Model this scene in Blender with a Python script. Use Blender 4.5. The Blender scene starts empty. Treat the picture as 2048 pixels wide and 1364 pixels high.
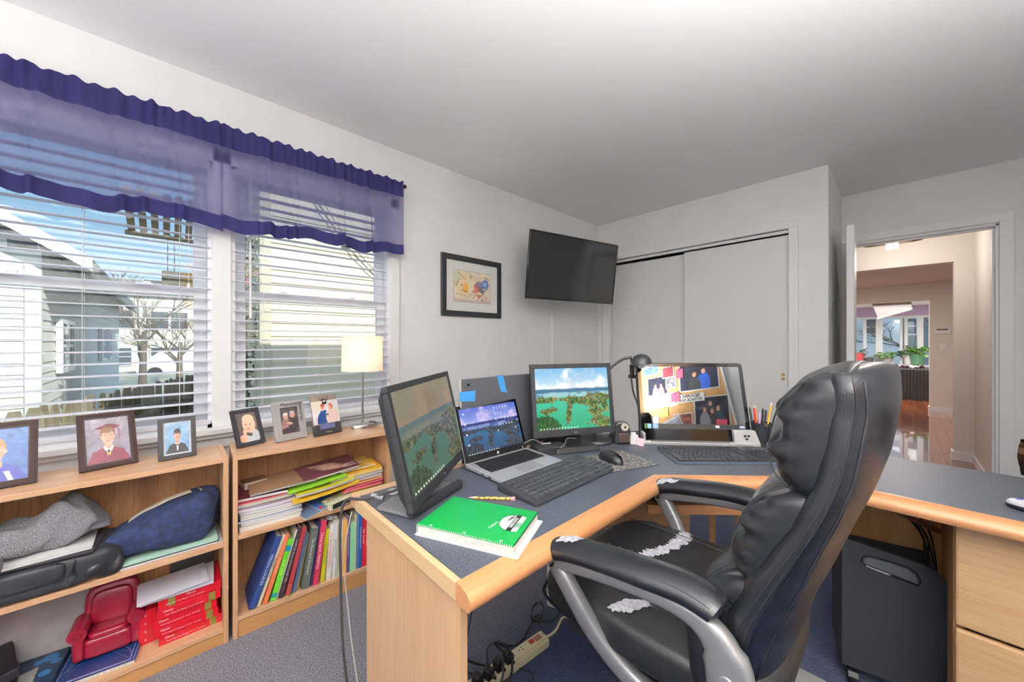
import bpy, bmesh, math, random
import numpy as np
from mathutils import Vector, Matrix

C = bpy.context.scene.collection
SC = bpy.context.scene
PI = math.pi
rad = math.radians
random.seed(7)
RNG = np.random.default_rng(11)

# ------------------------------------------------------------------ camera, world, sun, lights, exposure
cd = bpy.data.cameras.new('camera')
cam = bpy.data.objects.new('camera', cd)
C.objects.link(cam)
cam.location = (0, 0, 1.2)
cam.rotation_euler = (PI/2, 0, rad(46.75))
cd.sensor_fit = 'HORIZONTAL'
cd.sensor_width = 36.0
cd.lens = 730.0/2048.0*36.0
cd.clip_start = 0.03
cd.clip_end = 300
SC.camera = cam
SC.view_settings.view_transform = 'Standard'
SC.view_settings.look = 'None'
SC.view_settings.gamma = 1.0
SC.view_settings.use_curve_mapping = False
SC.view_settings.exposure = 0.56
SC.cycles.use_denoising = True
try:
    SC.cycles.denoiser = 'OPENIMAGEDENOISE'
except Exception:
    pass
SC.cycles.max_bounces = 10
SC.cycles.diffuse_bounces = 6
SC.cycles.glossy_bounces = 4
SC.cycles.transmission_bounces = 6
SC.cycles.transparent_max_bounces = 12
SC.cycles.sample_clamp_indirect = 6.0

W = bpy.data.worlds.new('world')
SC.world = W
W.use_nodes = True
nt = W.node_tree
nt.nodes.clear()
wo = nt.nodes.new('ShaderNodeOutputWorld')
bg = nt.nodes.new('ShaderNodeBackground')
tc = nt.nodes.new('ShaderNodeTexCoord')
sx = nt.nodes.new('ShaderNodeSeparateXYZ')
cr = nt.nodes.new('ShaderNodeValToRGB')
cr.color_ramp.elements[0].position = 0.0
cr.color_ramp.elements[0].color = (.66, .75, .84, 1)
cr.color_ramp.elements[1].position = 0.75
cr.color_ramp.elements[1].color = (.18, .33, .62, 1)
e = cr.color_ramp.elements.new(0.22)
e.color = (.30, .48, .69, 1)
nt.links.new(tc.outputs['Generated'], sx.inputs[0])
nt.links.new(sx.outputs['Z'], cr.inputs[0])
nt.links.new(cr.outputs[0], bg.inputs[0])
nt.links.new(bg.outputs[0], wo.inputs[0])
bg.inputs[1].default_value = 1.0


def light(name, kind, loc, energy, color=(1, 1, 1), size=.1, size_y=None, target=None, rot=None, spot=None):
    l = bpy.data.lights.new(name, kind)
    l.energy = energy
    l.color = color
    if kind == 'AREA':
        l.shape = 'RECTANGLE' if size_y else 'DISK'
        l.size = size
        if size_y:
            l.size_y = size_y
    elif kind == 'SUN':
        l.angle = size
    else:
        l.shadow_soft_size = size
        if spot:
            l.spot_size = spot
            l.spot_blend = .8
    o = bpy.data.objects.new(name, l)
    C.objects.link(o)
    o.location = loc
    if target is not None:
        o.rotation_euler = (Vector(target)-Vector(loc)).to_track_quat('-Z', 'Y').to_euler()
    if rot:
        o.rotation_euler = rot
    return o


light('sun', 'SUN', (20, 10, 14), 3.6, (1.0, .96, .88), .01, target=(20-10, 10-4.5, 14-6.6))
# unseen lamps added behind the camera to brighten the room: a ceiling panel and three uplighters (their bodies are built below)
light('fill_panel_light', 'AREA', (.55, -.95, 2.39), 8, (1.0, .98, .95), .9, .9, rot=(0, 0, 0))
UP = ((.85, .20), (.25, -1.15), (-1.0, -1.60))
for _x, _y, _e in ((UP[0][0], UP[0][1], 430), (UP[1][0], UP[1][1], 210), (UP[2][0], UP[2][1], 60)):
    light('fill_uplight', 'SPOT', (_x, _y, 1.36), _e, (1.0, .98, .96), .12, target=(_x, _y, 3), spot=rad(150))
light('hall_light', 'POINT', (-.03, 5.2, 2.02), 8, (1.0, .93, .84), .12)
light('dining_fill_light', 'AREA', (-.2, 7.6, 2.15), 15, (1.0, .92, .86), 1.0, 1.0, rot=(0, 0, 0))  # unseen area light added to brighten the room beyond the hall
light('living_fill_light', 'AREA', (0, 10.8, 2.0), 80, (1.0, .97, .95), 1.5, 1.5, rot=(0, 0, 0))  # added area light without a fixture, lifts the living room

# ------------------------------------------------------------------ materials
def s2l(c):
    return tuple((x/12.92 if x <= .04045 else ((x+.055)/1.055)**2.4) for x in c)


def rgb(r, g, b):
    return s2l((r/255., g/255., b/255.))+(1.0,)


MATS = {}


def mat(name, col=(200, 200, 200), rough=.6, metal=0.0, spec=.5, bump=0.0, bscale=200., var=0.0, vscale=30.,
        stretch=(1, 1, 1), coat=0.0, emit=0.0, attr=False, alpha=1.0, trans=0.0, col2=None, ramp=(.35, .65), detail=3.0, sheen=0.0):
    if name in MATS:
        return MATS[name]
    m = bpy.data.materials.new(name)
    m.use_nodes = True
    n = m.node_tree.nodes
    L = m.node_tree.links
    p = n['Principled BSDF']
    base = rgb(*col)
    p.inputs['Base Color'].default_value = base
    p.inputs['Roughness'].default_value = rough
    p.inputs['Metallic'].default_value = metal
    p.inputs['Specular IOR Level'].default_value = spec
    p.inputs['Coat Weight'].default_value = coat
    p.inputs['Coat Roughness'].default_value = .08
    if sheen:
        p.inputs['Sheen Weight'].default_value = sheen
    if trans:
        p.inputs['Transmission Weight'].default_value = trans
    t = mp = None
    if var or bump or col2:
        t = n.new('ShaderNodeTexCoord')
        mp = n.new('ShaderNodeMapping')
        mp.inputs['Scale'].default_value = stretch
        L.new(t.outputs['Object'], mp.inputs[0])
    if attr:
        a = n.new('ShaderNodeAttribute')
        a.attribute_name = 'print'
        L.new(a.outputs['Color'], p.inputs['Base Color'])
        if emit:
            L.new(a.outputs['Color'], p.inputs['Emission Color'])
            p.inputs['Emission Strength'].default_value = emit
    elif emit:
        p.inputs['Emission Color'].default_value = base
        p.inputs['Emission Strength'].default_value = emit
    if col2 or var:
        ns = n.new('ShaderNodeTexNoise')
        ns.inputs['Scale'].default_value = vscale
        ns.inputs['Detail'].default_value = detail
        L.new(mp.outputs[0], ns.inputs['Vector'])
        r = n.new('ShaderNodeValToRGB')
        c1 = col2 if col2 else tuple(max(0, c*(1-var)) for c in col)
        c2 = col if col2 else tuple(min(255, c*(1+var)) for c in col)
        r.color_ramp.elements[0].position = ramp[0]
        r.color_ramp.elements[1].position = ramp[1]
        r.color_ramp.elements[0].color = rgb(*c1)
        r.color_ramp.elements[1].color = rgb(*c2)
        L.new(ns.outputs['Fac'], r.inputs[0])
        L.new(r.outputs[0], p.inputs['Base Color'])
    if bump:
        nb = n.new('ShaderNodeTexNoise')
        nb.inputs['Scale'].default_value = bscale
        nb.inputs['Detail'].default_value = 2.0
        L.new(mp.outputs[0], nb.inputs['Vector'])
        b = n.new('ShaderNodeBump')
        b.inputs['Strength'].default_value = bump
        b.inputs['Distance'].default_value = .002
        L.new(nb.outputs['Fac'], b.inputs['Height'])
        L.new(b.outputs[0], p.inputs['Normal'])
    MATS[name] = m
    return m


def wood(name, dark, light_, axis='z', rough=.45, scale=14., rings=True, coat=0.0, contrast=(.3, .72)):
    """wood grain: noise drawn out along one axis, with soft cathedral figure"""
    if name in MATS:
        return MATS[name]
    m = bpy.data.materials.new(name)
    m.use_nodes = True
    n = m.node_tree.nodes
    L = m.node_tree.links
    p = n['Principled BSDF']
    p.inputs['Roughness'].default_value = rough
    p.inputs['Coat Weight'].default_value = coat
    st = {'x': (.06, 1, 1), 'y': (1, .06, 1), 'z': (1, 1, .06)}[axis]
    t = n.new('ShaderNodeTexCoord')
    mp = n.new('ShaderNodeMapping')
    mp.inputs['Scale'].default_value = st
    L.new(t.outputs['Object'], mp.inputs[0])
    a = n.new('ShaderNodeTexNoise')
    a.inputs['Scale'].default_value = scale
    a.inputs['Detail'].default_value = 5
    a.inputs['Distortion'].default_value = .6
    b = n.new('ShaderNodeTexNoise')
    b.inputs['Scale'].default_value = scale*14
    b.inputs['Detail'].default_value = 2
    L.new(mp.outputs[0], a.inputs['Vector'])
    L.new(mp.outputs[0], b.inputs['Vector'])
    mx = n.new('ShaderNodeMath')
    mx.operation = 'MULTIPLY_ADD'
    mx.inputs[1].default_value = .45
    L.new(b.outputs['Fac'], mx.inputs[0])
    m2 = n.new('ShaderNodeMath')
    m2.operation = 'MULTIPLY'
    m2.inputs[1].default_value = .6
    L.new(a.outputs['Fac'], m2.inputs[0])
    L.new(m2.outputs[0], mx.inputs[2])
    r = n.new('ShaderNodeValToRGB')
    r.color_ramp.elements[0].position = contrast[0]
    r.color_ramp.elements[1].position = contrast[1]
    r.color_ramp.elements[0].color = rgb(*dark)
    r.color_ramp.elements[1].color = rgb(*light_)
    L.new(mx.outputs[0], r.inputs[0])
    L.new(r.outputs[0], p.inputs['Base Color'])
    MATS[name] = m
    return m


def fabric_translucent(name, col, amt=.5, transp=0.0, tcol=None):
    m = bpy.data.materials.new(name)
    m.use_nodes = True
    n = m.node_tree.nodes
    L = m.node_tree.links
    n.clear()
    o = n.new('ShaderNodeOutputMaterial')
    d = n.new('ShaderNodeBsdfDiffuse')
    tr = n.new('ShaderNodeBsdfTranslucent')
    tp = n.new('ShaderNodeBsdfTransparent')
    mx = n.new('ShaderNodeMixShader')
    mx2 = n.new('ShaderNodeMixShader')
    t = n.new('ShaderNodeTexCoord')
    wv = n.new('ShaderNodeTexNoise')
    mp = n.new('ShaderNodeMapping')
    mp.inputs['Scale'].default_value = (1, 1, .12)
    wv.inputs['Scale'].default_value = 900
    L.new(t.outputs['Object'], mp.inputs[0])
    L.new(mp.outputs[0], wv.inputs['Vector'])
    r = n.new('ShaderNodeMapRange')
    r.inputs[1].default_value = .3
    r.inputs[2].default_value = .7
    r.inputs[3].default_value = transp*.75
    r.inputs[4].default_value = transp*1.25
    L.new(wv.outputs['Fac'], r.inputs[0])
    d.inputs[0].default_value = rgb(*col)
    tr.inputs[0].default_value = rgb(*(tcol or col))
    mx.inputs[0].default_value = amt
    L.new(d.outputs[0], mx.inputs[1])
    L.new(tr.outputs[0], mx.inputs[2])
    L.new(mx.outputs[0], mx2.inputs[1])
    L.new(tp.outputs[0], mx2.inputs[2])
    L.new(r.outputs[0], mx2.inputs[0])
    L.new(mx2.outputs[0], o.inputs[0])
    MATS[name] = m
    return m


def glass(name, tint=(245, 250, 250), refl=.06):
    """thin window pane: mostly clear with a fixed glossy share"""
    m = bpy.data.materials.new(name)
    m.use_nodes = True
    n = m.node_tree.nodes
    L = m.node_tree.links
    n.clear()
    o = n.new('ShaderNodeOutputMaterial')
    tp = n.new('ShaderNodeBsdfTransparent')
    g = n.new('ShaderNodeBsdfGlossy')
    g.inputs['Roughness'].default_value = .02
    tp.inputs[0].default_value = rgb(*tint)
    mx = n.new('ShaderNodeMixShader')
    mx.inputs[0].default_value = refl
    L.new(tp.outputs[0], mx.inputs[1])
    L.new(g.outputs[0], mx.inputs[2])
    L.new(mx.outputs[0], o.inputs[0])
    MATS[name] = m
    return m


# ------------------------------------------------------------------ object helpers
def link(o, parent=None):
    C.objects.link(o)
    if parent is not None:
        o.parent = parent
    return o


def smooth(me, ang=None):
    me.polygons.foreach_set('use_smooth', [True]*len(me.polygons))
    if ang is not None:
        try:
            me.set_sharp_from_angle(angle=rad(ang))
        except Exception:
            pass


def obj(name, verts, faces, m, parent=None, sm=False, bev=0.0, loc=None, rot=None, ang=40, sub=0, seg=2):
    me = bpy.data.meshes.new(name)
    me.from_pydata([tuple(v) for v in verts], [], [tuple(f) for f in faces])
    me.update()
    if m is not None:
        me.materials.append(m)
    o = bpy.data.objects.new(name, me)
    link(o, parent)
    if sm:
        smooth(me, ang)
    if bev > 0:
        b = o.modifiers.new('bevel', 'BEVEL')
        b.width = bev
        b.segments = seg
        b.limit_method = 'ANGLE'
        b.angle_limit = rad(35)
    if sub:
        s = o.modifiers.new('sub', 'SUBSURF')
        s.levels = sub
        s.render_levels = sub
    if loc is not None:
        o.location = loc
    if rot is not None:
        o.rotation_euler = rot
    return o


def prop(o, label=None, cat=None, group=None, kind=None):
    if label:
        o['label'] = label
    if cat:
        o['category'] = cat
    if group:
        o['group'] = group
    if kind:
        o['kind'] = kind
    return o


def thing(name, label, cat, loc=(0, 0, 0), rotz=0.0, group=None, rot=None):
    o = bpy.data.objects.new(name, None)
    o.empty_display_size = .05
    C.objects.link(o)
    o.location = loc
    o.rotation_euler = rot if rot else (0, 0, rotz)
    return prop(o, label, cat, group)


class MB:
    """collects shapes into one mesh"""
    def __init__(s):
        s.v = []
        s.f = []

    def add(s, vs, fs):
        k = len(s.v)
        s.v += [tuple(v) for v in vs]
        s.f += [tuple(i+k for i in f) for f in fs]
        return s

    def box(s, a, b, rz=0, piv=None):
        x0, y0, z0 = a
        x1, y1, z1 = b
        vs = [(x0, y0, z0), (x1, y0, z0), (x1, y1, z0), (x0, y1, z0), (x0, y0, z1), (x1, y0, z1), (x1, y1, z1), (x0, y1, z1)]
        if rz:
            c, sn = math.cos(rz), math.sin(rz)
            px, py = piv if piv else ((x0+x1)/2, (y0+y1)/2)
            vs = [(px+(x-px)*c-(y-py)*sn, py+(x-px)*sn+(y-py)*c, z) for x, y, z in vs]
        return s.add(vs, [(0, 3, 2, 1), (4, 5, 6, 7), (0, 1, 5, 4), (1, 2, 6, 5), (2, 3, 7, 6), (3, 0, 4, 7)])

    def prism(s, pts, z0, z1):
        n = len(pts)
        vs = [(x, y, z0) for x, y in pts]+[(x, y, z1) for x, y in pts]
        fs = [tuple(range(n-1, -1, -1)), tuple(range(n, 2*n))]
        fs += [(i, (i+1) % n, n+(i+1) % n, n+i) for i in range(n)]
        return s.add(vs, fs)

    def cyl(s, c, r, h, n=20, r2=None, axis='z'):
        r2 = r if r2 is None else r2
        vs = []
        for k, rr in ((0, r), (1, r2)):
            for i in range(n):
                a = 2*PI*i/n
                p = (rr*math.cos(a), rr*math.sin(a), h*k)
                if axis == 'x':
                    p = (p[2], p[0], p[1])
                elif axis == 'y':
                    p = (p[0], p[2], p[1])
                vs.append((c[0]+p[0], c[1]+p[1], c[2]+p[2]))
        fs = [tuple(range(n-1, -1, -1)), tuple(range(n, 2*n))]+[(i, (i+1) % n, n+(i+1) % n, n+i) for i in range(n)]
        return s.add(vs, fs)

    def tube(s, path, r, n=8, closed=False, ry=None, up=(0, 0, 1), flat=False):
        """tube along path; r number or list; ry second radius (elliptic / flat section)"""
        P = [Vector(p) for p in path]
        m = len(P)
        R1 = r if isinstance(r, (list, tuple)) else [r]*m
        R2 = ry if isinstance(ry, (list, tuple)) else ([ry]*m if ry else R1)
        vs = []
        prev = None
        for i in range(m):
            if closed:
                t = P[(i+1) % m]-P[i-1]
            else:
                t = P[min(i+1, m-1)]-P[max(i-1, 0)]
            t.normalize()
            u = Vector(up) if prev is None else prev
            if abs(u.dot(t)) > .97:
                u = Vector((1, 0, 0)) if abs(t.x) < .8 else Vector((0, 1, 0))
            a = (u-t*u.dot(t)).normalized()
            if ry is None:
                prev = a
            b = t.cross(a)
            for k in range(n):
                th = 2*PI*k/n
                ca, sa = math.cos(th), math.sin(th)
                if flat:
                    e_ = .45
                    ca = math.copysign(abs(ca)**e_, ca)
                    sa = math.copysign(abs(sa)**e_, sa)
                vs.append(P[i]+a*(R1[i]*ca)+b*(R2[i]*sa))
        fs = []
        for i in range(m if closed else m-1):
            j = (i+1) % m
            for k in range(n):
                l = (k+1) % n
                fs.append((i*n+k, i*n+l, j*n+l, j*n+k))
        if not closed:
            fs.append(tuple(range(n-1, -1, -1)))
            fs.append(tuple((m-1)*n+k for k in range(n)))
        return s.add(vs, fs)

    def lathe(s, prof, c=(0, 0, 0), n=28, sx=1.0, sy=1.0):
        vs = []
        for r, z in prof:
            for i in range(n):
                a = 2*PI*i/n
                vs.append((c[0]+r*sx*math.cos(a), c[1]+r*sy*math.sin(a), c[2]+z))
        fs = []
        for j in range(len(prof)-1):
            for i in range(n):
                k = (i+1) % n
                fs.append((j*n+i, j*n+k, (j+1)*n+k, (j+1)*n+i))
        if prof[0][0] > 1e-6:
            fs.append(tuple(range(n-1, -1, -1)))
        if prof[-1][0] > 1e-6:
            fs.append(tuple((len(prof)-1)*n+i for i in range(n)))
        return s.add(vs, fs)

    def grid(s, nx, ny, fn, thick=0.0):
        """surface fn(u,v)->xyz"""
        vs = [fn(i/(nx-1), j/(ny-1)) for j in range(ny) for i in range(nx)]
        fs = [(j*nx+i, j*nx+i+1, (j+1)*nx+i+1, (j+1)*nx+i) for j in range(ny-1) for i in range(nx-1)]
        return s.add(vs, fs)

    def go(s, name, m, parent=None, **k):
        return obj(name, s.v, s.f, m, parent, **k)


def box(name, a, b, m, parent=None, bev=0.0, **k):
    return MB().box(a, b).go(name, m, parent, bev=bev, **k)


def spline(pts, n=6, closed=False):
    """Catmull-Rom through pts"""
    P = [Vector(p) for p in pts]
    m = len(P)
    out = []
    rng = range(m) if closed else range(m-1)
    for i in rng:
        p0 = P[(i-1) % m] if (closed or i > 0) else P[0]*2-P[1]
        p1 = P[i]
        p2 = P[(i+1) % m]
        p3 = P[(i+2) % m] if (closed or i < m-2) else P[-1]*2-P[-2]
        for k in range(n):
            t = k/n
            out.append(.5*((2*p1)+(-p0+p2)*t+(2*p0-5*p1+4*p2-p3)*t*t+(-p0+3*p1-3*p2+p3)*t**3))
    if not closed:
        out.append(P[-1])
    return out


def cable(name, pts, r, m, parent=None, n=6, k=6):
    return MB().tube(spline(pts, k), r, n).go(name, m, parent, sm=True)


def copy_tree(o, parent=None):
    c = o.copy()
    C.objects.link(c)
    c.parent = parent
    for ch in list(o.children):
        copy_tree(ch, c)
    return c


def text(name, s, size, m, parent, loc, rot, ext=.0003, align='CENTER', sx=1.0, bold=False):
    cu = bpy.data.curves.new(name, 'FONT')
    cu.body = s
    cu.size = size
    cu.extrude = ext
    cu.resolution_u = 2
    cu.align_x = align
    cu.align_y = 'CENTER'
    if bold:
        cu.offset = size*.02
    t = bpy.data.objects.new(name+'_tmp', cu)
    C.objects.link(t)
    dg = bpy.context.evaluated_depsgraph_get()
    me = bpy.data.meshes.new_from_object(t.evaluated_get(dg))
    bpy.data.objects.remove(t)
    me.materials.clear()
    me.materials.append(m)
    me.name = name
    o = bpy.data.objects.new(name, me)
    link(o, parent)
    o.location = loc
    o.rotation_euler = rot
    o.scale = (sx, 1, 1)
    return o


# ---- flat printed pictures: a grid of coloured points (no image files)
class Canvas:
    def __init__(s, w, h, col=(255, 255, 255)):
        s.w, s.h = w, h
        s.a = np.ones((h, w, 3))*np.array(col)/255.
        s.y, s.x = np.mgrid[0:h, 0:w]
        s.x = (s.x+.5)/w
        s.y = (s.y+.5)/h

    def put(s, mask, col, al=1.0):
        c = np.array(col)/255.
        mk = (mask.astype(float)*al)[..., None]
        s.a = s.a*(1-mk)+c*mk
        return s

    def ell(s, cx, cy, rx, ry, col, rot=0.0, al=1.0):
        asp = s.h/s.w
        dx = s.x-cx
        dy = (s.y-cy)*asp
        c, sn = math.cos(rot), math.sin(rot)
        X = dx*c+dy*sn
        Y = -dx*sn+dy*c
        return s.put((X/rx)**2+(Y/(ry*asp))**2 < 1, col, al)

    def rect(s, x0, y0, x1, y1, col, al=1.0):
        return s.put((s.x >= x0) & (s.x < x1) & (s.y >= y0) & (s.y < y1), col, al)

    def poly(s, pts, col, al=1.0):
        ins = np.zeros(s.x.shape, bool)
        n = len(pts)
        for i in range(n):
            x1, y1 = pts[i]
            x2, y2 = pts[(i+1) % n]
            if y1 == y2:
                continue
            cnd = ((y1 > s.y) != (y2 > s.y)) & (s.x < (x2-x1)*(s.y-y1)/(y2-y1)+x1)
            ins ^= cnd
        return s.put(ins, col, al)

    def line(s, x1, y1, x2, y2, w, col, al=1.0):
        asp = s.h/s.w
        dx, dy = x2-x1, (y2-y1)*asp
        L2 = dx*dx+dy*dy+1e-12
        px, py = s.x-x1, (s.y-y1)*asp
        t = np.clip((px*dx+py*dy)/L2, 0, 1)
        d = np.hypot(px-t*dx, py-t*dy)
        return s.put(d < w, col, al)

    def grad(s, c0, c1, y0=0., y1=1.):
        t = np.clip((s.y-y0)/(y1-y0), 0, 1)[..., None]
        msk = ((s.y >= y0) & (s.y <= y1))[..., None]
        g = np.array(c0)/255.*(1-t)+np.array(c1)/255.*t
        s.a = np.where(msk, g, s.a)
        return s

    def noise(s, sc, seed=0, octs=3):
        r = np.random.default_rng(seed)
        out = np.zeros(s.x.shape)
        amp = 1.
        tot = 0
        for o in range(octs):
            k = int(sc*2**o)+2
            ky = max(3, int(k*s.h/s.w)+2)
            g = r.random((ky, k))
            fx = s.x*(k-1.001)
            fy = s.y*(ky-1.001)
            ix = fx.astype(int)
            iy = fy.astype(int)
            tx = fx-ix
            ty = fy-iy
            tx = tx*tx*(3-2*tx)
            ty = ty*ty*(3-2*ty)
            v = (g[iy, ix]*(1-tx)+g[iy, ix+1]*tx)*(1-ty)+(g[iy+1, ix]*(1-tx)+g[iy+1, ix+1]*tx)*ty
            out += v*amp
            tot += amp
            amp *= .55
        return out/tot

    def mottle(s, amt, sc=6, seed=1):
        s.a = np.clip(s.a*(1+(s.noise(sc, seed)-.5)[..., None]*2*amt), 0, 1)
        return s


def printed(name, cv, w, h, m, parent=None, loc=(0, 0, 0), rot=(0, 0, 0), label=None, curve=None):
    """flat print: lies in local XZ plane, width along +x from 0..w, height +z, faces -y"""
    nx, ny = cv.w, cv.h
    xs = (np.arange(nx)/(nx-1))*w
    zs = h-(np.arange(ny)/(ny-1))*h
    X, Z = np.meshgrid(xs, zs)
    co = np.zeros((ny*nx, 3))
    co[:, 0] = X.ravel()
    co[:, 2] = Z.ravel()
    me = bpy.data.meshes.new(name)
    i, j = np.meshgrid(np.arange(nx-1), np.arange(ny-1))
    q = np.stack([j*nx+i, (j+1)*nx+i, (j+1)*nx+i+1, j*nx+i+1], -1).reshape(-1, 4)
    me.vertices.add(nx*ny)
    me.vertices.foreach_set('co', co.ravel())
    me.loops.add(q.size)
    me.loops.foreach_set('vertex_index', q.ravel())
    me.polygons.add(len(q))
    me.polygons.foreach_set('loop_start', np.arange(len(q))*4)
    me.polygons.foreach_set('loop_total', np.full(len(q), 4))
    me.update(calc_edges=True)
    at = me.color_attributes.new('print', 'FLOAT_COLOR', 'POINT')
    a = np.clip(cv.a, 0, 1)
    lin = np.where(a <= .04045, a/12.92, ((a+.055)/1.055)**2.4)
    out = np.ones((nx*ny, 4), np.float32)
    out[:, :3] = lin.reshape(-1, 3)
    at.data.foreach_set('color', out.ravel())
    me.materials.append(m)
    o = bpy.data.objects.new(name, me)
    link(o, parent)
    o.location = loc
    o.rotation_euler = rot
    if label:
        o['label'] = label
    return o
# ------------------------------------------------------------------ shared materials
WALLW = mat('wall_paint', (234, 234, 233), .75, var=.012, vscale=3, bump=.05, bscale=350)
CEILW = mat('ceiling_paint', (249, 249, 249), .85, bump=.06, bscale=250)
TRIMW = mat('white_trim_paint', (236, 236, 236), .38)
DOORW = mat('door_paint', (228, 228, 226), .5)
WINW = mat('white_vinyl', (238, 240, 244), .35)
def slat_mat():
    m = fabric_translucent('blind_slat_white', (246, 246, 250), .38, 0)
    return m


SLAT = slat_mat()
CORD = mat('blind_cord', (225, 222, 214), .7)
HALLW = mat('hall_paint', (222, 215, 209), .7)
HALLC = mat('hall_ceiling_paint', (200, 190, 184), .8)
BLACKM = mat('black_metal', (22, 22, 24), .4, metal=.6)
BLK = mat('black_plastic', (26, 27, 30), .38)
BLKM = mat('matte_black_plastic', (34, 36, 40), .6)
BLKG = mat('gloss_black_plastic', (10, 11, 13), .08, coat=.5)
CHROME = mat('chrome', (215, 215, 215), .12, metal=1.0)
STEEL = mat('brushed_steel', (190, 186, 180), .3, metal=1.0)
BRASS = mat('brass', (196, 172, 110), .3, metal=1.0)
WHITEP = mat('white_plastic', (232, 232, 230), .4)
PAPER = mat('paper', (238, 238, 236), .8)
PRINT = mat('printed_picture', rough=.35, attr=True)
PRINTM = mat('printed_matte', rough=.7, attr=True)
FOAM = mat('torn_backing', (176, 176, 184), .95, var=.1, vscale=120)


def struct(name, mb, m, label=None, **k):
    o = mb.go(name, m, None, **k)
    o['kind'] = 'structure'
    if label:
        o['label'] = label
    return o


def sgroup(name, label, loc=(0, 0, 0)):
    o = bpy.data.objects.new(name, None)
    C.objects.link(o)
    o.location = loc
    o['kind'] = 'structure'
    o['label'] = label
    return o


# carpet: navy pile, window light painted in as grey towards the window side
def carpet_mat():
    m = bpy.data.materials.new('carpet_pile')
    m.use_nodes = True
    n = m.node_tree.nodes
    L = m.node_tree.links
    p = n['Principled BSDF']
    p.inputs['Roughness'].default_value = 1.0
    p.inputs['Specular IOR Level'].default_value = .1
    p.inputs['Sheen Weight'].default_value = .25
    t = n.new('ShaderNodeTexCoord')
    a = n.new('ShaderNodeTexNoise')
    a.inputs['Scale'].default_value = 230
    a.inputs['Detail'].default_value = 3
    L.new(t.outputs['Object'], a.inputs['Vector'])
    big = n.new('ShaderNodeTexNoise')
    big.inputs['Scale'].default_value = 2.4
    big.inputs['Detail'].default_value = 4
    L.new(t.outputs['Object'], big.inputs['Vector'])
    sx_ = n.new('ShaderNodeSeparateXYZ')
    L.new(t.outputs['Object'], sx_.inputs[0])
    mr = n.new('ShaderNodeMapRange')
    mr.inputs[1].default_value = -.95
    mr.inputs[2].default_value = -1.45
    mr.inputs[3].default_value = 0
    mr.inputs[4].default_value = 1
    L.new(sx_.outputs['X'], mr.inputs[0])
    ad = n.new('ShaderNodeMath')
    ad.operation = 'MULTIPLY_ADD'
    ad.inputs[1].default_value = .9
    L.new(big.outputs['Fac'], ad.inputs[0])
    L.new(mr.outputs[0], ad.inputs[2])
    m2 = n.new('ShaderNodeMapRange')
    m2.inputs[1].default_value = .42
    m2.inputs[2].default_value = 1.35
    L.new(ad.outputs[0], m2.inputs[0])
    r1 = n.new('ShaderNodeValToRGB')
    r1.color_ramp.elements[0].position = .38
    r1.color_ramp.elements[1].position = .62
    r1.color_ramp.elements[0].color = rgb(11, 25, 55)
    r1.color_ramp.elements[1].color = rgb(34, 58, 104)
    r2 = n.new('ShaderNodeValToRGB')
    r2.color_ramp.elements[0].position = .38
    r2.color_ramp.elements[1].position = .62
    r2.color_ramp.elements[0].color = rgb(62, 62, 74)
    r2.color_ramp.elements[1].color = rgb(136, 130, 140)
    L.new(a.outputs['Fac'], r1.inputs[0])
    L.new(a.outputs['Fac'], r2.inputs[0])
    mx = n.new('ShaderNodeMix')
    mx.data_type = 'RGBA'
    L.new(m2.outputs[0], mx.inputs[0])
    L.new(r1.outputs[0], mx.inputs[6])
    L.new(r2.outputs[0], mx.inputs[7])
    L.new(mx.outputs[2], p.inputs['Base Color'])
    b = n.new('ShaderNodeBump')
    b.inputs['Strength'].default_value = .9
    b.inputs['Distance'].default_value = .006
    L.new(a.outputs['Fac'], b.inputs['Height'])
    L.new(b.outputs[0], p.inputs['Normal'])
    return m


# ------------------------------------------------------------------ room shell
struct('floor', MB().box((-2.40, -2.15, -.06), (1.45, 4.34, 0)), carpet_mat(), 'navy carpet of the study, with window light painted in as grey towards the windows')
struct('ceiling', MB().box((-2.37, -2.15, 2.44), (1.45, 4.36, 2.62)), CEILW, 'plain white ceiling of the study')
wl = MB()
X0, X1 = -2.37, -2.238
ZB, ZT = .79, 2.05
W1 = (-.66, .150)
W2 = (.222, 1.030)
wl.box((X0, -2.15, -.06), (X1, W1[0], 2.44)).box((X0, W1[0], -.06), (X1, W1[1], ZB)).box((X0, W1[0], ZT), (X1, W1[1], 2.44))
wl.box((X0, W1[1], -.06), (X1, W2[0], 2.44)).box((X0, W2[0], -.06), (X1, W2[1], ZB)).box((X0, W2[0], ZT), (X1, W2[1], 2.44))
wl.box((X0, W2[1], -.06), (X1, 4.34, 2.44))
struct('wall_left', wl, WALLW, 'white wall with the two blind-covered windows')
wb = MB()
CY = 3.375
wb.box((-2.238, CY, 2.04), (-.345, CY+.10, 2.44)).box((-.569, CY, 0), (-.345, CY+.10, 2.04)).box((-2.238, CY, 0), (-2.10, CY+.10, 2.04))
struct('wall_back', wb, WALLW, 'white wall around the sliding closet doors')
struct('wall_closet_return', MB().box((-.445, CY+.10, 0), (-.345, 4.22, 2.44)), WALLW, 'short white wall between closet and doorway')
struct('wall_closet_inner', MB().box((-2.238, 4.16, 0), (-.445, 4.22, 2.44)), WALLW, 'inner back of the closet')
wd = MB()
DX0, DX1, DZ = -.295, .473, 2.022
wd.box((-2.37, 4.22, 0), (DX0, 4.34, 2.44)).box((DX1, 4.22, 0), (1.45, 4.34, 2.44)).box((DX0, 4.22, DZ), (DX1, 4.34, 2.44))
struct('wall_doorway', wd, WALLW, 'white wall with the open doorway to the hall')
struct('wall_right', MB().box((1.30, -2.15, 0), (1.45, 4.22, 2.44)), WALLW, 'white wall to the right behind the camera')
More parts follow.
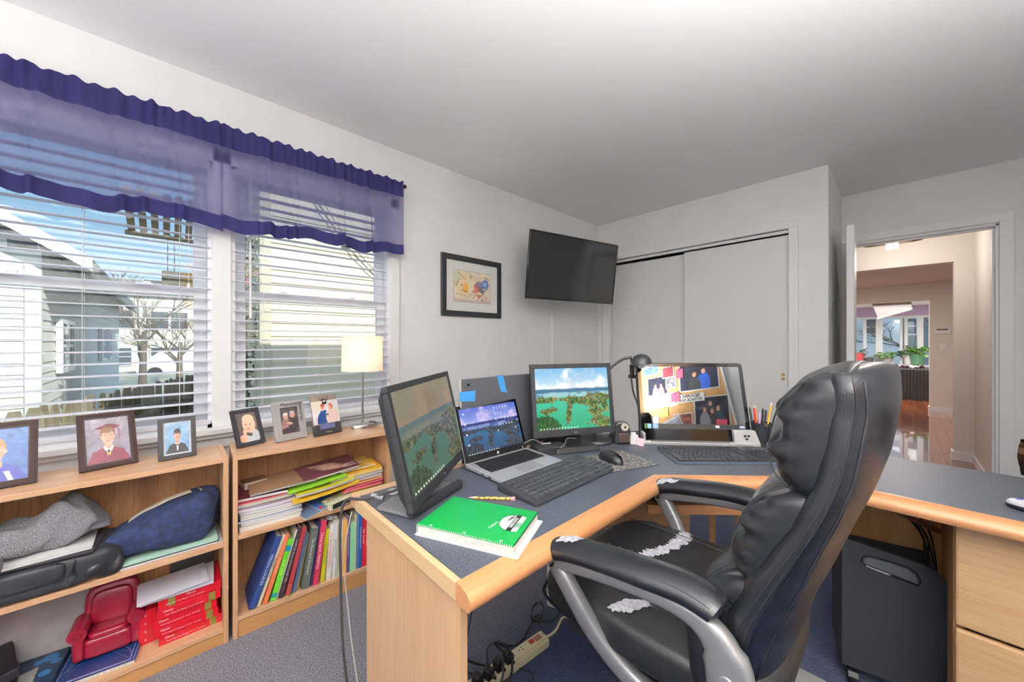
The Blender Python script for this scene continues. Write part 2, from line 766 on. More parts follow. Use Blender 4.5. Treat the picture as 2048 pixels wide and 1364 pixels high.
struct('wall_rear', MB().box((-2.238, -2.15, 0), (1.30, -2.0, 2.44)), WALLW, 'white wall behind the camera')

# closet casing and doors
t = MB()
t.box((-.569, CY-.016, 0), (-.511, CY-.0002, 2.040)).box((-2.236, CY-.010, 0), (-2.175, CY-.0002, 2.040)).box((-2.165, CY-.018, 0), (-2.085, CY-.0002, 2.040))
t.box((-2.236, CY-.016, 2.040), (-.511, CY-.0002, 2.098))
struct('trim_1', t, TRIMW, 'white casing around the closet opening', bev=.003)
t = MB().box((-2.085, CY+.012, 2.012), (-.569, CY+.030, 2.034))
struct('trim_2', t, TRIMW, 'white track fascia over the closet doors')
struct('track_shade_strip', MB().box((-2.1, CY+.03, 2.034), (-.57, CY+.10, 2.04)), mat('track_shadow', (60, 60, 60), .8), 'closet door track with the gap shade painted dark')  # shade in the gap over the doors, painted as a dark strip


def door(name, label, a, b):
    o = sgroup(name, label)
    box('door_panel', a, b, DOORW, o, bev=.002)
    return o


d1 = door('door_1', 'front closet sliding door, the right one with two round brass pulls', (-1.337, CY+.018, .012), (-.572, CY+.046, 1.998))
for z in (.945, .912):
    MB().lathe([(0, .0), (.0105, .0), (.0125, .003), (.0125, .006), (.009, .006), (.008, .002), (0, .002)], n=16).go('finger_pull', BRASS, d1, sm=True, loc=(-.607, CY+.012, z), rot=(-PI/2, 0, 0))
door('door_2', 'rear closet sliding door, the left one partly behind the television', (-2.098, CY+.060, .012), (-1.300, CY+.088, 1.993))

# doorway casing + open door leaf
t = MB()
t.box((DX1, 4.205, 0), (DX1+.062, 4.2198, DZ+.008)).box((-.344, 4.205, DZ+.008), (DX1+.062, 4.2198, DZ+.07)).box((DX1-.014, 4.222, 0), (DX1, 4.335, DZ)).box((DX0, 4.222, DZ-.014), (DX1, 4.335, DZ))
t.box((DX1-.026, 4.255, 0), (DX1-.014, 4.285, DZ-.014)).box((DX0, 4.255, DZ-.026), (DX1-.014, 4.285, DZ-.014))
struct('trim_4', t, TRIMW, 'white casing and jamb of the doorway to the hall', bev=.002)
d3 = sgroup('door_3', 'white hinged door standing open beside the closet wall', (-.268, 4.20, 0))
d3.rotation_euler = (0, 0, rad(2.6))
box('door_leaf', (-.022, -.775, .012), (.018, -.01, 2.0), DOORW, d3, bev=.002)
for z in (1.72, .25):
    b_ = box('hinge', (-.036, -.05, z-.05), (-.022, -.03, z+.05), BRASS, d3)
box('latch_plate', (-.012, -.7775, .93), (.008, -.7748, 1.02), STEEL, d3)
box('strike_plate', (DX1-.0165, 4.262, .80), (DX1-.0142, 4.29, .87), STEEL, bpy.data.objects['trim_4'])

for nm, a, b, lb in (('baseboard_left', (-2.238, -2, 0), (-2.224, CY-.02, .09), 'white baseboard under the windows'), ('baseboard_return', (-.345, CY, 0), (-.332, 4.20, .09), 'white baseboard by the open door')):
    o = box(nm, a, b, TRIMW, None, bev=.003)
    prop(o, lb, kind='structure')

# ------------------------------------------------------------------ windows
PANE = glass('window_glass')


def window(name, label, y0, y1):
    o = sgroup(name, label)
    xo, xi = -2.345, -2.262
    f = MB()
    f.box((xo, y0, ZB), (X1, y0+.016, ZT)).box((xo, y1-.016, ZB), (X1, y1, ZT)).box((xo, y0, ZT-.016), (X1, y1, ZT)).box((xo, y0, ZB), (X1, y1, ZB+.02))
    f.go('window_frame', WINW, o)
    zr = 1.43
    for (n_, xa, xb, za, zb) in (('upper_sash', -2.335, -2.312, zr-.018, ZT-.016), ('lower_sash', -2.31, -2.285, ZB+.02, zr+.018)):
        s = MB()
        a, b = y0+.016, y1-.016
        s.box((xa, a, za), (xb, a+.048, zb)).box((xa, b-.048, za), (xb, b, zb)).box((xa, a+.048, za), (xb, b-.048, za+.042)).box((xa, a+.048, zb-.036), (xb, b-.048, zb))
        so = s.go(n_, WINW, o, bev=.002)
        xm = (xa+xb)/2
        box('pane', (xm-.002, a+.046, za+.04), (xm+.002, b-.046, zb-.034), PANE, so)
    for yy in ((y0*.72+y1*.28), (y0*.28+y1*.72)):
        lk = MB().box((-2.285, yy-.028, zr+.018), (-2.262, yy+.028, zr+.026)).box((-2.282, yy-.006, zr+.026), (-2.268, yy+.02, zr+.034))
        lk.go('sash_lock', WHITEP, o, bev=.002)
    return o


window('window_1', 'left double-hung window with sky above the roof next door', *W1)
window('window_2', 'right double-hung window facing beige siding', *W2)
t = MB()
t.box((X1, W1[1], ZB), (X1+.014, W2[0], ZT+.06)).box((X1, W2[1], ZB-.03), (X1+.014, W2[1]+.062, ZT+.06)).box((X1, W1[0]-.062, ZB-.03), (X1+.014, W1[0], ZT+.06))
t.box((X1, W1[0]-.062, ZT), (X1+.014, W2[1]+.062, ZT+.06))
struct('trim_5', t, TRIMW, 'white casing around the two windows', bev=.003)
t = MB()
t.box((X1-.02, W1[0]-.08, ZB-.028), (X1+.048, W2[1]+.08, ZB)).box((X1, W1[0]-.062, ZB-.050), (X1+.030, W2[1]+.062, ZB-.028)).box((X1, W1[0]-.062, ZB-.10), (X1+.014, W2[1]+.062, ZB-.050))
struct('trim_6', t, TRIMW, 'white window stool and apron above the bookcases', bev=.004)


def blind(label, y0, y1, cords, wand_y=None, tilt=2.0):
    o = thing('venetian_blind', label, 'blind', (-2.238, (y0+y1)/2, 2.035), group='white venetian blinds in the two windows')
    w = (y1-y0)/2-.006
    xc = -.012
    box('headrail', (xc-.026, -w, -.03), (xc+.026, w, .005), SLAT, o, bev=.002)
    n = 24
    sp = .0487
    sec = [(-.0245, 0), (-.0125, .0022), (0, .0030), (.0125, .0022), (.0245, 0)]
    vs, fs = [], []
    for s in (-1, 1):
        for x, z in sec:
            vs.append((x, s*w, z))
        for x, z in reversed(sec):
            vs.append((x, s*w, z-.0028))
    m = 10
    for i in range(m):
        fs.append((i, (i+1) % m, m+(i+1) % m, m+i))
    fs += [tuple(range(m-1, -1, -1)), tuple(range(m, 2*m))]
    first = None
    for i in range(n):
        z = -.052-i*sp
        if first is None:
            sl = obj('slat', vs, fs, SLAT, o, sm=True, ang=60)
            first = sl
        else:
            sl = first.copy()
            link(sl, o)
        sl.location = (xc, 0, z)
        sl.rotation_euler = (0, rad(tilt+random.uniform(-.8, .8)), rad(random.uniform(-.15, .15)))
    box('bottom_rail', (xc-.025, -w, -.052-n*sp-.006), (xc+.025, w, -.052-n*sp+.014), SLAT, o, bev=.003)
    for cy in cords:
        c = MB()
        for dx in (-.026, .026):
            c.cyl((xc+dx, cy-(y0+y1)/2, -.052-n*sp), .0009, .052+n*sp, 6)
        c.go('ladder_cord', CORD, o)
    if wand_y is not None:
        MB().cyl((xc+.034, wand_y-(y0+y1)/2, -.66), .0045, .66, 8).go('tilt_wand', WHITEP, o, sm=True)
        MB().cyl((xc+.034, wand_y-(y0+y1)/2, -.72), .0055, .06, 8).go('wand_tip', WHITEP, o, sm=True)
    return o


blind('white venetian blind in the left window, open to the sky', *W1, cords=(-.50, -.25, .036))
blind('white venetian blind in the right window, with tilt wand', *W2, cords=(.35, .611, .885), wand_y=.297)
pc = MB().cyl((-2.212, .066, 1.46), .0012, .5, 6).go('pull_cord', CORD, None)
prop(pc, 'thin lift cord hanging in front of the left blind', 'cord')
MB().lathe([(0, 0), (.006, 0), (.0075, .006), (.004, .022), (0, .024)], (-2.212, .066, 1.44), n=10).go('cord_tassel', WHITEP, pc, sm=True)

# ------------------------------------------------------------------ valances and rods
FAB = fabric_translucent('navy_voile', (50, 48, 92), .55, .34, (182, 178, 226))
FABH = fabric_translucent('navy_hem_cloth', (54, 53, 98), .30, .0, (110, 108, 160))


def valance(label, y0, y1, zt, zb0, zb1, seed):
    r = np.random.default_rng(seed)
    o = thing('window_valance', label, 'curtain', (-2.168, (y0+y1)/2, zt), group='navy valances above the windows')
    L_ = y1-y0
    K = 9
    ks = [(r.uniform(2.2, 9)*2*PI*L_/.9, r.uniform(0, 6.28), r.uniform(.3, 1)) for _ in range(K)]
    hs = [(r.uniform(14, 34)*2*PI*L_/.9, r.uniform(0, 6.28), r.uniform(.4, 1)) for _ in range(6)]
    fold = sorted(r.uniform(.03, .97, int(9*L_)))

    def wave(u, v):
        low = sum(a*math.sin(k*u+p) for k, p, a in ks)/K
        hi = sum(a*math.sin(k*u+p) for k, p, a in hs)/6
        x = low*.046*min(1, v*2.2+.05)+hi*.014*max(0, 1-v*2.6)
        for f_ in fold:
            d = (u+(.01*math.sin(v*4+f_*9))-f_)*L_
            x += .034*math.exp(-(d/.014)**2)*min(1, v*1.6)
        return x

    def low_edge(u):
        return (zb0+(zb1-zb0)*u)-zt+.012*math.sin(u*L_*13+seed)+.006*math.sin(u*L_*31+seed)

    def sheet(v0, v1, off):
        def fn(u, v):
            vv = v0+(v1-v0)*v
            z = low_edge(u)*vv
            if vv < .02:
                z += .006*math.sin(u*L_*120)+.004*math.sin(u*L_*57)
            return (wave(u, vv)+off+.013, (u-.5)*L_, z)
        return fn
    nx = int(230*L_)
    MB().grid(nx, 26, sheet(0, 1, 0)).go('valance_cloth', FAB, o, sm=True, ang=None)
    MB().grid(nx, 4, sheet(.865, 1.0, .0012)).go('bottom_hem', FABH, o, sm=True, ang=None)
    MB().grid(nx, 10, sheet(.0, .21, .0014)).go('rod_pocket', FABH, o, sm=True, ang=None)
    return o


valance('wider navy valance over the left window, gathered on its rod', -.85, .183, 2.205, 1.742, 1.716, 3)
valance('narrower navy valance over the right window', .177, 1.082, 2.205, 1.722, 1.738, 9)
ROD = mat('rod_bronze', (40, 36, 34), .45, metal=.7)
for k, (a, b, lb) in enumerate(((-.9, .172, 'dark curtain rod carrying the left valance'), (.19, 1.085, 'dark curtain rod carrying the right valance'))):
    o = thing('curtain_rod', lb, 'curtain rod', (-2.172, a, 2.188), group='curtain rods above the windows')
    MB().cyl((0, 0, 0), .006, b-a, 10, axis='y').go('rod', ROD, o, sm=True)
    fl = MB().lathe([(0, 0), (.007, 0), (.006, .006), (.011, .010), (.013, .017), (.009, .024), (0, .026)], n=12)
    fl.go('finial', ROD, o, sm=True, loc=(0, b-a, 0), rot=(-PI/2, 0, 0))
    MB().box((-.066, b-a-.012, -.008), (0, b-a-.004, .006)).box((-.066, b-a-.018, -.02), (-.062, b-a+.002, .02)).go('wall_bracket', ROD, o)
    MB().box((-.066, .10, -.008), (0, .108, .006)).box((-.066, .094, -.02), (-.062, .114, .02)).go('wall_bracket', ROD, o)

# cable cover on the wall
o = box('cable_cover', (-2.238, 2.612, .30), (-2.226, 2.636, 1.60), TRIMW, None, bev=.003)
prop(o, 'white vertical cable cover on the wall below the television', 'cable cover')

# ------------------------------------------------------------------ bodies of the fill lamps added behind the camera
o = thing('fill_panel', 'flat white ceiling lamp added as fill behind the camera', 'ceiling lamp', (.55, -.95, 2.44))
MB().box((-.48, -.48, -.03), (.48, -.46, 0)).box((-.48, .46, -.03), (.48, .48, 0)).box((-.48, -.46, -.03), (-.46, .46, 0)).box((.46, -.46, -.03), (.48, .46, 0)).go('frame', TRIMW, o)  # frame of the added fill panel
box('fill_panel_diffuser', (-.46, -.46, -.02), (.46, .46, -.01), mat('fill_panel_glow', (250, 248, 240), .5, emit=1.5), o)
for (x, y), lb in zip(UP, ('added fill uplighter beside the right wall', 'added fill uplighter in the middle behind the camera', 'added fill uplighter in the rear left corner')):
    o = thing('fill_uplighter', lb, 'floor lamp', (x, y, 0), group='added fill uplighters behind the camera')
    MB().lathe([(0, 0), (.13, 0), (.13, .015), (.02, .03), (0, .03)]).go('base', BLACKM, o, sm=True)  # base, pole and bowl of the added fill uplighter
    MB().cyl((0, 0, .02), .011, 1.2, 12).go('pole', BLACKM, o, sm=True)
    MB().lathe([(.012, 1.20), (.08, 1.22), (.12, 1.26), (.135, 1.29), (.130, 1.29), (.115, 1.265), (.08, 1.23), (.012, 1.22)]).go('bowl', TRIMW, o, sm=True)

# ------------------------------------------------------------------ hall and the rooms beyond
PLANKS = [wood('cherry_plank_%s' % s, d, l, 'y', .14, 9, coat=1.0) for s, d, l in (('a', (122, 60, 30), (168, 92, 48)), ('b', (138, 72, 36), (184, 106, 58)), ('c', (108, 52, 26), (152, 80, 42)))]
fl = sgroup('floor_hall', 'glossy reddish hardwood floor of the hall')
box('subfloor', (-1.7, 4.34, -.06), (1.4, 13.4, -.012), mat('subfloor', (50, 26, 16), .8), fl)
proto = {}
px = -.86
pw = .098
rr = random.Random(3)
while px < .62:
    y = 4.225-rr.uniform(0, .9)
    while y < 13.0:
        ln = 1.25
        a, b = max(y, 4.225), min(y+ln, 13.1)
        if b-a > .02:
            k = rr.randrange(3)
            key = (k, round(b-a, 3))
            if key in proto:
                p_ = proto[key].copy()
                link(p_, fl)
                p_.location = (px, a, 0)
            else:
                p_ = box('floorboard', (0, 0, -.014), (pw-.0012, b-a-.0015, 0), PLANKS[k], fl, loc=(px, a, 0))
                proto[key] = p_
            p_.location.z = rr.uniform(-.0004, .0004)
        y += ln
    px += pw
HY = 5.755
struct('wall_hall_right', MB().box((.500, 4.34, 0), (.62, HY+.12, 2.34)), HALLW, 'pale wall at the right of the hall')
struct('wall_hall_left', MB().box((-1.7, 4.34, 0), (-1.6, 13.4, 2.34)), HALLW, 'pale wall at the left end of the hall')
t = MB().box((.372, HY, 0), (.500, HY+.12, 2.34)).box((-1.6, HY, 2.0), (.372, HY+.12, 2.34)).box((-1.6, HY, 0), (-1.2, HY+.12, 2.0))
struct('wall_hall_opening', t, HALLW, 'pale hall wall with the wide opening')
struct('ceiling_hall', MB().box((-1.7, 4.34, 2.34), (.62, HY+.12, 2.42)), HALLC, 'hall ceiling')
struct('baseboard_hall', MB().box((.358, HY-.014, 0), (.500, HY, .09)).box((.358, HY, 0), (.372, HY+.134, .09)).box((.486, 4.36, 0), (.500, HY, .09)), TRIMW, 'white baseboard in the hall', bev=.003)
LY = 9.45
struct('wall_dining_right', MB().box((1.25, HY+.12, 0), (1.37, 13.4, 2.3)), HALLW, 'pale right wall of the room beyond the hall')
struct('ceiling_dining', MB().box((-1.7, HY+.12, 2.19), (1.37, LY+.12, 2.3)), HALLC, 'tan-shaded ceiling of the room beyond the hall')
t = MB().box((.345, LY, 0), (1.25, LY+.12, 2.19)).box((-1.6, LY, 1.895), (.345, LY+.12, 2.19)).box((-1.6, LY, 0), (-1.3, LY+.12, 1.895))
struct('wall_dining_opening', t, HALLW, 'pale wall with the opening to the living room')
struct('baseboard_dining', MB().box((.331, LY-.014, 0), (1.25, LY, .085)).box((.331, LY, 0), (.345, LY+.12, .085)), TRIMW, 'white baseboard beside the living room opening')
struct('ceiling_living', MB().box((-1.7, LY+.12, 2.06), (1.37, 13.4, 2.3)), mat('living_ceiling', (245, 245, 245), .8), 'white ceiling of the living room')
LILAC = mat('lilac_paint', (176, 160, 192), .7)
WY = 13.0
struct('wall_living_far', MB().box((-1.6, WY, 1.80), (1.25, WY+.14, 2.06)).box((-1.6, WY, 0), (1.25, WY+.14, .60)), LILAC, 'lilac wall above the living room windows')
w3 = sgroup('window_3', 'row of tall living room windows with plants on the sill')
FRG = mat('grey_white_frame', (206, 210, 212), .5)
f = MB().box((-1.6, WY-.03, .58), (1.25, WY+.14, .63)).box((-1.6, WY-.02, 1.76), (1.25, WY+.06, 1.81))
f.go('window_frame', FRG, w3)
for x, w_ in ((-1.25, .1), (-.62, .06), (-.36, .12), (.02, .05), (.10, .06), (.33, .10), (.50, .08), (.9, .1)):
    box('mullion', (x-w_/2, WY-.02, .63), (x+w_/2, WY+.08, 1.77), FRG, w3, bev=.006)
for a, b in ((-1.2, -.65), (-.59, -.42), (-.30, 0.0), (.13, .28), (.54, .85)):
    box('pane', (a-.02, WY+.02, .62), (b+.02, WY+.024, 1.77), PANE, w3)
# dropped soffit by the living room ceiling
sf = MB()
sf.add([(-.44, 11.6, 2.06), (.17, 11.6, 2.06), (.17, 11.6, 1.90), (-.34, 11.6, 1.72), (-.44, 12.0, 2.06), (.17, 12.0, 2.06), (.17, 12.0, 1.90), (-.34, 12.0, 1.72)],
       [(0, 1, 2, 3), (7, 6, 5, 4), (0, 4, 5, 1), (1, 5, 6, 2), (2, 6, 7, 3), (3, 7, 4, 0)])
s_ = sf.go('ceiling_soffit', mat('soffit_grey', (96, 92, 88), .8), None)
prop(s_, 'sloping grey soffit hanging from the living room ceiling', 'soffit')
sl = MB().add([(-.355, 11.585, 1.718), (.18, 11.585, 1.905), (.18, 11.585, 1.885), (-.345, 11.585, 1.695), (-.355, 12.0, 1.718), (.18, 12.0, 1.905), (.18, 12.0, 1.885), (-.345, 12.0, 1.695)],
              [(0, 1, 2, 3), (7, 6, 5, 4), (0, 4, 5, 1), (1, 5, 6, 2), (2, 6, 7, 3), (3, 7, 4, 0)]).go('white_edge', TRIMW, s_)

# ceiling lamp in the hall
o = thing('hall_ceiling_lamp', 'dark oval ring ceiling lamp with glowing glass rods, in the hall', 'ceiling lamp', (-.054, 5.3, 2.34))
BRZ = mat('dark_bronze', (66, 54, 44), .35, metal=.8)
MB().cyl((0, 0, -.15), .012, .15, 10).lathe([(0, 0), (.06, 0), (.055, -.02), (0, -.025)]).go('stem', BRZ, o, sm=True)
MB().tube([(.20*math.cos(a)*1.0, .12*math.sin(a), -.155+.012*math.sin(a)) for a in np.linspace(0, 2*PI, 37)[:-1]], .0075, 8, closed=True).go('oval_ring', BRZ, o, sm=True)
MB().tube([(-.13, -.03, -.165), (-.06, -.02, -.16), (.06, -.02, -.16), (.13, -.03, -.165)], .006, 8).go('cross_bar', BRZ, o, sm=True)
GL = mat('lit_glass_rod', (255, 248, 235), .3, emit=6.0)
pr0 = None
for i in range(6):
    r_ = MB().cyl((-.038+i*.0152, -.045, -.225), .005, .062, 8).go('glass_rod', GL, o, sm=True)
SOC = MB().box((-.045, -.05, -.166), (.045, -.02, -.158)).go('rod_holder', BRZ, o)

# sofa seen from behind
SOFA = mat('sofa_charcoal', (44, 42, 41), .85, bump=.3, bscale=120)
o = thing('sofa', 'dark grey channel-backed sofa with its back to the hall', 'sofa', (.0, 11.0, 0))
box('sofa_body', (-1.2, .05, .0), (.62, .85, .50), SOFA, o, bev=.04)
bk = MB()
n = 38
for i in range(n):
    xa = -1.2+i*(1.82/n)
    bk.tube([(xa+.024, .03, .0), (xa+.024, .02, .35), (xa+.024, .0, .615), (xa+.024, .04, .645)], .030, 8)
bk.go('channelled_back', SOFA, o, sm=True)
box('back_cushion_roll', (-1.2, .02, .60), (.62, .22, .655), SOFA, o, bev=.02)
o = thing('throw_blanket', 'crumpled pink and cream blanket lying on the sofa back', 'blanket', (.17, 11.10, .66))
MB().grid(24, 8, lambda u, v: ((u-.5)*.34, (v-.5)*.20, .018+.022*math.sin(u*9)*math.cos(v*4)+.012*math.sin(u*23+v*5))).go('blanket_cloth', mat('floral_throw', (226, 196, 186), .9, col2=(206, 96, 110), vscale=22), o, sm=True, ang=None)


def leafy(name, parent, c, R_, n, m, leaf=.05, seed=1, up=.5):
    r = np.random.default_rng(seed)
    mb = MB()
    for i in range(n):
        a = r.uniform(0, 6.283)
        h = r.uniform(.1, 1.0)
        d = R_*(.35+.65*r.random())*math.sqrt(1-.5*h*h)
        p = Vector((c[0]+d*math.cos(a), c[1]+d*math.sin(a), c[2]+h*R_*up*2))
        dirv = Vector((math.cos(a), math.sin(a), r.uniform(-.5, .4))).normalized()
        sd = dirv.cross(Vector((0, 0, 1))).normalized()
        l = leaf*r.uniform(.7, 1.3)
        w = l*.42
        q = [p, p+dirv*l*.5+sd*w, p+dirv*l, p+dirv*l*.5-sd*w]
        q[1].z += .2*l
        q[3].z += .2*l
        mb.add(q, [(0, 1, 2), (0, 2, 3)])
        mb.tube([(c[0], c[1], c[2]), tuple(p)], .0022, 4)
    return prop(mb.go(name, m, parent), kind='stuff')


LEAF = mat('leaf_green', (92, 150, 60), .55, col2=(150, 190, 80), vscale=18)
LEAFD = mat('leaf_dark', (52, 96, 44), .6, col2=(90, 130, 60), vscale=18)
for x, y, r1, r2, h_, c_, lb, pl, ribs in ((-.735, 12.86, .085, .11, .26, (208, 92, 96), 'ribbed coral red pot at the left of the living room sill', (LEAFD, .14, 26), 14),
                                    (-.535, 12.86, .07, .09, .15, (96, 98, 96), 'small dark grey pot beside the red one', None, 0),
                                    (-.245, 12.86, .085, .14, .15, (176, 176, 176), 'low grey bowl pot with a bright green plant', (LEAF, .17, 60), 0),
                                    (.28, 12.86, .09, .13, .26, (96, 146, 112), 'ribbed green pot with a bushy plant', (LEAF, .22, 90), 16),
                                    (.13, 12.90, .06, .075, .24, (206, 208, 206), 'tall white pot left of the green one', (LEAFD, .16, 50), 0)):
    o = thing('potted_plant', lb, 'potted plant', (x, y, .63), group='pots on the living room sill')
    b_ = MB()
    nn = 32
    prof = [(r1, 0), (r1*.5+r2*.5, h_*.5), (r2, h_), (r2*.9, h_), (r1*.8, h_*.7), (0, h_*.7)]
    vs, fs = [], []
    for (rad_, z) in prof:
        for i in range(nn):
            a = 2*PI*i/nn
            k = 1+(.05 if (ribs and i % 2) else 0)
            vs.append((rad_*k*math.cos(a), rad_*k*math.sin(a), z))
    for j in range(len(prof)-1):
        for i in range(nn):
            k = (i+1) % nn
            fs.append((j*nn+i, j*nn+k, (j+1)*nn+k, (j+1)*nn+i))
    obj('pot', vs, fs, mat('pot_%d_%d_%d' % c_, c_, .4), o, sm=not ribs)
    if pl:
        leafy('foliage', o, (0, 0, h_*.8), pl[1], pl[2], pl[0], leaf=.09, seed=int(abs(x)*100))
# thermostat and switch
o = thing('thermostat', 'white thermostat with a dark display on the pale wall beyond the hall', 'thermostat', (.49, LY, 1.37))
box('case', (-.085, -.022, -.05), (.085, 0, .035), WHITEP, o, bev=.004)
box('display', (-.07, -.026, .012), (.06, -.021, .03), BLK, o)
o = thing('light_switch', 'white light switch below the thermostat', 'light switch', (.49, LY, 1.10))
box('switch_plate', (-.035, -.006, -.055), (.035, 0, .055), WHITEP, o, bev=.002)
box('toggle', (-.006, -.016, -.010), (.006, -.005, .012), WHITEP, o)
o = box('wall_picture', (1.235, 8.3, .95), (1.25, 9.0, 1.9), mat('picture_dark', (120, 112, 104), .5), None, bev=.004)
prop(o, 'tall grey framed picture on the right wall beyond the hall', 'picture')
# ------------------------------------------------------------------ outside the study windows
GZ = -.75
struct('ground_outside', MB().box((-60, -40, GZ-.1), (-2.40, 30, GZ)), mat('winter_grass', (196, 192, 168), 1.0, col2=(160, 158, 136), vscale=1.5), 'winter lawn outside the windows')
SIDW = mat('white_clapboard', (226, 224, 214), .7)
SIDG = mat('grey_clapboard', (238, 235, 228), .7)
SIDB = mat('beige_clapboard', (234, 222, 198), .7, bump=.2, bscale=60)
ROOFM = mat('roof_shingle', (120, 112, 108), .9, var=.2, vscale=9)
DARKG = mat('window_dark', (92, 100, 106), .15)


def boards(parent, a, b, z0, z1, h, m, nrm, name='siding_board', top=None):
    """lap siding boards between plan points a,b; nrm = outward normal; top(z) may shorten them"""
    a = Vector((a[0], a[1], 0))
    b = Vector((b[0], b[1], 0))
    N = Vector((nrm[0], nrm[1], 0))
    first = None
    z = z0
    while z < z1-.01:
        aa, bb = a, b
        if top:
            r_ = top(z+h)
            if r_ is None:
                z += h
                continue
            aa, bb = a.lerp(b, r_[0]), a.lerp(b, r_[1])
        vs = []
        for p in (aa, bb):
            vs += [p+N*.022, p, p+Vector((0, 0, h)), p+N*.006+Vector((0, 0, h))]
        fs = [(0, 4, 5, 1), (1, 5, 6, 2), (2, 6, 7, 3), (3, 7, 4, 0), (0, 1, 2, 3), (7, 6, 5, 4)]
        if top is None and first is not None:
            o = first.copy()
            link(o, parent)
        else:
            o = obj(name, vs, fs, m, parent)
            first = o
        o.location = (0, 0, z)
        z += h


def ext_window(parent, c, w, h, nrm, m=None):
    N = Vector((nrm[0], nrm[1], 0))
    T = Vector((-nrm[1], nrm[0], 0))
    c = Vector(c)
    f = MB()

    def bx(u0, u1, z0, z1, d0, d1):
        vs = []
        for z in (z0, z1):
            for u, d in ((u0, d0), (u1, d0), (u1, d1), (u0, d1)):
                vs.append(c+T*u+N*d+Vector((0, 0, z)))
        f.add(vs, [(0, 3, 2, 1), (4, 5, 6, 7), (0, 1, 5, 4), (1, 2, 6, 5), (2, 3, 7, 6), (3, 0, 4, 7)])
    bx(-w/2-.06, -w/2, -h/2-.06, h/2+.06, 0, .06)
    bx(w/2, w/2+.06, -h/2-.06, h/2+.06, 0, .06)
    bx(-w/2, w/2, h/2, h/2+.06, 0, .06)
    bx(-w/2, w/2, -h/2-.06, -h/2, 0, .06)
    bx(-w/2, w/2, -.02, .02, 0, .05)
    wo_ = f.go('window', WINW, parent)
    g = MB()
    vs = [c+T*u+N*.03+Vector((0, 0, z)) for u, z in ((-w/2, -h/2), (w/2, -h/2), (w/2, h/2), (-w/2, h/2))]
    g.add(vs, [(0, 1, 2, 3)])
    g.go('pane', m or DARKG, wo_)


# house next door with gable end facing the study
hx, hy = -7.0, -1.13
o = thing('neighbour_house', 'white and grey clapboard house with a gable, seen through the left window', 'house', (0, 0, 0))
top0 = 2.28
wdt = 5.2
ridge = 4.1


def gable(z):
    if z <= top0+.0:
        return (0, 1)
    k = (z-top0)/(ridge-top0)
    if k > 1:
        return None
    return (k*.5, 1-k*.5)


boards(o, (hx, hy-wdt), (hx, hy-.09), GZ, ridge, .13, SIDW, (1, 0), top=gable)
boards(o, (hx, hy), (hx-9.5, hy), GZ, top0, .13, SIDG, (0, 1))
box('wall_core', (hx-9.5, hy-wdt, GZ), (hx-.003, hy-.003, top0), SIDG, o)
box('corner_board', (hx-.02, hy-.09, GZ), (hx+.035, hy+.035, top0), SIDW, o)
MB().add([(hx-9.8, hy-wdt/2, ridge+.12), (hx+.30, hy-wdt/2, ridge+.12), (hx+.30, hy+.42, top0-.10), (hx-9.8, hy+.42, top0-.10), (hx-9.8, hy-wdt/2, ridge), (hx+.30, hy-wdt/2, ridge), (hx+.30, hy+.42, top0-.2), (hx-9.8, hy+.42, top0-.2)],
         [(0, 3, 2, 1), (4, 5, 6, 7), (0, 1, 5, 4), (1, 2, 6, 5), (2, 3, 7, 6), (3, 0, 4, 7)]).go('roof_slope', ROOFM, o)
MB().add([(hx+.33, hy-wdt/2, ridge+.16), (hx+.33, hy+.46, top0-.08), (hx+.33, hy+.46, top0-.24), (hx+.33, hy-wdt/2, ridge-.02), (hx+.28, hy-wdt/2, ridge+.16), (hx+.28, hy+.46, top0-.08), (hx+.28, hy+.46, top0-.24), (hx+.28, hy-wdt/2, ridge-.02)],
         [(0, 3, 2, 1), (4, 5, 6, 7), (0, 1, 5, 4), (1, 2, 6, 5), (2, 3, 7, 6), (3, 0, 4, 7)]).go('rake_board', SIDW, o)
# slatted soffit under the eave
box('eave_fascia', (hx-9.8, hy+.40, top0-.24), (hx+.3, hy+.44, top0-.06), mat('eave_grey', (168, 164, 156), .8), o)
for xx, ww in ((-1.50, .36), (-1.05, .36), (-5.25, .5), (-6.65, .4)):
    ext_window(o, (hx+xx, hy+.02, 1.13), ww, .62, (0, 1), WINW if xx < -4 else None)
# far house
o = thing('far_house', 'distant cream house behind the bare tree', 'house', (0, 0, 0))
boards(o, (-34, 9.5), (-34, -3.4), GZ, 4.4, .3, mat('cream_siding', (226, 220, 202), .8), (1, 0))
box('wall_core', (-38, -3.4, GZ), (-34.01, 9.5, 4.4), mat('cream_siding'), o)
MB().add([(-38.5, -3.9, 4.3), (-33.5, -3.9, 4.3), (-36, -3.9, 5.4), (-38.5, 10, 4.3), (-33.5, 10, 4.3), (-36, 10, 5.4)], [(0, 1, 2), (5, 4, 3), (0, 3, 4, 1), (1, 4, 5, 2), (2, 5, 3, 0)]).go('roof', ROOFM, o)
for y in (-2.2, -.4, .5, 2.6):
    for z in (.2, 2.6):
        ext_window(o, (-33.97, y, z), .9, 1.1, (1, 0))
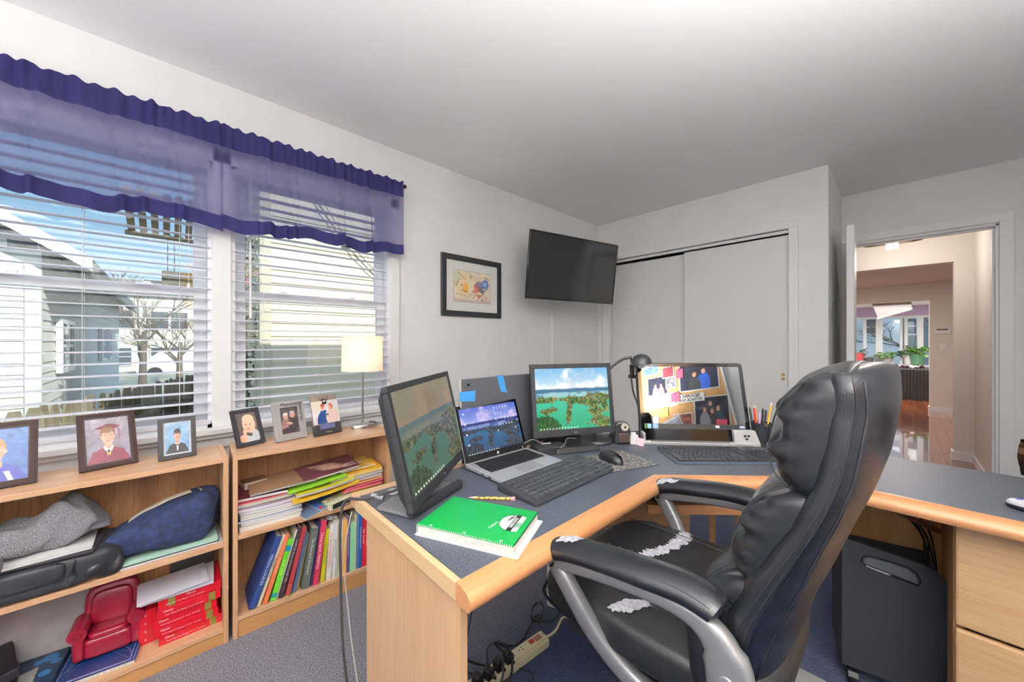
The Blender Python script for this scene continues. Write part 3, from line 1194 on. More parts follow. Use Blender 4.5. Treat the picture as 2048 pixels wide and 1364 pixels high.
# bare tree
def tree(name, label, base, h_, seed, m, spread=.5):
    r = random.Random(seed)
    o = thing(name, label, 'tree', base)
    MB().tube([(0, 0, 0), (.03, .02, h_*.25), (-.02, .05, h_*.5)], [.13, .10, .07], 8).go('trunk', m, o, sm=True)
    mb = MB()

    def grow(p, d, l, rd_, dep):
        q = p+d*l
        q2 = p+d*l*.5+Vector((r.uniform(-1, 1), r.uniform(-1, 1), r.uniform(-.3, .6)))*l*.08
        mb.tube([p, q2, q], [rd_, rd_*.8, rd_*.62], 5)
        if dep == 0:
            return
        for _ in range(3 if dep > 1 else 4):
            nd = (d+Vector((r.uniform(-1, 1), r.uniform(-1, 1), r.uniform(-.35, .7)))*spread*1.3).normalized()
            grow(q, nd, l*r.uniform(.6, .85), rd_*.6, dep-1)
    for _ in range(5):
        grow(Vector((0, 0, h_*r.uniform(.2, .5))), Vector((r.uniform(-.8, .8), r.uniform(-.8, .8), r.uniform(.4, 1))).normalized(), h_*.22, .05, 4)
    prop(mb.go('branches', m, o), kind='stuff')


BARK = mat('bark', (122, 108, 94), .95)
tree('bare_tree', 'leafless tree between the grey houses and the van', (-19, -.70, GZ), 4.6, 5, BARK)
tree('bare_tree', 'smaller leafless tree farther right behind the fence', (-22.5, .35, GZ), 3.8, 8, BARK, .6)
# fence
o = thing('picket_fence', 'weathered wooden picket fence outside the left window', 'fence', (0, 0, 0))
FEN = mat('weathered_wood', (170, 156, 130), .9, col2=(128, 114, 92), vscale=6, stretch=(1, 1, .2))
pf = [(-.062, 0, 0), (.062, 0, 0), (.062, 0, .93), (.035, 0, 1.0), (-.035, 0, 1.0), (-.062, 0, .93)]
first = None


def picket(x, y, rz, zs, zb):
    global first
    if first is None:
        vs = [(a, -.01, c) for a, b, c in pf]+[(a, .01, c) for a, b, c in pf]
        fs = [(0, 1, 2, 3, 4, 5), (11, 10, 9, 8, 7, 6)]+[(i, 6+i, 6+(i+1) % 6, (i+1) % 6) for i in range(6)]
        p = obj('picket', vs, fs, FEN, o)
        first = p
    else:
        p = first.copy()
        link(p, o)
    p.location = (x, y, zb)
    p.rotation_euler = (rad(random.uniform(-1.5, 1.5)), 0, rz)
    p.scale = (1, 1, zs)


for i in range(26):
    picket(-6.1-.02*random.random(), -1.0-.135*i, PI/2, 1.25+random.uniform(-.02, .02), GZ)
_a, _b = Vector((-6.4, -.98)), Vector((-10.3, .42))
_n = int((_b-_a).length/.135)
_dir = math.atan2((_b-_a).y, (_b-_a).x)
for i in range(_n):
    q = _a.lerp(_b, i/_n)
    picket(q.x, q.y, _dir+PI, 1.24+random.uniform(-.02, .02), GZ)
box('fence_rail', (-6.16, -4.4, .0), (-6.13, -1.0, .07), FEN, o)
MB().box((0, -.04, 0), ((_b-_a).length, -.012, .07)).go('fence_rail', FEN, o, loc=(_a.x, _a.y, .0), rot=(0, 0, _dir))
# van
o = thing('parked_van', 'white parked van beyond the fence', 'van', (-31.5, .9, GZ-.3), rotz=PI/2)
VB = mat('van_white', (226, 228, 230), .3, coat=.4)
pts = [(-2.3, .35), (-2.35, .95), (-1.9, 1.05), (-1.3, 1.62), (1.9, 1.66), (2.2, 1.1), (2.25, .35)]
mb = MB()
n = len(pts)
vs = [(x, -.85, z) for x, z in pts]+[(x, .85, z) for x, z in pts]
mb.add(vs, [tuple(range(n)), tuple(range(2*n-1, n-1, -1))]+[(i, n+i, n+(i+1) % n, (i+1) % n) for i in range(n)])
mb.go('body', VB, o, bev=.06)
for a, b in ((-1.15, -.35), (-.25, .65), (.75, 1.75)):
    box('side_window', (a, .84, 1.08), (b, .875, 1.52), DARKG, o)
for s in (-1, 1):
    for x in (-1.5, 1.45):
        MB().cyl((x, s*.78-.1, .34), .34, .2, 18, axis='y').go('wheel', BLKM, o)
    box('tail_light', (2.2, s*.7-.08, .8), (2.28, s*.7+.08, 1.05), mat('tail_red', (190, 50, 46), .3), o)
# beige house right outside the right window
bx_ = -4.6
o = thing('beige_house', 'beige clapboard house close outside the right window', 'house', (0, 0, 0))
ya = .69
boards(o, (bx_, 6.5), (bx_, ya+.10), GZ, 4.6, .143, SIDB, (1, 0))
box('corner_board', (bx_-.02, ya, GZ), (bx_+.035, ya+.10, 4.6), mat('beige_trim', (214, 204, 180), .7), o)
boards(o, (bx_, ya), (bx_-6, ya), GZ, 4.6, .143, SIDB, (0, -1))
box('wall_core', (bx_-6, ya+.003, GZ), (bx_-.003, 6.5, 4.6), SIDB, o)
UC = mat('utility_wire', (110, 100, 90), .7)
cable('utility_wire', [(bx_+.05, 1.15, 2.9), (bx_+.06, 1.55, 2.35), (bx_+.06, 2.2, 1.75)], .007, UC, o)
cable('utility_wire', [(bx_+.05, 1.22, 2.9), (bx_+.06, 1.62, 2.35), (bx_+.06, 2.2, 1.82)], .005, UC, o)
box('wire_clamp', (bx_+.02, 1.53, 2.33), (bx_+.08, 1.60, 2.38), UC, o)
# slatted porch roof corner and hanging feeder at the left window's upper right
o = thing('porch_roof', 'brown slatted porch roof corner seen at the top of the left window', 'porch roof', (-7.1, .02, 2.70))
BRN = mat('porch_brown', (170, 146, 116), .8)
for i in range(9):
    MB().box((-.1, -.42+i*.115, 0), (.9, -.35+i*.115, .05)).go('roof_slat', BRN, o, rot=(0, rad(-18), 0))
box('roof_beam', (-.12, -.45, -.05), (-.04, .66, .0), BRN, o)
box('roof_beam', (.74, -.45, .18), (.82, .66, .23), BRN, o)
MB().box((-.10, .60, -3.45), (-.02, .66, -.05)).go('post', SIDB, o)
o = thing('hanging_feeder', 'ochre box feeder hanging on two wires from the porch roof', 'bird feeder', (-7.1, -.09, 1.98))
OCH = mat('ochre_board', (150, 128, 84), .8, var=.15, vscale=12)
box('feeder_box', (-.10, .02, .0), (.10, .34, .20), OCH, o, bev=.01)
box('perch_arm', (-.02, -.16, .03), (.02, .02, .06), mat('dark_iron', (60, 56, 52), .6), o)
for y in (.08, .15):
    MB().cyl((0, y, .20), .005, .48, 5).go('hanging_wire', UC, o)
# shrub beside the beige house
o = thing('evergreen_shrub', 'thin climbing shrub at the corner of the beige house', 'shrub', (-4.68, .57, GZ))
MB().tube([(0, 0, 0), (.02, .02, 1.4), (-.02, 0, 3.2)], .015, 5).go('stem', BARK, o)
mb = MB()
r = np.random.default_rng(2)
for i in range(700):
    z = r.uniform(.1, 4.6)
    p = Vector((r.normal(0, .06), r.normal(0, .07), z))
    d = Vector((r.normal(), r.normal(), r.normal()*.5)).normalized()
    sd = d.cross(Vector((.3, .2, 1))).normalized()
    l = .06
    mb.add([p, p+d*l+sd*.02, p+d*l*1.6, p+d*l-sd*.02], [(0, 1, 2), (0, 2, 3)])
prop(mb.go('foliage', mat('olive_leaf', (120, 124, 96), .8), o), kind='stuff')

# ------------------------------------------------------------------ outside the living room windows
struct('ground_front', MB().box((-15, 13.4, -.8), (15, 40, -.7)), mat('winter_grass'), 'front yard beyond the living room')
o = thing('porch_railing', 'white balcony railing on the house across', 'railing', (0, 0, 0))
box('top_rail', (-1.3, 19.9, 1.45), (-.42, 19.95, 1.50), WINW, o)
box('bottom_rail', (-1.3, 19.9, 1.08), (-.42, 19.95, 1.12), WINW, o)
for i in range(15):
    box('baluster', (-1.28+i*.06, 19.91, 1.10), (-1.255+i*.06, 19.94, 1.46), WINW, o)
o = thing('white_house', 'white and grey house across the street, beyond the living room', 'house', (0, 0, 0))
boards(o, (-.55, 20.0), (0, 20.0), -.7, 4.0, .2, WINW, (0, -1))
boards(o, (-3, 20.4), (-.55, 20.4), -.7, 4.0, .2, SIDG, (0, -1))
boards(o, (0, 20.1), (.75, 20.1), -.7, 4.0, .2, mat('blue_grey_siding', (150, 158, 158), .8), (0, -1))
box('wall_core', (-3, 20.42, -.7), (.75, 24, 4.0), SIDG, o)
box('porch_deck', (-1.6, 19.9, .92), (-.40, 20.39, 1.08), WINW, o)
ext_window(o, (-.78, 20.38, 1.75), .42, .62, (0, -1))
ext_window(o, (.30, 20.08, 1.75), .22, .55, (0, -1))
o = thing('white_fence', 'low white fence in the front yard', 'fence', (0, 0, 0))
box('fence_panel', (-1.6, 16.0, .72), (.8, 16.04, .98), WINW, o)
for i in range(14):
    box('fence_bar', (-1.6+i*.17, 16.0, -.7), (-1.58+i*.17, 16.03, .72), WINW, o)
tree('bare_tree', 'leafless tree in front of the house across the street', (.75, 18.2, -.7), 3.6, 12, BARK, .6)
# ------------------------------------------------------------------ bookcases
OAK = wood('oak_case', (178, 134, 98), (208, 168, 132), 'z', .45, 16)
OAKX = wood('oak_case_long', (182, 138, 102), (214, 174, 138), 'x', .38, 16, coat=.15)
OAKB = wood('oak_back', (146, 100, 64), (182, 134, 92), 'z', .5, 13, contrast=(.38, .62))
OAKK = wood('oak_kick', (164, 116, 70), (194, 146, 96), 'x', .5, 12)


def bookcase(label, loc, rz, w, shelf_z, bot_z):
    o = thing('bookcase', label, 'bookcase', (loc[0], loc[1], 0), rz, group='low oak bookcases under the windows')
    d, h, t = .25, .74, .0165
    box('side_panel', (0, 0, 0), (t, d, h), OAK, o, bev=.0012)
    box('side_panel', (w-t, 0, 0), (w, d, h), OAK, o, bev=.0012)
    box('top_board', (t, .001, h-.022), (w-t, d, h-.004), OAKX, o, bev=.0012)
    box('shelf', (t, .003, shelf_z-.018), (w-t, d-.01, shelf_z), OAKX, o, bev=.0012)
    box('bottom_shelf', (t, .001, bot_z-.018), (w-t, d-.01, bot_z), OAKX, o, bev=.0012)
    box('kick_board', (t, .006, 0), (w-t, .02, bot_z-.018), OAKK, o)
    box('back_panel', (t, d-.006, bot_z), (w-t, d-.002, h-.022), OAKB, o)
    return o


LC = ((-1.833, -.476), rad(90), .65)
RC = ((-1.831, .187), rad(87.2), .652)
SZL, BZL = .400, .066
SZR, BZR = .412, .085
bookcase('left oak bookcase holding the bags and the red boxes', LC[0], LC[1], LC[2], SZL, BZL)
bookcase('right oak bookcase packed with magazines and upright books', RC[0], RC[1], RC[2], SZR, BZR)


def cw(case, x, y, z):
    c, s = math.cos(case[1]), math.sin(case[1])
    return (case[0][0]+x*c-y*s, case[0][1]+x*s+y*c, z)


def pmat(c, rough=.45):
    return mat('print_%d_%d_%d' % tuple(c), tuple(c), rough)


PAGES = mat('page_edges', (232, 226, 212), .9, var=.06, vscale=400, stretch=(1, .02, 1))
GOLD = pmat((205, 172, 96))
MT = Matrix(((0, 1, 0), (0, 0, -1), (-1, 0, 0)))   # text running down a spine that faces -y
SPINE_ROT = MT.to_euler()

books = [  # thickness, lean, height, setback, cover, lettering, lettering colour, size, label
    (.024, 20, .285, .012, (40, 62, 118), 'PERSON COURSES', (210, 214, 225), .013, 'tall navy book leaning at the far left of the lower shelf'),
    (.011, 19, .285, .016, (226, 214, 186), 'THE GREAT GUIDE', (70, 60, 50), .008, 'thin cream book leaning on the navy one'),
    (.016, 17.5, .28, .014, (222, 120, 74), 'Family Recipes', (240, 214, 190), .010, 'orange book between the cream guide and the lime green book'),
    (.021, 15.5, .25, .016, (104, 196, 44), '2 4/5 LIVE', (226, 240, 120), .013, 'lime green book with a teal band'),
    (.006, 15.5, .285, .02, (224, 222, 210), '', (0, 0, 0), .01, 'very thin white book right of the lime green one'),
    (.016, 15, .29, .014, (62, 48, 52), 'COMPUTER Buyers and School Guide 2008', (214, 208, 204), .0085, 'dark brown computer guide with white lettering'),
    (.018, 13.5, .285, .014, (158, 52, 60), '', (0, 0, 0), .01, 'dark red hardback leaning beside the computer guide'),
    (.015, 12, .25, .02, (76, 96, 128), '', (0, 0, 0), .01, 'slate blue book right of the dark red one'),
    (.006, 11, .24, .03, (196, 168, 96), '', (0, 0, 0), .01, 'thin gold-edged book beside the slate blue one'),
    (.030, 9, .262, .012, (92, 98, 92), 'The Illustrated Dictionary', (222, 222, 214), .013, 'thick grey-green dictionary with pale lettering'),
    (.008, 8, .278, .02, (46, 44, 92), '', (0, 0, 0), .01, 'thin dark blue book beside the grey dictionary'),
    (.022, 7.5, .285, .012, (190, 52, 82), 'Once upon America', (240, 224, 226), .017, 'crimson book with America on its spine'),
    (.017, 5.5, .238, .022, (206, 200, 40), 'Mathematics for Schools', (120, 120, 30), .008, 'yellow book right of the crimson America book'),
    (.019, 4, .255, .014, (236, 230, 218), 'For Good Immune Factors 2', (206, 70, 66), .0115, 'white book with red lettering and a 2'),
    (.012, 3, .265, .006, (240, 240, 238), 'BIBLE CHARTS & HABITS', (110, 110, 110), .007, 'plain white paperback right of the red-lettered one'),
    (.009, 2.5, .265, .012, (222, 220, 196), '', (0, 0, 0), .01, 'slim ivory book between two white paperbacks'),
    (.015, 2, .262, .01, (232, 224, 198), 'THE ENGLISH VOCAB', (70, 62, 50), .008, 'cream paperback with black lettering, left of the orange one'),
    (.019, 1.5, .258, .01, (240, 178, 92), 'LITTLE ROOM TO GROW', (214, 130, 60), .008, 'apricot orange paperback in the middle of the row'),
    (.014, 1.5, .262, .014, (104, 66, 132), 'Great Women Learning Together', (226, 214, 232), .0075, 'purple paperback beside the mint green book'),
    (.022, 1, .232, .012, (150, 216, 164), '', (0, 0, 0), .01, 'short mint green book'),
    (.005, 1, .268, .012, (232, 214, 180), '', (0, 0, 0), .01, 'very thin tan book right of the mint green one'),
    (.013, .8, .272, .016, (84, 130, 160), '', (0, 0, 0), .01, 'steel blue book left of the royal blue one'),
    (.014, .8, .276, .012, (40, 82, 152), 'Educational Planning Software', (214, 222, 240), .0075, 'royal blue book left of the two bright red ones'),
    (.015, .5, .282, .012, (200, 30, 46), 'Title  Comedy', (244, 220, 220), .011, 'bright red book, the left of two'),
    (.014, .5, .278, .012, (204, 34, 62), 'Content Area Reading', (246, 224, 226), .009, 'pinkish red book, the right of two'),
    (.013, .3, .255, .03, (168, 148, 112), 'COLLECT', (96, 80, 50), .009, 'tan book right of the two red ones'),
    (.016, .3, .245, .03, (232, 228, 222), 'WORTH THE FIREWALL', (90, 80, 90), .0085, 'white book near the right end of the row'),
    (.013, .2, .243, .03, (238, 238, 236), '', (0, 0, 0), .01, 'plain white book at the desk end of the row'),
    (.011, 0, .225, .04, (120, 96, 84), '', (0, 0, 0), .01, 'brown book behind the hanging grey cable'),
    (.011, 0, .225, .04, (134, 110, 96), '', (0, 0, 0), .01, 'light brown last book of the row'),
]
s = .606
prev = 0.0
for (th, ln, hh, sb, cv, tx, tcol, ts, lb) in reversed(books):
    s_r = s-hh*math.sin(rad(max(0, ln-prev)))-.0004
    p = cw(RC, s_r, sb, BZR)
    o = thing('book', lb, 'book', p, group='books upright on the lower shelf')
    o.rotation_euler = (Matrix.Rotation(RC[1], 3, 'Z') @ Matrix.Rotation(rad(ln), 3, 'Y')).to_euler()
    dp = .165
    c_ = MB().box((-th, 0, 0), (0, .0025, hh)).box((-th, .0025, 0), (-th+.0016, dp, hh)).box((-.0016, .0025, 0), (0, dp, hh))
    c_.go('cover', pmat(cv), o)
    box('pages', (-th+.0016, .0025, .003), (-.0016, dp-.004, hh-.004), PAGES, o)
    if tx:
        L_ = len(tx)*ts*.52
        sc_ = min(1.0, hh*.86/L_)
        text('spine_lettering', tx, ts*1.15, pmat(tcol), o, (-th/2, -.0002, hh*.53), SPINE_ROT, .0002, sx=sc_)
    if 'teal band' in lb:
        box('spine_band', (-th-.0002, -.0003, .012), (.0002, .0, .03), pmat((40, 150, 150)), o)
        box('spine_band', (-th-.0002, -.0003, .20), (.0002, .0, .222), pmat((30, 130, 170)), o)
    if 'dark red hard' in lb:
        for z in (.02, .03, .04):
            box('gold_line', (-th-.0002, -.0003, z), (.0002, .0, z+.0015), GOLD, o)
    prev = ln
    s = s_r-th/math.cos(rad(ln))
print('books end at', s)
# crumpled white plastic on top of the books, a small green toy feather
o = MB().grid(16, 8, lambda u, v: cw(RC, .33+u*.075, .03+v*.07, BZR+.272+.012*math.sin(u*3.1)*math.sin(v*3.1)+.003*math.sin(u*21+v*9))).go('plastic_bag', mat('white_plastic_film', (236, 236, 238), .25), None, sm=True, ang=None)
prop(o, 'crumpled white plastic bag lying on top of the upright books', 'plastic bag')
o = thing('toy_feather', 'small green and yellow feather on the shelf before the books', 'feather', cw(RC, .205, .018, BZR), RC[1]+rad(50))
MB().add([(-.03, 0, .001), (0, -.006, .006), (.03, -.003, .004), (.034, 0, .008), (.028, .005, .003), (0, .006, .004)], [(0, 1, 5), (1, 2, 4, 5), (2, 3, 4)]).go('vane', pmat((30, 120, 50)), o)
MB().tube([(-.045, .0, .001), (-.03, 0, .002), (.02, 0, .005)], .001, 5).go('quill', pmat((200, 190, 40)), o)


# ---- flat things: magazines, notebooks, folders
def flat_item(name, label, cat, case, x, y, z, lx, ly, lz, cover, pages=(236, 232, 226), rz=0, rx=0, ry=0, spiral=None, group=None, printcv=None, bend=0.0):
    """lies flat: centre of bottom at (x,y,z); cover on top; spiral: 'front' side"""
    o = thing(name, label, cat, cw(case, x, y, z), group=group)
    o.rotation_euler = (Matrix.Rotation(case[1]+rad(rz), 3, 'Z') @ Matrix.Rotation(rad(ry), 3, 'Y') @ Matrix.Rotation(rad(rx), 3, 'X')).to_euler()
    hx, hy = lx/2, ly/2
    n = 10

    def bz(u):
        return bend*(4*(u-.5)**2)
    for nm, z0, z1, mm, ins in (('pages', 0, lz-.0012, pmat(pages, .85), .0015), ('cover', lz-.0012, lz, pmat(cover), 0)):
        vs, fs = [], []
        for i in range(n+1):
            u = i/n
            xx = (-hx+ins)+(lx-2*ins)*u
            b = bz(u)
            vs += [(xx, -hy+ins, z0+b), (xx, hy-ins, z0+b), (xx, hy-ins, z1+b), (xx, -hy+ins, z1+b)]
        for i in range(n):
            for k in range(4):
                a = i*4+k
                c = i*4+(k+1) % 4
                fs.append((a, c, c+4, a+4))
        fs += [(3, 2, 1, 0), (n*4, n*4+1, n*4+2, n*4+3)]
        obj(nm, vs, fs, mm, o)
    if printcv is not None and not bend:
        printed('cover_print', printcv, lx, ly, PRINT, o, (-hx, -hy, lz+.0004), (-PI/2, 0, 0))
    if spiral:
        mb = MB()
        k = int((lx if spiral == 'front' else ly)/.008)
        for i in range(k):
            c = []
            for a in range(8):
                th_ = 2*PI*a/8
                if spiral == 'front':
                    c.append((-hx+.006+i*.008, -hy+.001+.0035*math.cos(th_), lz/2+(.0035+lz*.35)*math.sin(th_)+bz(i/k)))
                else:
                    c.append((-hx+.001+.0035*math.cos(th_), -hy+.006+i*.008, lz/2+(.0035+lz*.35)*math.sin(th_)+bend))
            mb.tube(c, .0007, 4, closed=True)
        mb.go('spiral_wire', mat('wire_grey', (120, 120, 124), .35, metal=.8), o)
    return o


G1 = 'magazines and notebooks piled on the upper shelf'
z = SZR
for i, (lz, cov, pg, lb, dx, rz_, sp, bd) in enumerate((
        (.019, (232, 232, 228), (226, 224, 216), 'thick white binder at the bottom of the left pile', 0, 0, None, .0),
        (.010, (236, 234, 230), (232, 230, 222), 'white notebook second from the bottom of the left pile', .004, 1, 'left', .003),
        (.010, (60, 106, 176), (224, 226, 230), 'blue notebook low in the left pile', -.003, -1, 'left', .003),
        (.011, (226, 226, 214), (234, 232, 224), 'ivory notebook above the blue one', .003, .5, 'left', .003),
        (.010, (200, 200, 190), (236, 234, 226), 'pale grey notebook in the middle of the left pile', .0, 2, 'left', .004),
        (.011, (176, 130, 160), (238, 236, 234), 'mauve notebook under the lilac one', .002, -1.5, 'left', .005),
        (.014, (168, 150, 206), (236, 232, 238), 'lilac notebook in the left pile', -.006, 1.0, 'left', .005),
        (.008, (60, 54, 52), (190, 180, 170), 'black spiral-bound notebook above the lilac one', -.01, -2, 'front', .003),
        (.014, (206, 176, 160), (214, 206, 196), 'beige folder of papers near the top of the left pile', -.02, 2, None, .002),
        (.006, (196, 60, 76), (214, 120, 128), 'thin red folder under the maroon book', -.01, 3, None, 0))):
    flat_item('notebook', lb, 'notebook', RC, .135+dx, .125, z, .225, .19, lz, cov, pg, rz=rz_, spiral=sp, group=G1, bend=bd)
    z += lz+.0006
    if bd and i < 8:
        z += 0
flat_item('hardback_book', 'glossy maroon book lying at the top left of the pile', 'book', RC, .108, .118, z+.004, .185, .18, .012, (96, 36, 44), rz=-3, group=G1)
flat_item('box_of_tape', 'small brown and white carton beside the maroon book', 'box', RC, .085, .165, z+.018, .09, .06, .03, (120, 84, 62), (206, 200, 190), rz=12)
ztop = z+.02
flat_item('spiral_notebook', 'kraft brown spiral notebook lying across the left pile', 'notebook', RC, .185, .105, ztop+.012, .25, .175, .009, (150, 116, 88), (228, 226, 220), rz=-2, ry=-2.5, rx=4, spiral='front', group=G1)


def cover_cv(base, kind, seed):
    c = Canvas(40, 30, base).mottle(.25, 5, seed)
    r = np.random.default_rng(seed)
    if kind == 'fingers':
        for k in range(5):
            c.ell(.42+.05*k, .30+.11*k, .26, .045, (214, 170, 150), .25)
        c.rect(.76, .62, .95, .70, (220, 220, 220), .7)
        c.rect(.78, .76, .95, .84, (220, 220, 220), .7)
    else:
        for k in range(9):
            c.ell(r.uniform(.1, .9), r.uniform(.1, .9), r.uniform(.03, .12), r.uniform(.03, .12), tuple(r.integers(30, 240, 3)), r.uniform(0, 3), .7)
    return c


flat_item('folder', 'bright lime green folder in the middle of the pile', 'folder', RC, .315, .10, .545, .25, .17, .006, (150, 206, 60), (140, 190, 50), rz=2, ry=-4, rx=7, group=G1)
flat_item('magazine', 'maroon magazine with a hand on its cover, on top of the lime folder', 'magazine', RC, .375, .11, .575, .25, .17, .010, (92, 50, 58), (236, 226, 216), rz=3, ry=-4, rx=5, group=G1, printcv=cover_cv((98, 56, 64), 'fingers', 4))
flat_item('workbook', 'yellow and green workbook under the lime folder', 'workbook', RC, .345, .095, .515, .25, .17, .012, (214, 204, 60), (216, 214, 206), rz=4, ry=-3, rx=5, group=G1, bend=.006)
flat_item('workbook', 'orange-yellow workbook below the green and yellow one', 'workbook', RC, .350, .09, .492, .29, .16, .010, (236, 190, 50), (238, 200, 70), rz=5, ry=-4, rx=5, group=G1, bend=.008)
flat_item('magazine', 'light blue magazine corner showing beside the workbooks', 'magazine', RC, .415, .11, .535, .10, .15, .012, (110, 176, 212), rz=6, ry=-3, rx=5, group=G1)
z = .462
for lz, cov, lb, rz_ in ((.013, (196, 30, 50), 'red folder at the bottom of the right pile', -2), (.010, (206, 36, 70), 'pinkish red folder in the right pile', 3), (.012, (236, 120, 50), 'orange folder in the right pile', 1),
                        (.014, (176, 160, 152), 'grey-brown book in the right pile', -2), (.012, (206, 200, 196), 'pale grey book in the right pile', 2), (.016, (244, 190, 50), 'yellow workbook on top of the right pile', -1)):
    flat_item('folder' if 'folder' in lb else 'workbook', lb, 'folder' if 'folder' in lb else 'workbook', RC, .525, .125, z, .19, .18, lz, cov, tuple(min(255, int(c*.6+90)) for c in cov), rz=rz_, ry=-2, group=G1)
    z += lz+.0022
flat_item('picture_book', 'yellow picture book with a cartoonless colourful cover, leaning on the right pile', 'book', RC, .505, .135, z+.004, .17, .16, .008, (240, 196, 70), rz=2, ry=-1, group=G1, printcv=cover_cv((238, 196, 80), 'b', 9))
flat_item('crayon_box', 'yellow and purple crayon box at the right end of the upper shelf', 'box', RC, .545, .055, SZR, .15, .07, .042, (236, 214, 60), (86, 50, 110), rz=14, group=None, printcv=cover_cv((236, 214, 60), 'c', 5))
o = thing('game_box', 'slim box with black side and pale patterned lid, before the workbooks', 'box', cw(RC, .425, .038, SZR+.006), RC[1]+rad(16), rot=(0, rad(-4), RC[1]+rad(16)))
box('box_body', (-.075, -.03, 0), (.075, .05, .030), pmat((230, 226, 190)), o, bev=.001)
box('black_side', (-.066, -.0306, .004), (.070, -.0300, .026), BLKM, o)
printed('lid_print', cover_cv((224, 222, 196), 'd', 6), .148, .078, PRINT, o, (-.074, -.029, .0304), (-PI/2, 0, 0))
flat_item('catalogue', 'blue and grey catalogue sliding down at the front of the upper shelf', 'magazine', RC, .298, .062, SZR+.006, .13, .12, .008, (92, 112, 140), rz=18, ry=-7, rx=5, group=G1)
flat_item('catalogue', 'bright blue catalogue beside the slim box', 'magazine', RC, .345, .075, SZR+.016, .10, .11, .008, (70, 110, 190), rz=22, ry=-6, rx=4, group=G1, printcv=cover_cv((70, 110, 190), 'e', 8))

# ---- left bookcase, upper shelf: bags
GREYF = mat('heather_grey_cloth', (142, 142, 146), .95, col2=(84, 84, 90), vscale=520, bump=.5, bscale=300, ramp=(.40, .62))
NAVYF = mat('navy_canvas', (32, 44, 78), .9, var=.18, vscale=60, bump=.5, bscale=380)
BAGB = mat('black_nylon', (40, 42, 48), .55, var=.15, vscale=20, bump=.25, bscale=200)
CREAMF = mat('cream_canvas', (220, 210, 194), .9, bump=.4, bscale=300)


def noise3(p, s, sd=0):
    return (math.sin(p[0]*s*1.1+sd)*math.sin(p[1]*s*1.7+sd*2+1)+math.sin(p[2]*s*1.3+sd*3+p[0]*s*.7)*.6+math.sin((p[0]+p[1]-p[2])*s*2.3+sd)*.4)/2.0


def lump(name, m, parent, c, r, e=.5, n=(40, 22), amp=.006, sc=30, sd=1, fn=None, cap=None):
    """superellipsoid body with soft wrinkles"""
    vs, fs = [], []
    nu, nv = n

    def sp(x, p):
        return math.copysign(abs(x)**p, x)
    for j in range(nv+1):
        ph = -PI/2+PI*j/nv
        for i in range(nu):
            th = 2*PI*i/nu
            d = Vector((sp(math.cos(ph), e)*sp(math.cos(th), e), sp(math.cos(ph), e)*sp(math.sin(th), e), sp(math.sin(ph), e)))
            p = Vector((d.x*r[0], d.y*r[1], d.z*r[2]))
            k = 1+amp/max(r)*noise3(p, sc, sd)*2
            p = p*k
            if fn:
                p = Vector(fn(p, d))
            vs.append((c[0]+p.x, c[1]+p.y, c[2]+p.z))
    for j in range(nv):
        for i in range(nu):
            k = (i+1) % nu
            fs.append((j*nu+i, j*nu+k, (j+1)*nu+k, (j+1)*nu+i))
    o = obj(name, vs, fs, m, parent, sm=True, ang=None)
    return o


G2 = 'folders under the navy tote'
z = SZL
for lz, cov, lb, dx in ((.003, (214, 206, 214), 'loose printed flyers at the bottom under the navy tote', .015), (.004, (238, 238, 236), 'white folder under the navy tote', -.004),
                        (.003, (40, 46, 60), 'thin dark folder under the navy tote', 0), (.007, (176, 214, 196), 'mint green folder directly under the navy tote', -.002)):
    flat_item('folder', lb, 'folder', LC, .480+dx, .118, z, .285, .20, lz, cov, cov, rz=-1+dx*60, group=G2)
    z += lz+.0006
# navy tote lying on its side
o = thing('navy_tote_bag', 'navy canvas tote bag with cream trim lying on the folders', 'bag', cw(LC, .475, .115, z), LC[1])


def nf(p, d):
    u = (p.x/.152+1)/2
    y = p.y*(1-.25*(1-u))
    zz = (p.z+.082)*(.74+.42*u)*(1-.30*max(0, .5-u))
    return (p.x, y-.012*(1-u), max(zz, .002+.01*abs(d.x)))


lump('bag_body', NAVYF, o, (0, 0, .0), (.152, .095, .082), .55, (64, 32), .010, 26, 3, nf)
tb = MB()
pts = []
for k in range(40):
    u = k/39
    x = -.150+.300*u
    top = .164*(.74+.42*u)*(1-.30*max(0, .5-u))
    edge = 1-abs(2*u-1)**5*.55
    pts.append((x, .012+.018*math.sin(u*3), top*edge*1.005+.001))
pts = [(-.149, -.06, .03), (-.155, -.03, .055)]+pts[1:-1]+[(.152, .05, .10)]
tb.tube(spline(pts, 2), .022, 8, ry=.0045, up=(0, 1, 0))
tb.go('cream_trim', CREAMF, o, sm=True)
MB().tube(spline([(-.05, -.005, .118), (-.045, -.045, .116), (-.04, -.075, .09)], 5), .013, 8, ry=.0025, up=(1, 0, 0)).go('handle_tab', NAVYF, o, sm=True)
MB().tube(spline([(.075, .045, .172), (.08, .01, .176), (.085, -.015, .170)], 5), .013, 8, ry=.003, up=(1, 0, 0)).go('handle_tab', NAVYF, o, sm=True)
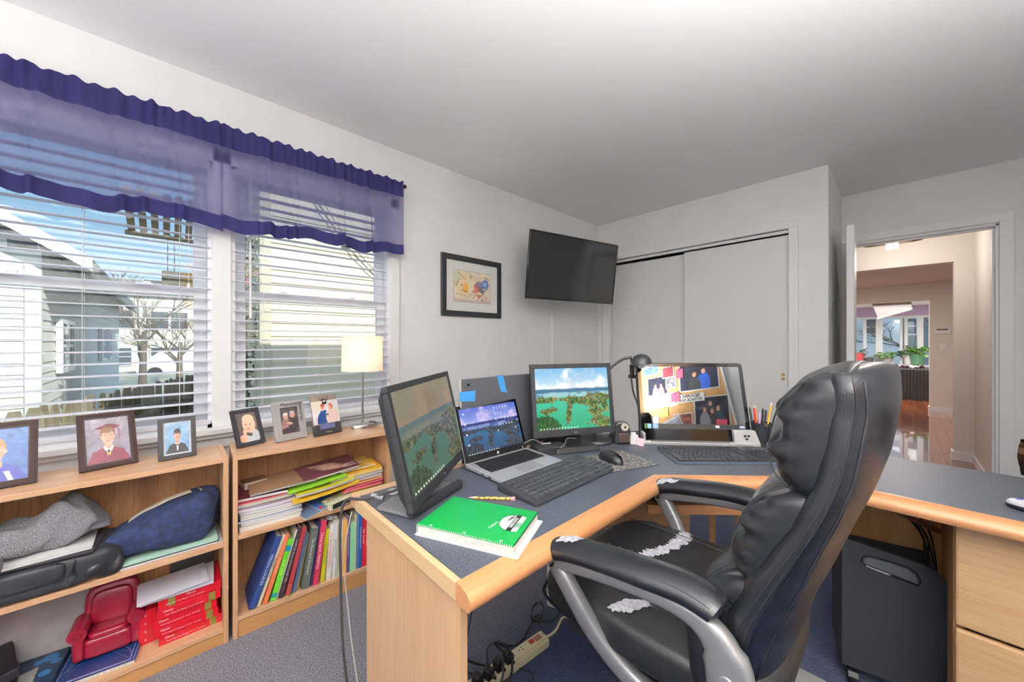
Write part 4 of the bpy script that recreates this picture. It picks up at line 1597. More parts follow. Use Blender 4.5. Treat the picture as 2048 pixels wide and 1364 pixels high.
# black laptop bag(s)
o = thing('black_laptop_bag', 'flat black laptop bag lying under the grey tote', 'bag', cw(LC, .115, .112, SZL), LC[1])
lump('bag_body', BAGB, o, (0, 0, .052), (.250, .115, .052), .34, (64, 28), .006, 22, 5)
MB().tube(spline([(-.24, -.113, .040), (0, -.118, .043), (.13, -.114, .040), (.2, -.09, .05)], 5), .004, 6).go('zipper_piping', BLKM, o, sm=True)
lump('front_pocket', BAGB, o, (-.03, -.095, .066), (.150, .030, .030), .35, (40, 18), .004, 25, 2)
MB().tube(spline([(.12, -.06, .10), (.14, -.10, .085), (.135, -.125, .05), (.12, -.118, .02)], 5), .012, 8, ry=.002).go('carry_strap', BAGB, o, sm=True)
o = thing('black_pouch', 'small black pouch tied at its neck, between the black bag and the navy tote', 'bag', cw(LC, .318, .05, SZL), LC[1]+rad(12))
lump('pouch_body', mat('black_satin', (30, 32, 38), .35, bump=.3, bscale=90), o, (-.01, 0, .036), (.052, .042, .036), .6, (36, 20), .010, 40, 7)
MB().grid(14, 6, lambda u, v: (.035+.03*u, (v-.5)*.05*(.4+u), .050+.02*u+.008*math.sin(v*16))).go('gathered_neck', mat('black_satin'), o, sm=True, ang=None)
flat_item('folder', 'white folder sticking out between the grey tote and the black bag', 'folder', LC, .165, .105, SZL+.108, .25, .19, .010, (238, 238, 236), (228, 228, 226), rz=1)
flat_item('folder', 'dark document wallet with torn corners under the white folder', 'folder', LC, .195, .10, SZL+.103, .22, .20, .003, (52, 48, 58), (52, 48, 58), rz=-6)
flat_item('notebook', 'dark blue notebook stack behind the pouch', 'notebook', LC, .295, .185, SZL+.002, .13, .10, .075, (34, 44, 86), (50, 52, 70), rz=4)
flat_item('envelope', 'pale envelope peeping out behind the grey tote', 'envelope', LC, .300, .190, SZL+.080, .10, .08, .004, (206, 214, 214), rz=-8, ry=-3)
# grey tote on top
o = thing('grey_tote_bag', 'crumpled heather grey cloth bag with hanging strap on top of the black bag', 'bag', cw(LC, .13, .115, SZL+.120), LC[1])


def gf(p, d):
    u = (p.x+.185)/.37
    pk = 1.35*math.exp(-((u-.78)/.15)**2)+.30*math.exp(-((u-.45)/.2)**2)
    zz = (p.z+.048)*(.78+pk*.62)*(1-.35*max(0, u-.93)/.07)
    return (p.x, p.y*(1-.2*u), max(.001, zz+.006*math.sin(p.x*60+p.y*50)*max(0, d.z)))


lump('bag_body', GREYF, o, (0, 0, 0), (.185, .088, .048), .62, (90, 40), .022, 33, 9, gf)
MB().tube(spline([(-.02, -.080, .022), (-.018, -.125, .004), (-.035, -.148, -.03), (-.075, -.152, -.062), (-.13, -.152, -.082), (-.20, -.150, -.084), (-.28, -.14, -.07)], 7), .014, 8, ry=.0022, up=(0, -.3, 1)).go('hanging_strap', GREYF, o, sm=True)
MB().tube(spline([(-.20, .03, .07), (-.17, .02, .125), (-.13, .015, .130), (-.09, .02, .10), (-.05, .03, .07)], 6), .011, 8, ry=.002, up=(0, 1, 0)).go('upper_strap', GREYF, o, sm=True)

# ---- left bookcase, lower shelf
RED = mat('photo_box_red', (190, 14, 36), .28, coat=.2)
OLIVE = pmat((122, 112, 48))
LW = pmat((240, 232, 232))
z = BZL
for i, (dx, dy, h_, rz_) in enumerate(((.006, .004, .035, .5), (-.006, -.002, .034, -1), (-.010, .002, .034, 1), (.002, -.003, .034, 0), (.004, .004, .034, -.6))):
    lb = ['bottom red photo paper box of the stack', 'second red photo paper box from the bottom', 'middle red photo paper box of the stack', 'fourth red photo paper box from the bottom', 'top red photo paper box under the white paper'][i]
    o = thing('paper_box', lb, 'box', cw(LC, .535+dx, .045+dy, z), LC[1]+rad(rz_), group='red photo paper boxes in the left bookcase')
    box('carton', (-.092, 0, 0), (.092, .17, h_-.001), RED, o, bev=.0008)
    box('lid_edge', (-.0925, -.0004, h_*.60), (.0925, .0, h_*.63), pmat((160, 10, 30)), o)
    bx0 = .055 if i < 4 else -.065
    box('olive_band', (bx0, -.0006, .0), (bx0+.020, .0002, h_-.001), OLIVE, o)
    text('lettering', 'Canon', .010, LW, o, (-.062 if i < 4 else .0, -.0006, h_*.70), (PI/2, 0, 0), .0002, bold=True)
    text('lettering', 'Photo Paper Plus Glossy II  4" x 6"  50 sheets', .0060, LW, o, (-.015, -.0006, h_*.28), (PI/2, 0, 0), .0002)
    z += h_
o = thing('paper_box', 'smaller red box tucked behind the left side of the stack', 'box', cw(LC, .425, .10, BZL+.048), LC[1]+rad(4))
o.location.z = BZL
box('carton', (-.03, 0, 0), (.018, .11, .125), RED, o, bev=.0008)
for k in range(4):
    text('numeral', '5', .011, LW, o, (-.012, -.0006, .016+k*.030), (PI/2, 0, 0), .0002, bold=True)
    box('lid_edge', (-.0302, -.0004, .03+k*.031), (.0182, .0, .0312+k*.031), pmat((160, 10, 30)), o)
flat_item('paper_stack', 'stack of pale lavender-white paper on top of the red boxes', 'paper stack', LC, .508, .125, z+.001, .21, .17, .009, (222, 222, 238), (214, 214, 232), rz=-4, ry=-1)
o = box('paper_sheet', (-.10, -.085, 0), (.10, .085, .0008), pmat((226, 226, 242), .8), None)
o.location = cw(LC, .49, .115, z+.0165)
o.rotation_euler = (0, rad(-1), LC[1]+rad(2))
prop(o, 'single white sheet on top of the paper stack', 'paper')
o = thing('dark_book_row', 'dark spiral-bound book standing behind the paper stack', 'book', cw(LC, .55, .205, BZL), LC[1])
box('cover', (-.07, 0, 0), (.07, .03, .295), pmat((44, 42, 40)), o)
for k in range(3):
    box('white_tab', (-.05+k*.045, -.001, .25), (-.038+k*.045, 0, .29), LW, o)

# toy armchair (its sitter is left out)
CRIM = mat('crimson_plastic', (136, 18, 44), .28, coat=.3)
o = thing('toy_armchair', 'small crimson plastic armchair with rolled arms, standing on the blue folder', 'toy armchair', (-1.985, -.155, BZL+.0145), LC[1]+rad(-4))
lump('seat_base', CRIM, o, (0, -.005, .038), (.062, .045, .036), .35, (36, 18), 0, 1)
lump('seat_cushion', CRIM, o, (0, -.008, .078), (.052, .042, .014), .5, (36, 14), 0, 1)
lump('backrest', CRIM, o, (0, .048, .110), (.072, .020, .105), .45, (40, 24), 0, 1, fn=lambda p, d: (p.x, p.y+.12*max(0, p.z), p.z))
lump('back_pad', CRIM, o, (0, .030, .135), (.054, .012, .062), .5, (36, 18), 0, 1, fn=lambda p, d: (p.x, p.y+.12*max(0, p.z), p.z))
for sgn in (-1, 1):
    lump('arm_body', CRIM, o, (sgn*.070, 0, .052), (.016, .050, .050), .4, (28, 16), 0, 1)
    r_ = MB().tube([(sgn*.072, -.052, .104), (sgn*.072, .04, .108)], .024, 18)
    r_.go('arm_roll', CRIM, o, sm=True)
    sp_ = []
    for k in range(26):
        a = k*.48
        rr_ = .019*(1-k/30)
        sp_.append((sgn*.072+rr_*math.cos(a), -.0535, .104+rr_*math.sin(a)))
    MB().tube(sp_, .0016, 5).go('arm_scroll', CRIM, o, sm=True)
# blue folder under the toy
NB = mat('blue_folder_gloss', (28, 56, 112), .25, coat=.3)
o = thing('blue_notebook', 'blue spiral notebook with white line pattern under the toy armchair', 'notebook', cw(LC, .300, .115, BZL), LC[1]+rad(-7))
box('pages', (-.10, -.088, 0), (.10, .095, .011), PAGES, o)
cvb = Canvas(110, 100, (24, 50, 104)).mottle(.15, 4, 3)
for k in range(5):
    cvb.line(.03+.012*k, .03+.012*k, .97-.012*k, .03+.012*k, .0022, (170, 190, 220), .8 if k % 2 == 0 else 0)
    cvb.line(.03+.012*k, .97-.012*k, .97-.012*k, .97-.012*k, .0028, (190, 206, 230), .9 if k % 2 == 0 else 0)
    cvb.line(.03+.012*k, .03+.012*k, .03+.012*k, .97-.012*k, .0022, (170, 190, 220), .8 if k % 2 == 0 else 0)
    cvb.line(.97-.012*k, .03+.012*k, .97-.012*k, .97-.012*k, .0022, (170, 190, 220), .8 if k % 2 == 0 else 0)
for k in range(4):
    cvb.line(.08, .9-.2*k, .5+.1*k, .12, .0022, (150, 176, 214), .7)
    cvb.line(.92, .9-.2*k, .4-.1*k, .12, .0022, (150, 176, 214), .7)
for k in range(24):
    a = k/24*PI
    cvb.line(.5+.42*math.cos(a), .9-.6*math.sin(a), .5+.42*math.cos(a+.13), .9-.6*math.sin(a+.13), .0025, (180, 200, 226), .7)
printed('cover', cvb, .204, .187, mat('printed_gloss', rough=.25, attr=True, coat=.3), o, (-.102, -.090, .0125), (-PI/2, 0, 0))
box('cover_board', (-.102, -.090, .011), (.102, .097, .0122), NB, o)
mb = MB()
for i in range(34):
    mb.tube([(-.098+i*.0059, -.091+.004*math.cos(a), .006+.006*math.sin(a)) for a in np.linspace(0, 2*PI, 8)[:-1]], .0009, 4, closed=True)
mb.go('spiral_wire', WHITEP, o)
# turquoise box
o = thing('toner_box', 'dark blue carton with bright turquoise edge and grey label', 'box', cw(LC, .148, .12, BZL), LC[1]+rad(-6))
box('carton', (-.062, -.105, 0), (.062, .095, .038), pmat((24, 52, 78)), o, bev=.001)
cvt = Canvas(60, 80, (22, 46, 70)).mottle(.4, 5, 2)
for (a, b, c_) in ((.7, .15, .16), (.85, .3, .1), (.75, .55, .12), (.5, .2, .1)):
    cvt.ell(a, b, c_, c_*.6, (50, 120, 180), .5, .8)
cvt.poly([(.05, .45), (.55, .30), (.66, .98), (.05, .98)], (168, 166, 164))
cvt.rect(.36, .72, .52, .80, (30, 30, 30))
printed('top_print', cvt, .122, .198, PRINT, o, (-.061, -.104, .0385), (-PI/2, 0, 0))
box('turquoise_edge', (-.0625, -.1056, .012), (.0625, -.105, .037), pmat((20, 150, 186)), o)
text('label_lettering', '5.7', .016, BLK, o, (.012, -.058, .0392), (0, 0, 0), .0002, bold=True)
# game cases at far left
for k, (x, y, z0, rz_, ry_, h_, c_, lb) in enumerate(((.045, .085, BZL, 8, -6, .050, (56, 58, 66), 'dark grey game case with thin white outlines, at the left frame edge'),
                                                   (.035, .125, BZL+.075, 14, -10, .030, (30, 28, 38), 'black case with yellow and blue artwork lying on top'))):
    o = thing('game_case', lb, 'case', cw(LC, x, y, z0), rot=(0, rad(ry_), LC[1]+rad(rz_)), group='flat cases at the left end of the lower shelf')
    box('case_body', (-.085, -.10, 0), (.085, .10, h_), pmat(c_), o, bev=.002)
    cvx = Canvas(50, 60, c_).mottle(.2, 4, k)
    if k == 0:
        for q in range(3):
            y0 = .2+.26*q
            for (a, b, c2, d2) in ((.2, y0, .8, y0), (.8, y0, .9, y0+.1), (.9, y0+.1, .85, y0+.2)):
                cvx.line(a, b, c2, d2, .008, (190, 190, 196))
    else:
        cvx.ell(.5, .35, .42, .2, (186, 182, 50), .4)
        cvx.ell(.45, .40, .3, .1, (90, 40, 70), .4)
        cvx.ell(.6, .3, .28, .06, (206, 200, 60), .4)
        cvx.rect(.05, .62, .75, .74, (30, 84, 160))
        cvx.rect(.1, .8, .8, .9, (150, 60, 90))
        cvx.rect(.82, 0, 1, 1, (24, 22, 30))
    printed('cover_print', cvx, .166, .196, PRINT, o, (-.083, -.098, h_+.0004), (-PI/2, 0, 0))
o = thing('grey_board', 'pale grey board standing against the back of the left bookcase', 'board', cw(LC, .205, .225, BZL), rot=(rad(-4), 0, LC[1]))
box('panel', (-.20, -.006, 0), (.055, 0, .285), mat('grey_card', (170, 164, 166), .7, var=.08, vscale=9), o)
box('panel_edge', (.055, -.007, 0), (.062, .001, .285), pmat((110, 84, 60)), o)
box('side_panel', (.063, -.010, 0), (.115, 0, .285), mat('grey_card'), o)

# ---- picture frames on top of the bookcases
def portrait(bgc, bg2, skin, hair, coat, kind=0, w=60, h=76, seed=1):
    c = Canvas(w, h).grad(bg2, bgc)
    n_ = c.noise(3, seed)[..., None]
    c.a = np.clip(c.a*(.82+.36*n_), 0, 1)
    c.ell(.5, 1.02, .46, .34, coat)
    c.poly([(.08, 1.0), (.16, .74), (.38, .66), (.62, .66), (.84, .74), (.92, 1.0)], coat)
    c.poly([(.42, .52), (.58, .52), (.60, .70), (.50, .78), (.40, .70)], tuple(int(v*.9) for v in skin))
    if kind in (1, 2, 3):
        c.poly([(.38, .66), (.50, .82), (.62, .66), (.58, .64), (.5, .72), (.42, .64)], (240, 240, 240))
        c.poly([(.47, .72), (.53, .72), (.52, .80), (.48, .80)], (20, 20, 26))
    c.ell(.5, .38, .155, .195, hair)
    c.ell(.5, .43, .135, .165, skin)
    for s in (-1, 1):
        c.ell(.5+s*.14, .44, .022, .035, skin)
        c.ell(.5+s*.058, .41, .020, .010, (250, 246, 240))
        c.ell(.5+s*.058, .41, .010, .011, (50, 36, 30))
        c.line(.5+s*.085, .375, .5+s*.035, .372, .006, tuple(int(v*.7) for v in hair))
    c.line(.5, .42, .507, .475, .005, tuple(int(v*.82) for v in skin))
    c.ell(.5, .520, .050, .014, (196, 104, 98))
    if kind == 1:      # mortarboard
        c.poly([(.22, .24), (.52, .15), (.80, .22), (.54, .31)], tuple(int(v*.85) for v in coat))
        c.poly([(.37, .25), (.66, .25), (.65, .34), (.5, .30), (.36, .35)], coat)
        c.line(.74, .23, .75, .50, .009, tuple(int(v*1.1) for v in coat))
        c.ell(.5, .80, .05, .03, (180, 150, 80))
        c.line(.44, .72, .40, 1, .006, tuple(int(v*.6) for v in coat))
        c.line(.60, .72, .66, 1, .006, tuple(int(v*.6) for v in coat))
    if kind == 2:      # bow tie
        c.poly([(.42, .70), (.5, .73), (.58, .70), (.58, .76), (.5, .74), (.42, .76)], (16, 16, 20))
        c.poly([(.46, .76), (.54, .76), (.52, .92), (.48, .92)], (240, 240, 240))
    c.ell(.5, .285, .125, .07, hair)
    for q in range(4):
        c.ell(.58+.012*q, .44, .055-.01*q, .13-.02*q, tuple(int(v*.72) for v in skin), 0, .13)
    c.ell(.45, .46, .03, .03, (226, 140, 124), 0, .25)
    c.ell(.56, .46, .025, .03, (206, 120, 106), 0, .25)
    c.mottle(.14, 9, seed+3).mottle(.10, 22, seed+8)
    return c


def photo_frame(label, bl, yaw, tilt, W_, H_, fw, fm, cv, dep=.014, mat_w=0.0, matc=None, inner=None, group='picture frames on the bookcases', easel=True):
    o = thing('framed_photo', label, 'picture frame', (bl[0], bl[1], .7365), rot=(rad(-tilt), 0, rad(yaw)), group=group)
    f = MB()
    for a, b in (((0, 0), (W_, fw)), ((0, H_-fw), (W_, H_)), ((0, fw), (fw, H_-fw)), ((W_-fw, fw), (W_, H_-fw))):
        f.box((a[0], -dep, a[1]), (b[0], 0, b[1]))
    f.go('frame', fm, o)
    r_ = MB()
    e_ = fw*.30
    for a, b in (((e_, e_), (W_-e_, e_*1.8)), ((e_, H_-e_*1.8), (W_-e_, H_-e_)), ((e_, e_*1.8), (e_*1.8, H_-e_*1.8)), ((W_-e_*1.8, e_*1.8), (W_-e_, H_-e_*1.8))):
        r_.box((a[0], -dep-.002, a[1]), (b[0], -dep, b[1]))
    if fw > .008:
        r_.go('frame_ridge', fm, o)
    if inner:
        g = MB()
        q = fw
        for a, b in (((q, q), (W_-q, q+.003)), ((q, H_-q-.003), (W_-q, H_-q)), ((q, q+.003), (q+.003, H_-q-.003)), ((W_-q-.003, q+.003), (W_-q, H_-q-.003))):
            g.box((a[0], -dep+.002, a[1]), (b[0], -dep+.005, b[1]))
        g.go('inner_lip', inner, o)
    m_ = fw+mat_w
    if mat_w:
        box('mount_board', (fw, -dep+.006, fw), (W_-fw, -dep+.008, H_-fw), matc, o)
    printed('photograph', cv, W_-2*m_, H_-2*m_, PRINT, o, (m_, -dep+.005, m_))
    box('backing', (.004, -.003, .004), (W_-.004, .002, H_-.004), BLKM, o)
    if easel:
        h2 = H_*.62
        ln = h2*math.sin(rad(tilt))*1.0
        MB().add([(W_*.36, .002, h2), (W_*.64, .002, h2), (W_*.64, ln*.75+.03, .004+ln*.36), (W_*.36, ln*.75+.03, .004+ln*.36)], [(0, 1, 2, 3), (3, 2, 1, 0)]).go('easel_leg', BLKM, o)
    return o


MAHO = mat('mahogany_frame', (50, 28, 25), .55, spec=.3)
BLKF = mat('black_frame', (36, 38, 42), .45)
PEWT = mat('dark_pewter_frame', (52, 50, 58), .45, metal=.2)
SILF = mat('brushed_silver_frame', (176, 172, 170), .4, metal=.35)
cv = portrait((60, 90, 150), (90, 120, 170), (224, 176, 150), (170, 130, 80), (56, 66, 150), 0, seed=2)
cv.poly([(.62, .80), (.70, .80), (.78, 1.0), (.70, 1.0)], (220, 220, 230))
cv.ell(.42, .84, .14, .06, (222, 174, 150), .2)
photo_frame('mahogany frame with a fair-haired child in blue, cut by the left picture edge', (-1.925, -.478), 97, 17, .165, .205, .017, MAHO, cv, inner=PEWT)
photo_frame('mahogany frame with a graduate in maroon cap and gown', (-1.969, -.229), 101.9, 24.2, .147, .205, .016, MAHO, portrait((120, 112, 128), (150, 142, 150), (222, 170, 146), (120, 84, 56), (110, 32, 52), 1, 70, 92), inner=PEWT)
cv = portrait((120, 160, 200), (150, 185, 215), (206, 164, 140), (34, 30, 30), (46, 50, 56), 2, seed=5)
photo_frame('wide black frame with a young man in a bow tie', (-1.958, -.030), 94, 12, .112, .158, .015, BLKF, cv, mat_w=.006, matc=pmat((214, 220, 226)))
cv = Canvas(60, 80, (96, 84, 76)).mottle(.35, 3, 6)
cv.ell(.60, .82, .38, .26, (206, 206, 210))
cv.ell(.56, .42, .30, .28, (232, 196, 168))
cv.ell(.56, .24, .27, .14, (226, 204, 176))
for s in (-1, 1):
    cv.ell(.52+s*.10, .42, .035, .016, (70, 60, 60))
cv.ell(.50, .56, .07, .03, (206, 110, 104))
cv.ell(.38, .66, .16, .09, (228, 186, 158), .5)
cv.poly([(.40, .66), (.66, .72), (.60, .82), (.36, .76)], (70, 78, 72))
cv.ell(.22, .85, .2, .12, (222, 178, 150))
photo_frame('dark pewter frame with a fair baby chewing a toy', (-1.955, .213), 110, 22, .112, .165, .013, PEWT, cv, inner=PEWT)
cv = Canvas(50, 74, (74, 66, 64)).mottle(.4, 4, 9)
for (x, y, c_, hc) in ((.30, .34, (150, 116, 110), (226, 220, 214)), (.68, .30, (64, 56, 60), (196, 190, 184))):
    cv.ell(x, y+.34, .26, .26, c_)
    cv.ell(x, y, .135, .12, (214, 160, 146))
    cv.ell(x, y-.08, .135, .06, hc)
    for s in (-1, 1):
        cv.ell(x+s*.05, y, .02, .01, (60, 46, 44))
    cv.ell(x, y+.06, .04, .012, (176, 90, 90))
cv.ell(.5, .62, .16, .05, (206, 158, 146), .2)
cv.ell(.45, .88, .4, .12, (60, 50, 54))
o = photo_frame('wide silver frame lettered Memories, with an elderly couple', (-1.945, .352), 103, 15, .138, .182, .030, SILF, cv)
text('lettering', 'Memories', .021, BLK, o, (.075, -.0168, .165), (PI/2, 0, 0), .0002)
text('lettering', 'Memories', .023, BLK, o, (.121, -.0168, .125), (PI/2, -PI/2+PI, 0), .0002)
# clipboard frame
o = thing('photo_clip_board', 'slate photo clip holding a wedding picture', 'picture frame', (-1.935, .510, .7365), rot=(rad(-17), 0, rad(103)), group='picture frames on the bookcases')
for i in range(3):
    box('wood_strip', (.004+i*.045, -.006, .040), (.047+i*.045, 0, .198), mat('grey_brown_wood', (136, 118, 106), .6, var=.12, vscale=40, stretch=(1, 1, .1)), o, bev=.001)
box('base_block', (.004, -.012, 0), (.139, .012, .050), mat('slate_black', (44, 42, 42), .5), o, bev=.001)
text('lettering', 'Happy', .012, SILF, o, (.07, -.0125, .012), (PI/2, 0, 0), .0002)
cv = Canvas(84, 70, (232, 228, 226)).mottle(.1, 4, 3)
cv.ell(.2, .2, .25, .25, (236, 226, 206))
cv.ell(.9, .6, .10, .2, (206, 200, 150), 0, .7)
cv.ell(.38, .95, .24, .48, (34, 66, 120))
cv.poly([(.30, .45), (.52, .42), (.60, .95), (.24, 1.0)], (34, 66, 120))
cv.ell(.40, .27, .075, .13, (216, 150, 128))
cv.ell(.40, .20, .075, .08, (150, 80, 50))
cv.ell(.70, .80, .22, .42, (226, 196, 190))
cv.poly([(.62, .45), (.82, .45), (.92, 1), (.56, 1)], (228, 200, 194))
cv.ell(.70, .28, .085, .13, (160, 72, 52))
cv.ell(.66, .32, .06, .10, (222, 166, 148))
cv.ell(.56, .56, .07, .06, (226, 226, 220))
cv.ell(.55, .62, .05, .04, (60, 60, 80))
printed('photograph', cv, .132, .112, PRINT, o, (.005, -.011, .055), (0, 0, 0))
box('photo_card', (.004, -.0105, .054), (.138, -.0095, .168), PAPER, o)
box('small_photo', (.03, -.0135, .028), (.105, -.012, .052), pmat((90, 96, 140)), o)
MB().tube([(.062, -.012, .158), (.055, -.014, .172), (.068, -.014, .178), (.082, -.014, .172), (.075, -.012, .158)], .0022, 6).box((.060, -.014, .150), (.078, -.010, .160)).go('metal_clip', mat('dark_iron2', (40, 36, 34), .4, metal=.7), o)
box('easel_leg', (.05, .0, 0), (.09, .045, .004), BLKM, o)

# ---- table lamp on the right bookcase
o = thing('table_lamp', 'brushed steel table lamp with a lit white drum shade', 'lamp', (-1.975, .775, .7365))
b_ = MB()
n = 40
vs, fs = [], []
for (k, z_) in ((1.0, 0), (1.0, .010), (.93, .018), (.6, .022), (0.001, .0225)):
    for i in range(n):
        a = 2*PI*i/n
        x, y = .040*math.cos(a), .078*math.sin(a)
        vs.append((x*k, y*k, z_))
for j in range(4):
    for i in range(n):
        k = (i+1) % n
        fs.append((j*n+i, j*n+k, (j+1)*n+k, (j+1)*n+i))
fs.append(tuple(range(n-1, -1, -1)))
obj('base', vs, fs, STEEL, o, sm=True, ang=35)
MB().cyl((0, -.018, .02), .0055, .40, 14).go('pole', STEEL, o, sm=True)
box('power_socket', (-.014, .020, .0205), (.014, .050, .0235), BLK, o, bev=.001)
MB().cyl((-.030, .035, .018), .005, .004, 10).go('switch', BLK, o)
SH = bpy.data.materials.new('lamp_shade_cloth')
SH.use_nodes = True
n_ = SH.node_tree.nodes
l_ = SH.node_tree.links
n_.clear()
oo = n_.new('ShaderNodeOutputMaterial')
df = n_.new('ShaderNodeBsdfDiffuse')
tr_ = n_.new('ShaderNodeBsdfTranslucent')
mx = n_.new('ShaderNodeMixShader')
df.inputs[0].default_value = rgb(250, 246, 240)
tr_.inputs[0].default_value = rgb(250, 240, 228)
mx.inputs[0].default_value = .45
l_.new(df.outputs[0], mx.inputs[1])
l_.new(tr_.outputs[0], mx.inputs[2])
l_.new(mx.outputs[0], oo.inputs[0])
MB().lathe([(.103, .305), (.104, .305), (.100, .490), (.099, .490), (.103, .305)], (0, -.018, 0), n=48).go('lamp_shade', SH, o, sm=True)
MB().tube([(.099*math.cos(a), -.018+.099*math.sin(a), .480) for a in np.linspace(0, 2*PI, 24)[:-1]], .001, 5, closed=True).box((-.1, -.019, .479), (.1, -.017, .481)).go('shade_ring', STEEL, o)
lb_ = MB().lathe([(0, 0), (.012, .005), (.013, .03), (.028, .06), (.030, .075), (.022, .098), (0, .106)], (0, -.018, .345), n=20).go('bulb', mat('frosted_bulb', (255, 232, 196), .4, emit=12.0), o, sm=True)
bl = light('lamp_bulb_light', 'POINT', (-1.975, .765, 1.13), 3.0, (1.0, .80, .62), .03)
# beaded pull chain by the blind
pc = MB()
for k in range(14):
    pc.lathe([(0, -.002), (.002, 0), (0, .002)], (-2.205, .905, .93-k*.006), n=6)
prop(pc.go('bead_chain', WHITEP, None), 'short white bead chain hanging near the lamp', 'cord')
# ------------------------------------------------------------------ corner desk
LAM = mat('slate_laminate', (84, 90, 102), .42, var=.0, col2=(46, 51, 62), vscale=300, ramp=(.38, .62))
MOLD = wood('maple_edge', (180, 122, 78), (206, 150, 102), 'y', .35, 10, coat=.25)
MOLDX = wood('maple_edge_x', (180, 122, 78), (206, 150, 102), 'x', .35, 10, coat=.25)
MAPLE = wood('maple_panel', (186, 146, 108), (206, 168, 130), 'z', .42, 9, coat=.1)
MAPLEX = wood('maple_drawer', (186, 146, 104), (208, 172, 130), 'x', .40, 10, coat=.15)
MAPLED = wood('maple_inner', (176, 128, 80), (198, 150, 100), 'z', .5, 9)
desk = thing('corner_desk', 'corner desk with slate laminate top and rounded maple edge', 'desk', (-.6, 1.2, 0))
OX, OY = -.6, 1.2
DT = .75


def dl(pts):
    return [(x-OX, y-OY) for x, y in pts]


top = [(-1.075, .405), (-.568, .405), (-.568, 1.190), (-.213, 1.545), (1.10, 1.552), (1.10, 2.05), (-.73, 2.05), (-1.075, 1.36)]
MB().prism(dl(top), DT-.030, DT).go('desk_top', LAM, desk)


def mold_path(name, pts, m):
    """bullnose edge strip following pts (outer side to the right of travel)"""
    prof = [(0, 0), (.018, -.0005), (.034, -.006), (.044, -.016), (.046, -.028), (.040, -.038), (0, -.040)]
    P = [Vector((x, y, 0)) for x, y in pts]
    vs, fs = [], []
    k = len(prof)
    for i, p in enumerate(P):
        d0 = (P[i]-P[i-1]).normalized() if i > 0 else (P[1]-P[0]).normalized()
        d1 = (P[i+1]-P[i]).normalized() if i < len(P)-1 else d0
        n0 = Vector((d0.y, -d0.x, 0))
        n1 = Vector((d1.y, -d1.x, 0))
        nn_ = (n0+n1)
        nn_ = nn_/max(.3, nn_.dot(n0))
        for a, b in prof:
            q = p+nn_*a
            vs.append((q.x-OX, q.y-OY, DT+.0006+b))
    for i in range(len(P)-1):
        for j in range(k):
            l = (j+1) % k
            fs.append((i*k+j, (i+1)*k+j, (i+1)*k+l, i*k+l))
    fs.append(tuple(range(k)))
    fs.append(tuple((len(P)-1)*k+j for j in range(k-1, -1, -1)))
    return obj(name, vs, fs, m, desk, sm=True, ang=50)


mold_path('edge_moulding', [(-.568, .390), (-.568, 1.190)], MOLD)
mold_path('edge_moulding', [(-.568, 1.190), (-.213, 1.545)], MOLDX)
mold_path('edge_moulding', [(-.213, 1.545), (1.10, 1.552)], MOLDX)
# end band and end panel of the left wing
box('end_band', (-1.075-OX, .390-OY, DT-.038), (-.568-OX, .4048-OY, DT), mat('end_band_maple', (204, 170, 130), .4), desk, bev=.003)
box('rear_strip', (-1.112-OX, .390-OY, DT-.034), (-1.0752-OX, 1.36-OY, DT+.0004), MAPLE, desk, bev=.002)
box('end_panel', (-1.045-OX, .412-OY, 0), (-.585-OX, .430-OY, DT-.030), MAPLE, desk, bev=.001)
# corner support box and shelf under the diagonal
MB().box((-.10, -.02, .0), (-.082, .30, DT-.031)).go('support_panel', MAPLED, desk, loc=(-.62-OX+.02, 1.235-OY, 0), rot=(0, 0, rad(45)))
MB().box((0, 0, .12), (.36, .016, .60)).go('modesty_panel', MAPLED, desk, loc=(-.86-OX, 1.34-OY, 0), rot=(0, 0, rad(45)))
MB().box((0, 0, .625), (.56, .26, .643)).go('keyboard_shelf', MAPLED, desk, loc=(-.60-OX, 1.20-OY, 0), rot=(0, 0, rad(45)))
MB().box((0, -.018, .612), (.56, 0, .643)).go('shelf_edge', MOLDX, desk, loc=(-.60-OX, 1.20-OY, 0), rot=(0, 0, rad(45)))
for u in (.03, .50):
    MB().box((u, -.002, .643), (u+.016, .24, .70)).go('drawer_slide', BLKM, desk, loc=(-.60-OX, 1.20-OY, 0), rot=(0, 0, rad(45)))
box('rear_panel', (-.55-OX, 2.012-OY, .30), (.105-OX, 2.030-OY, DT-.031), MAPLED, desk)
box('stretcher', (-.66-OX, 1.99-OY, .0), (-.64-OX, 2.02-OY, DT-.031), MAPLED, desk)
# pedestal with drawers
PX = .102
box('pedestal_side', (PX-OX, 1.600-OY, 0), (PX+.018-OX, 2.03-OY, DT-.031), MAPLED, desk)
box('pedestal_side', (.56-OX, 1.600-OY, 0), (.578-OX, 2.03-OY, DT-.031), MAPLED, desk)
for z0, z1 in ((.418, .700), (.125, .409)):
    d_ = box('drawer_front', (PX+.002-OX, 1.578-OY, z0), (.576-OX, 1.598-OY, z1), MAPLEX, desk, bev=.006)
    box('drawer_handle', (.26-OX, 1.548-OY, (z0+z1)/2-.008), (.42-OX, 1.578-OY, (z0+z1)/2+.008), STEEL, d_, bev=.004)
box('pedestal_back', (PX-OX, 2.02-OY, .02), (.578-OX, 2.032-OY, DT-.031), MAPLED, desk)
box('toe_kick', (PX+.01-OX, 1.63-OY, 0), (.56-OX, 1.64-OY, .12), MAPLED, desk)
MB().tube([(-.075-OX, 1.64-OY, .695), (.095-OX, 1.93-OY, .545)], .009, 6, ry=.003).go('support_bar', STEEL, desk)

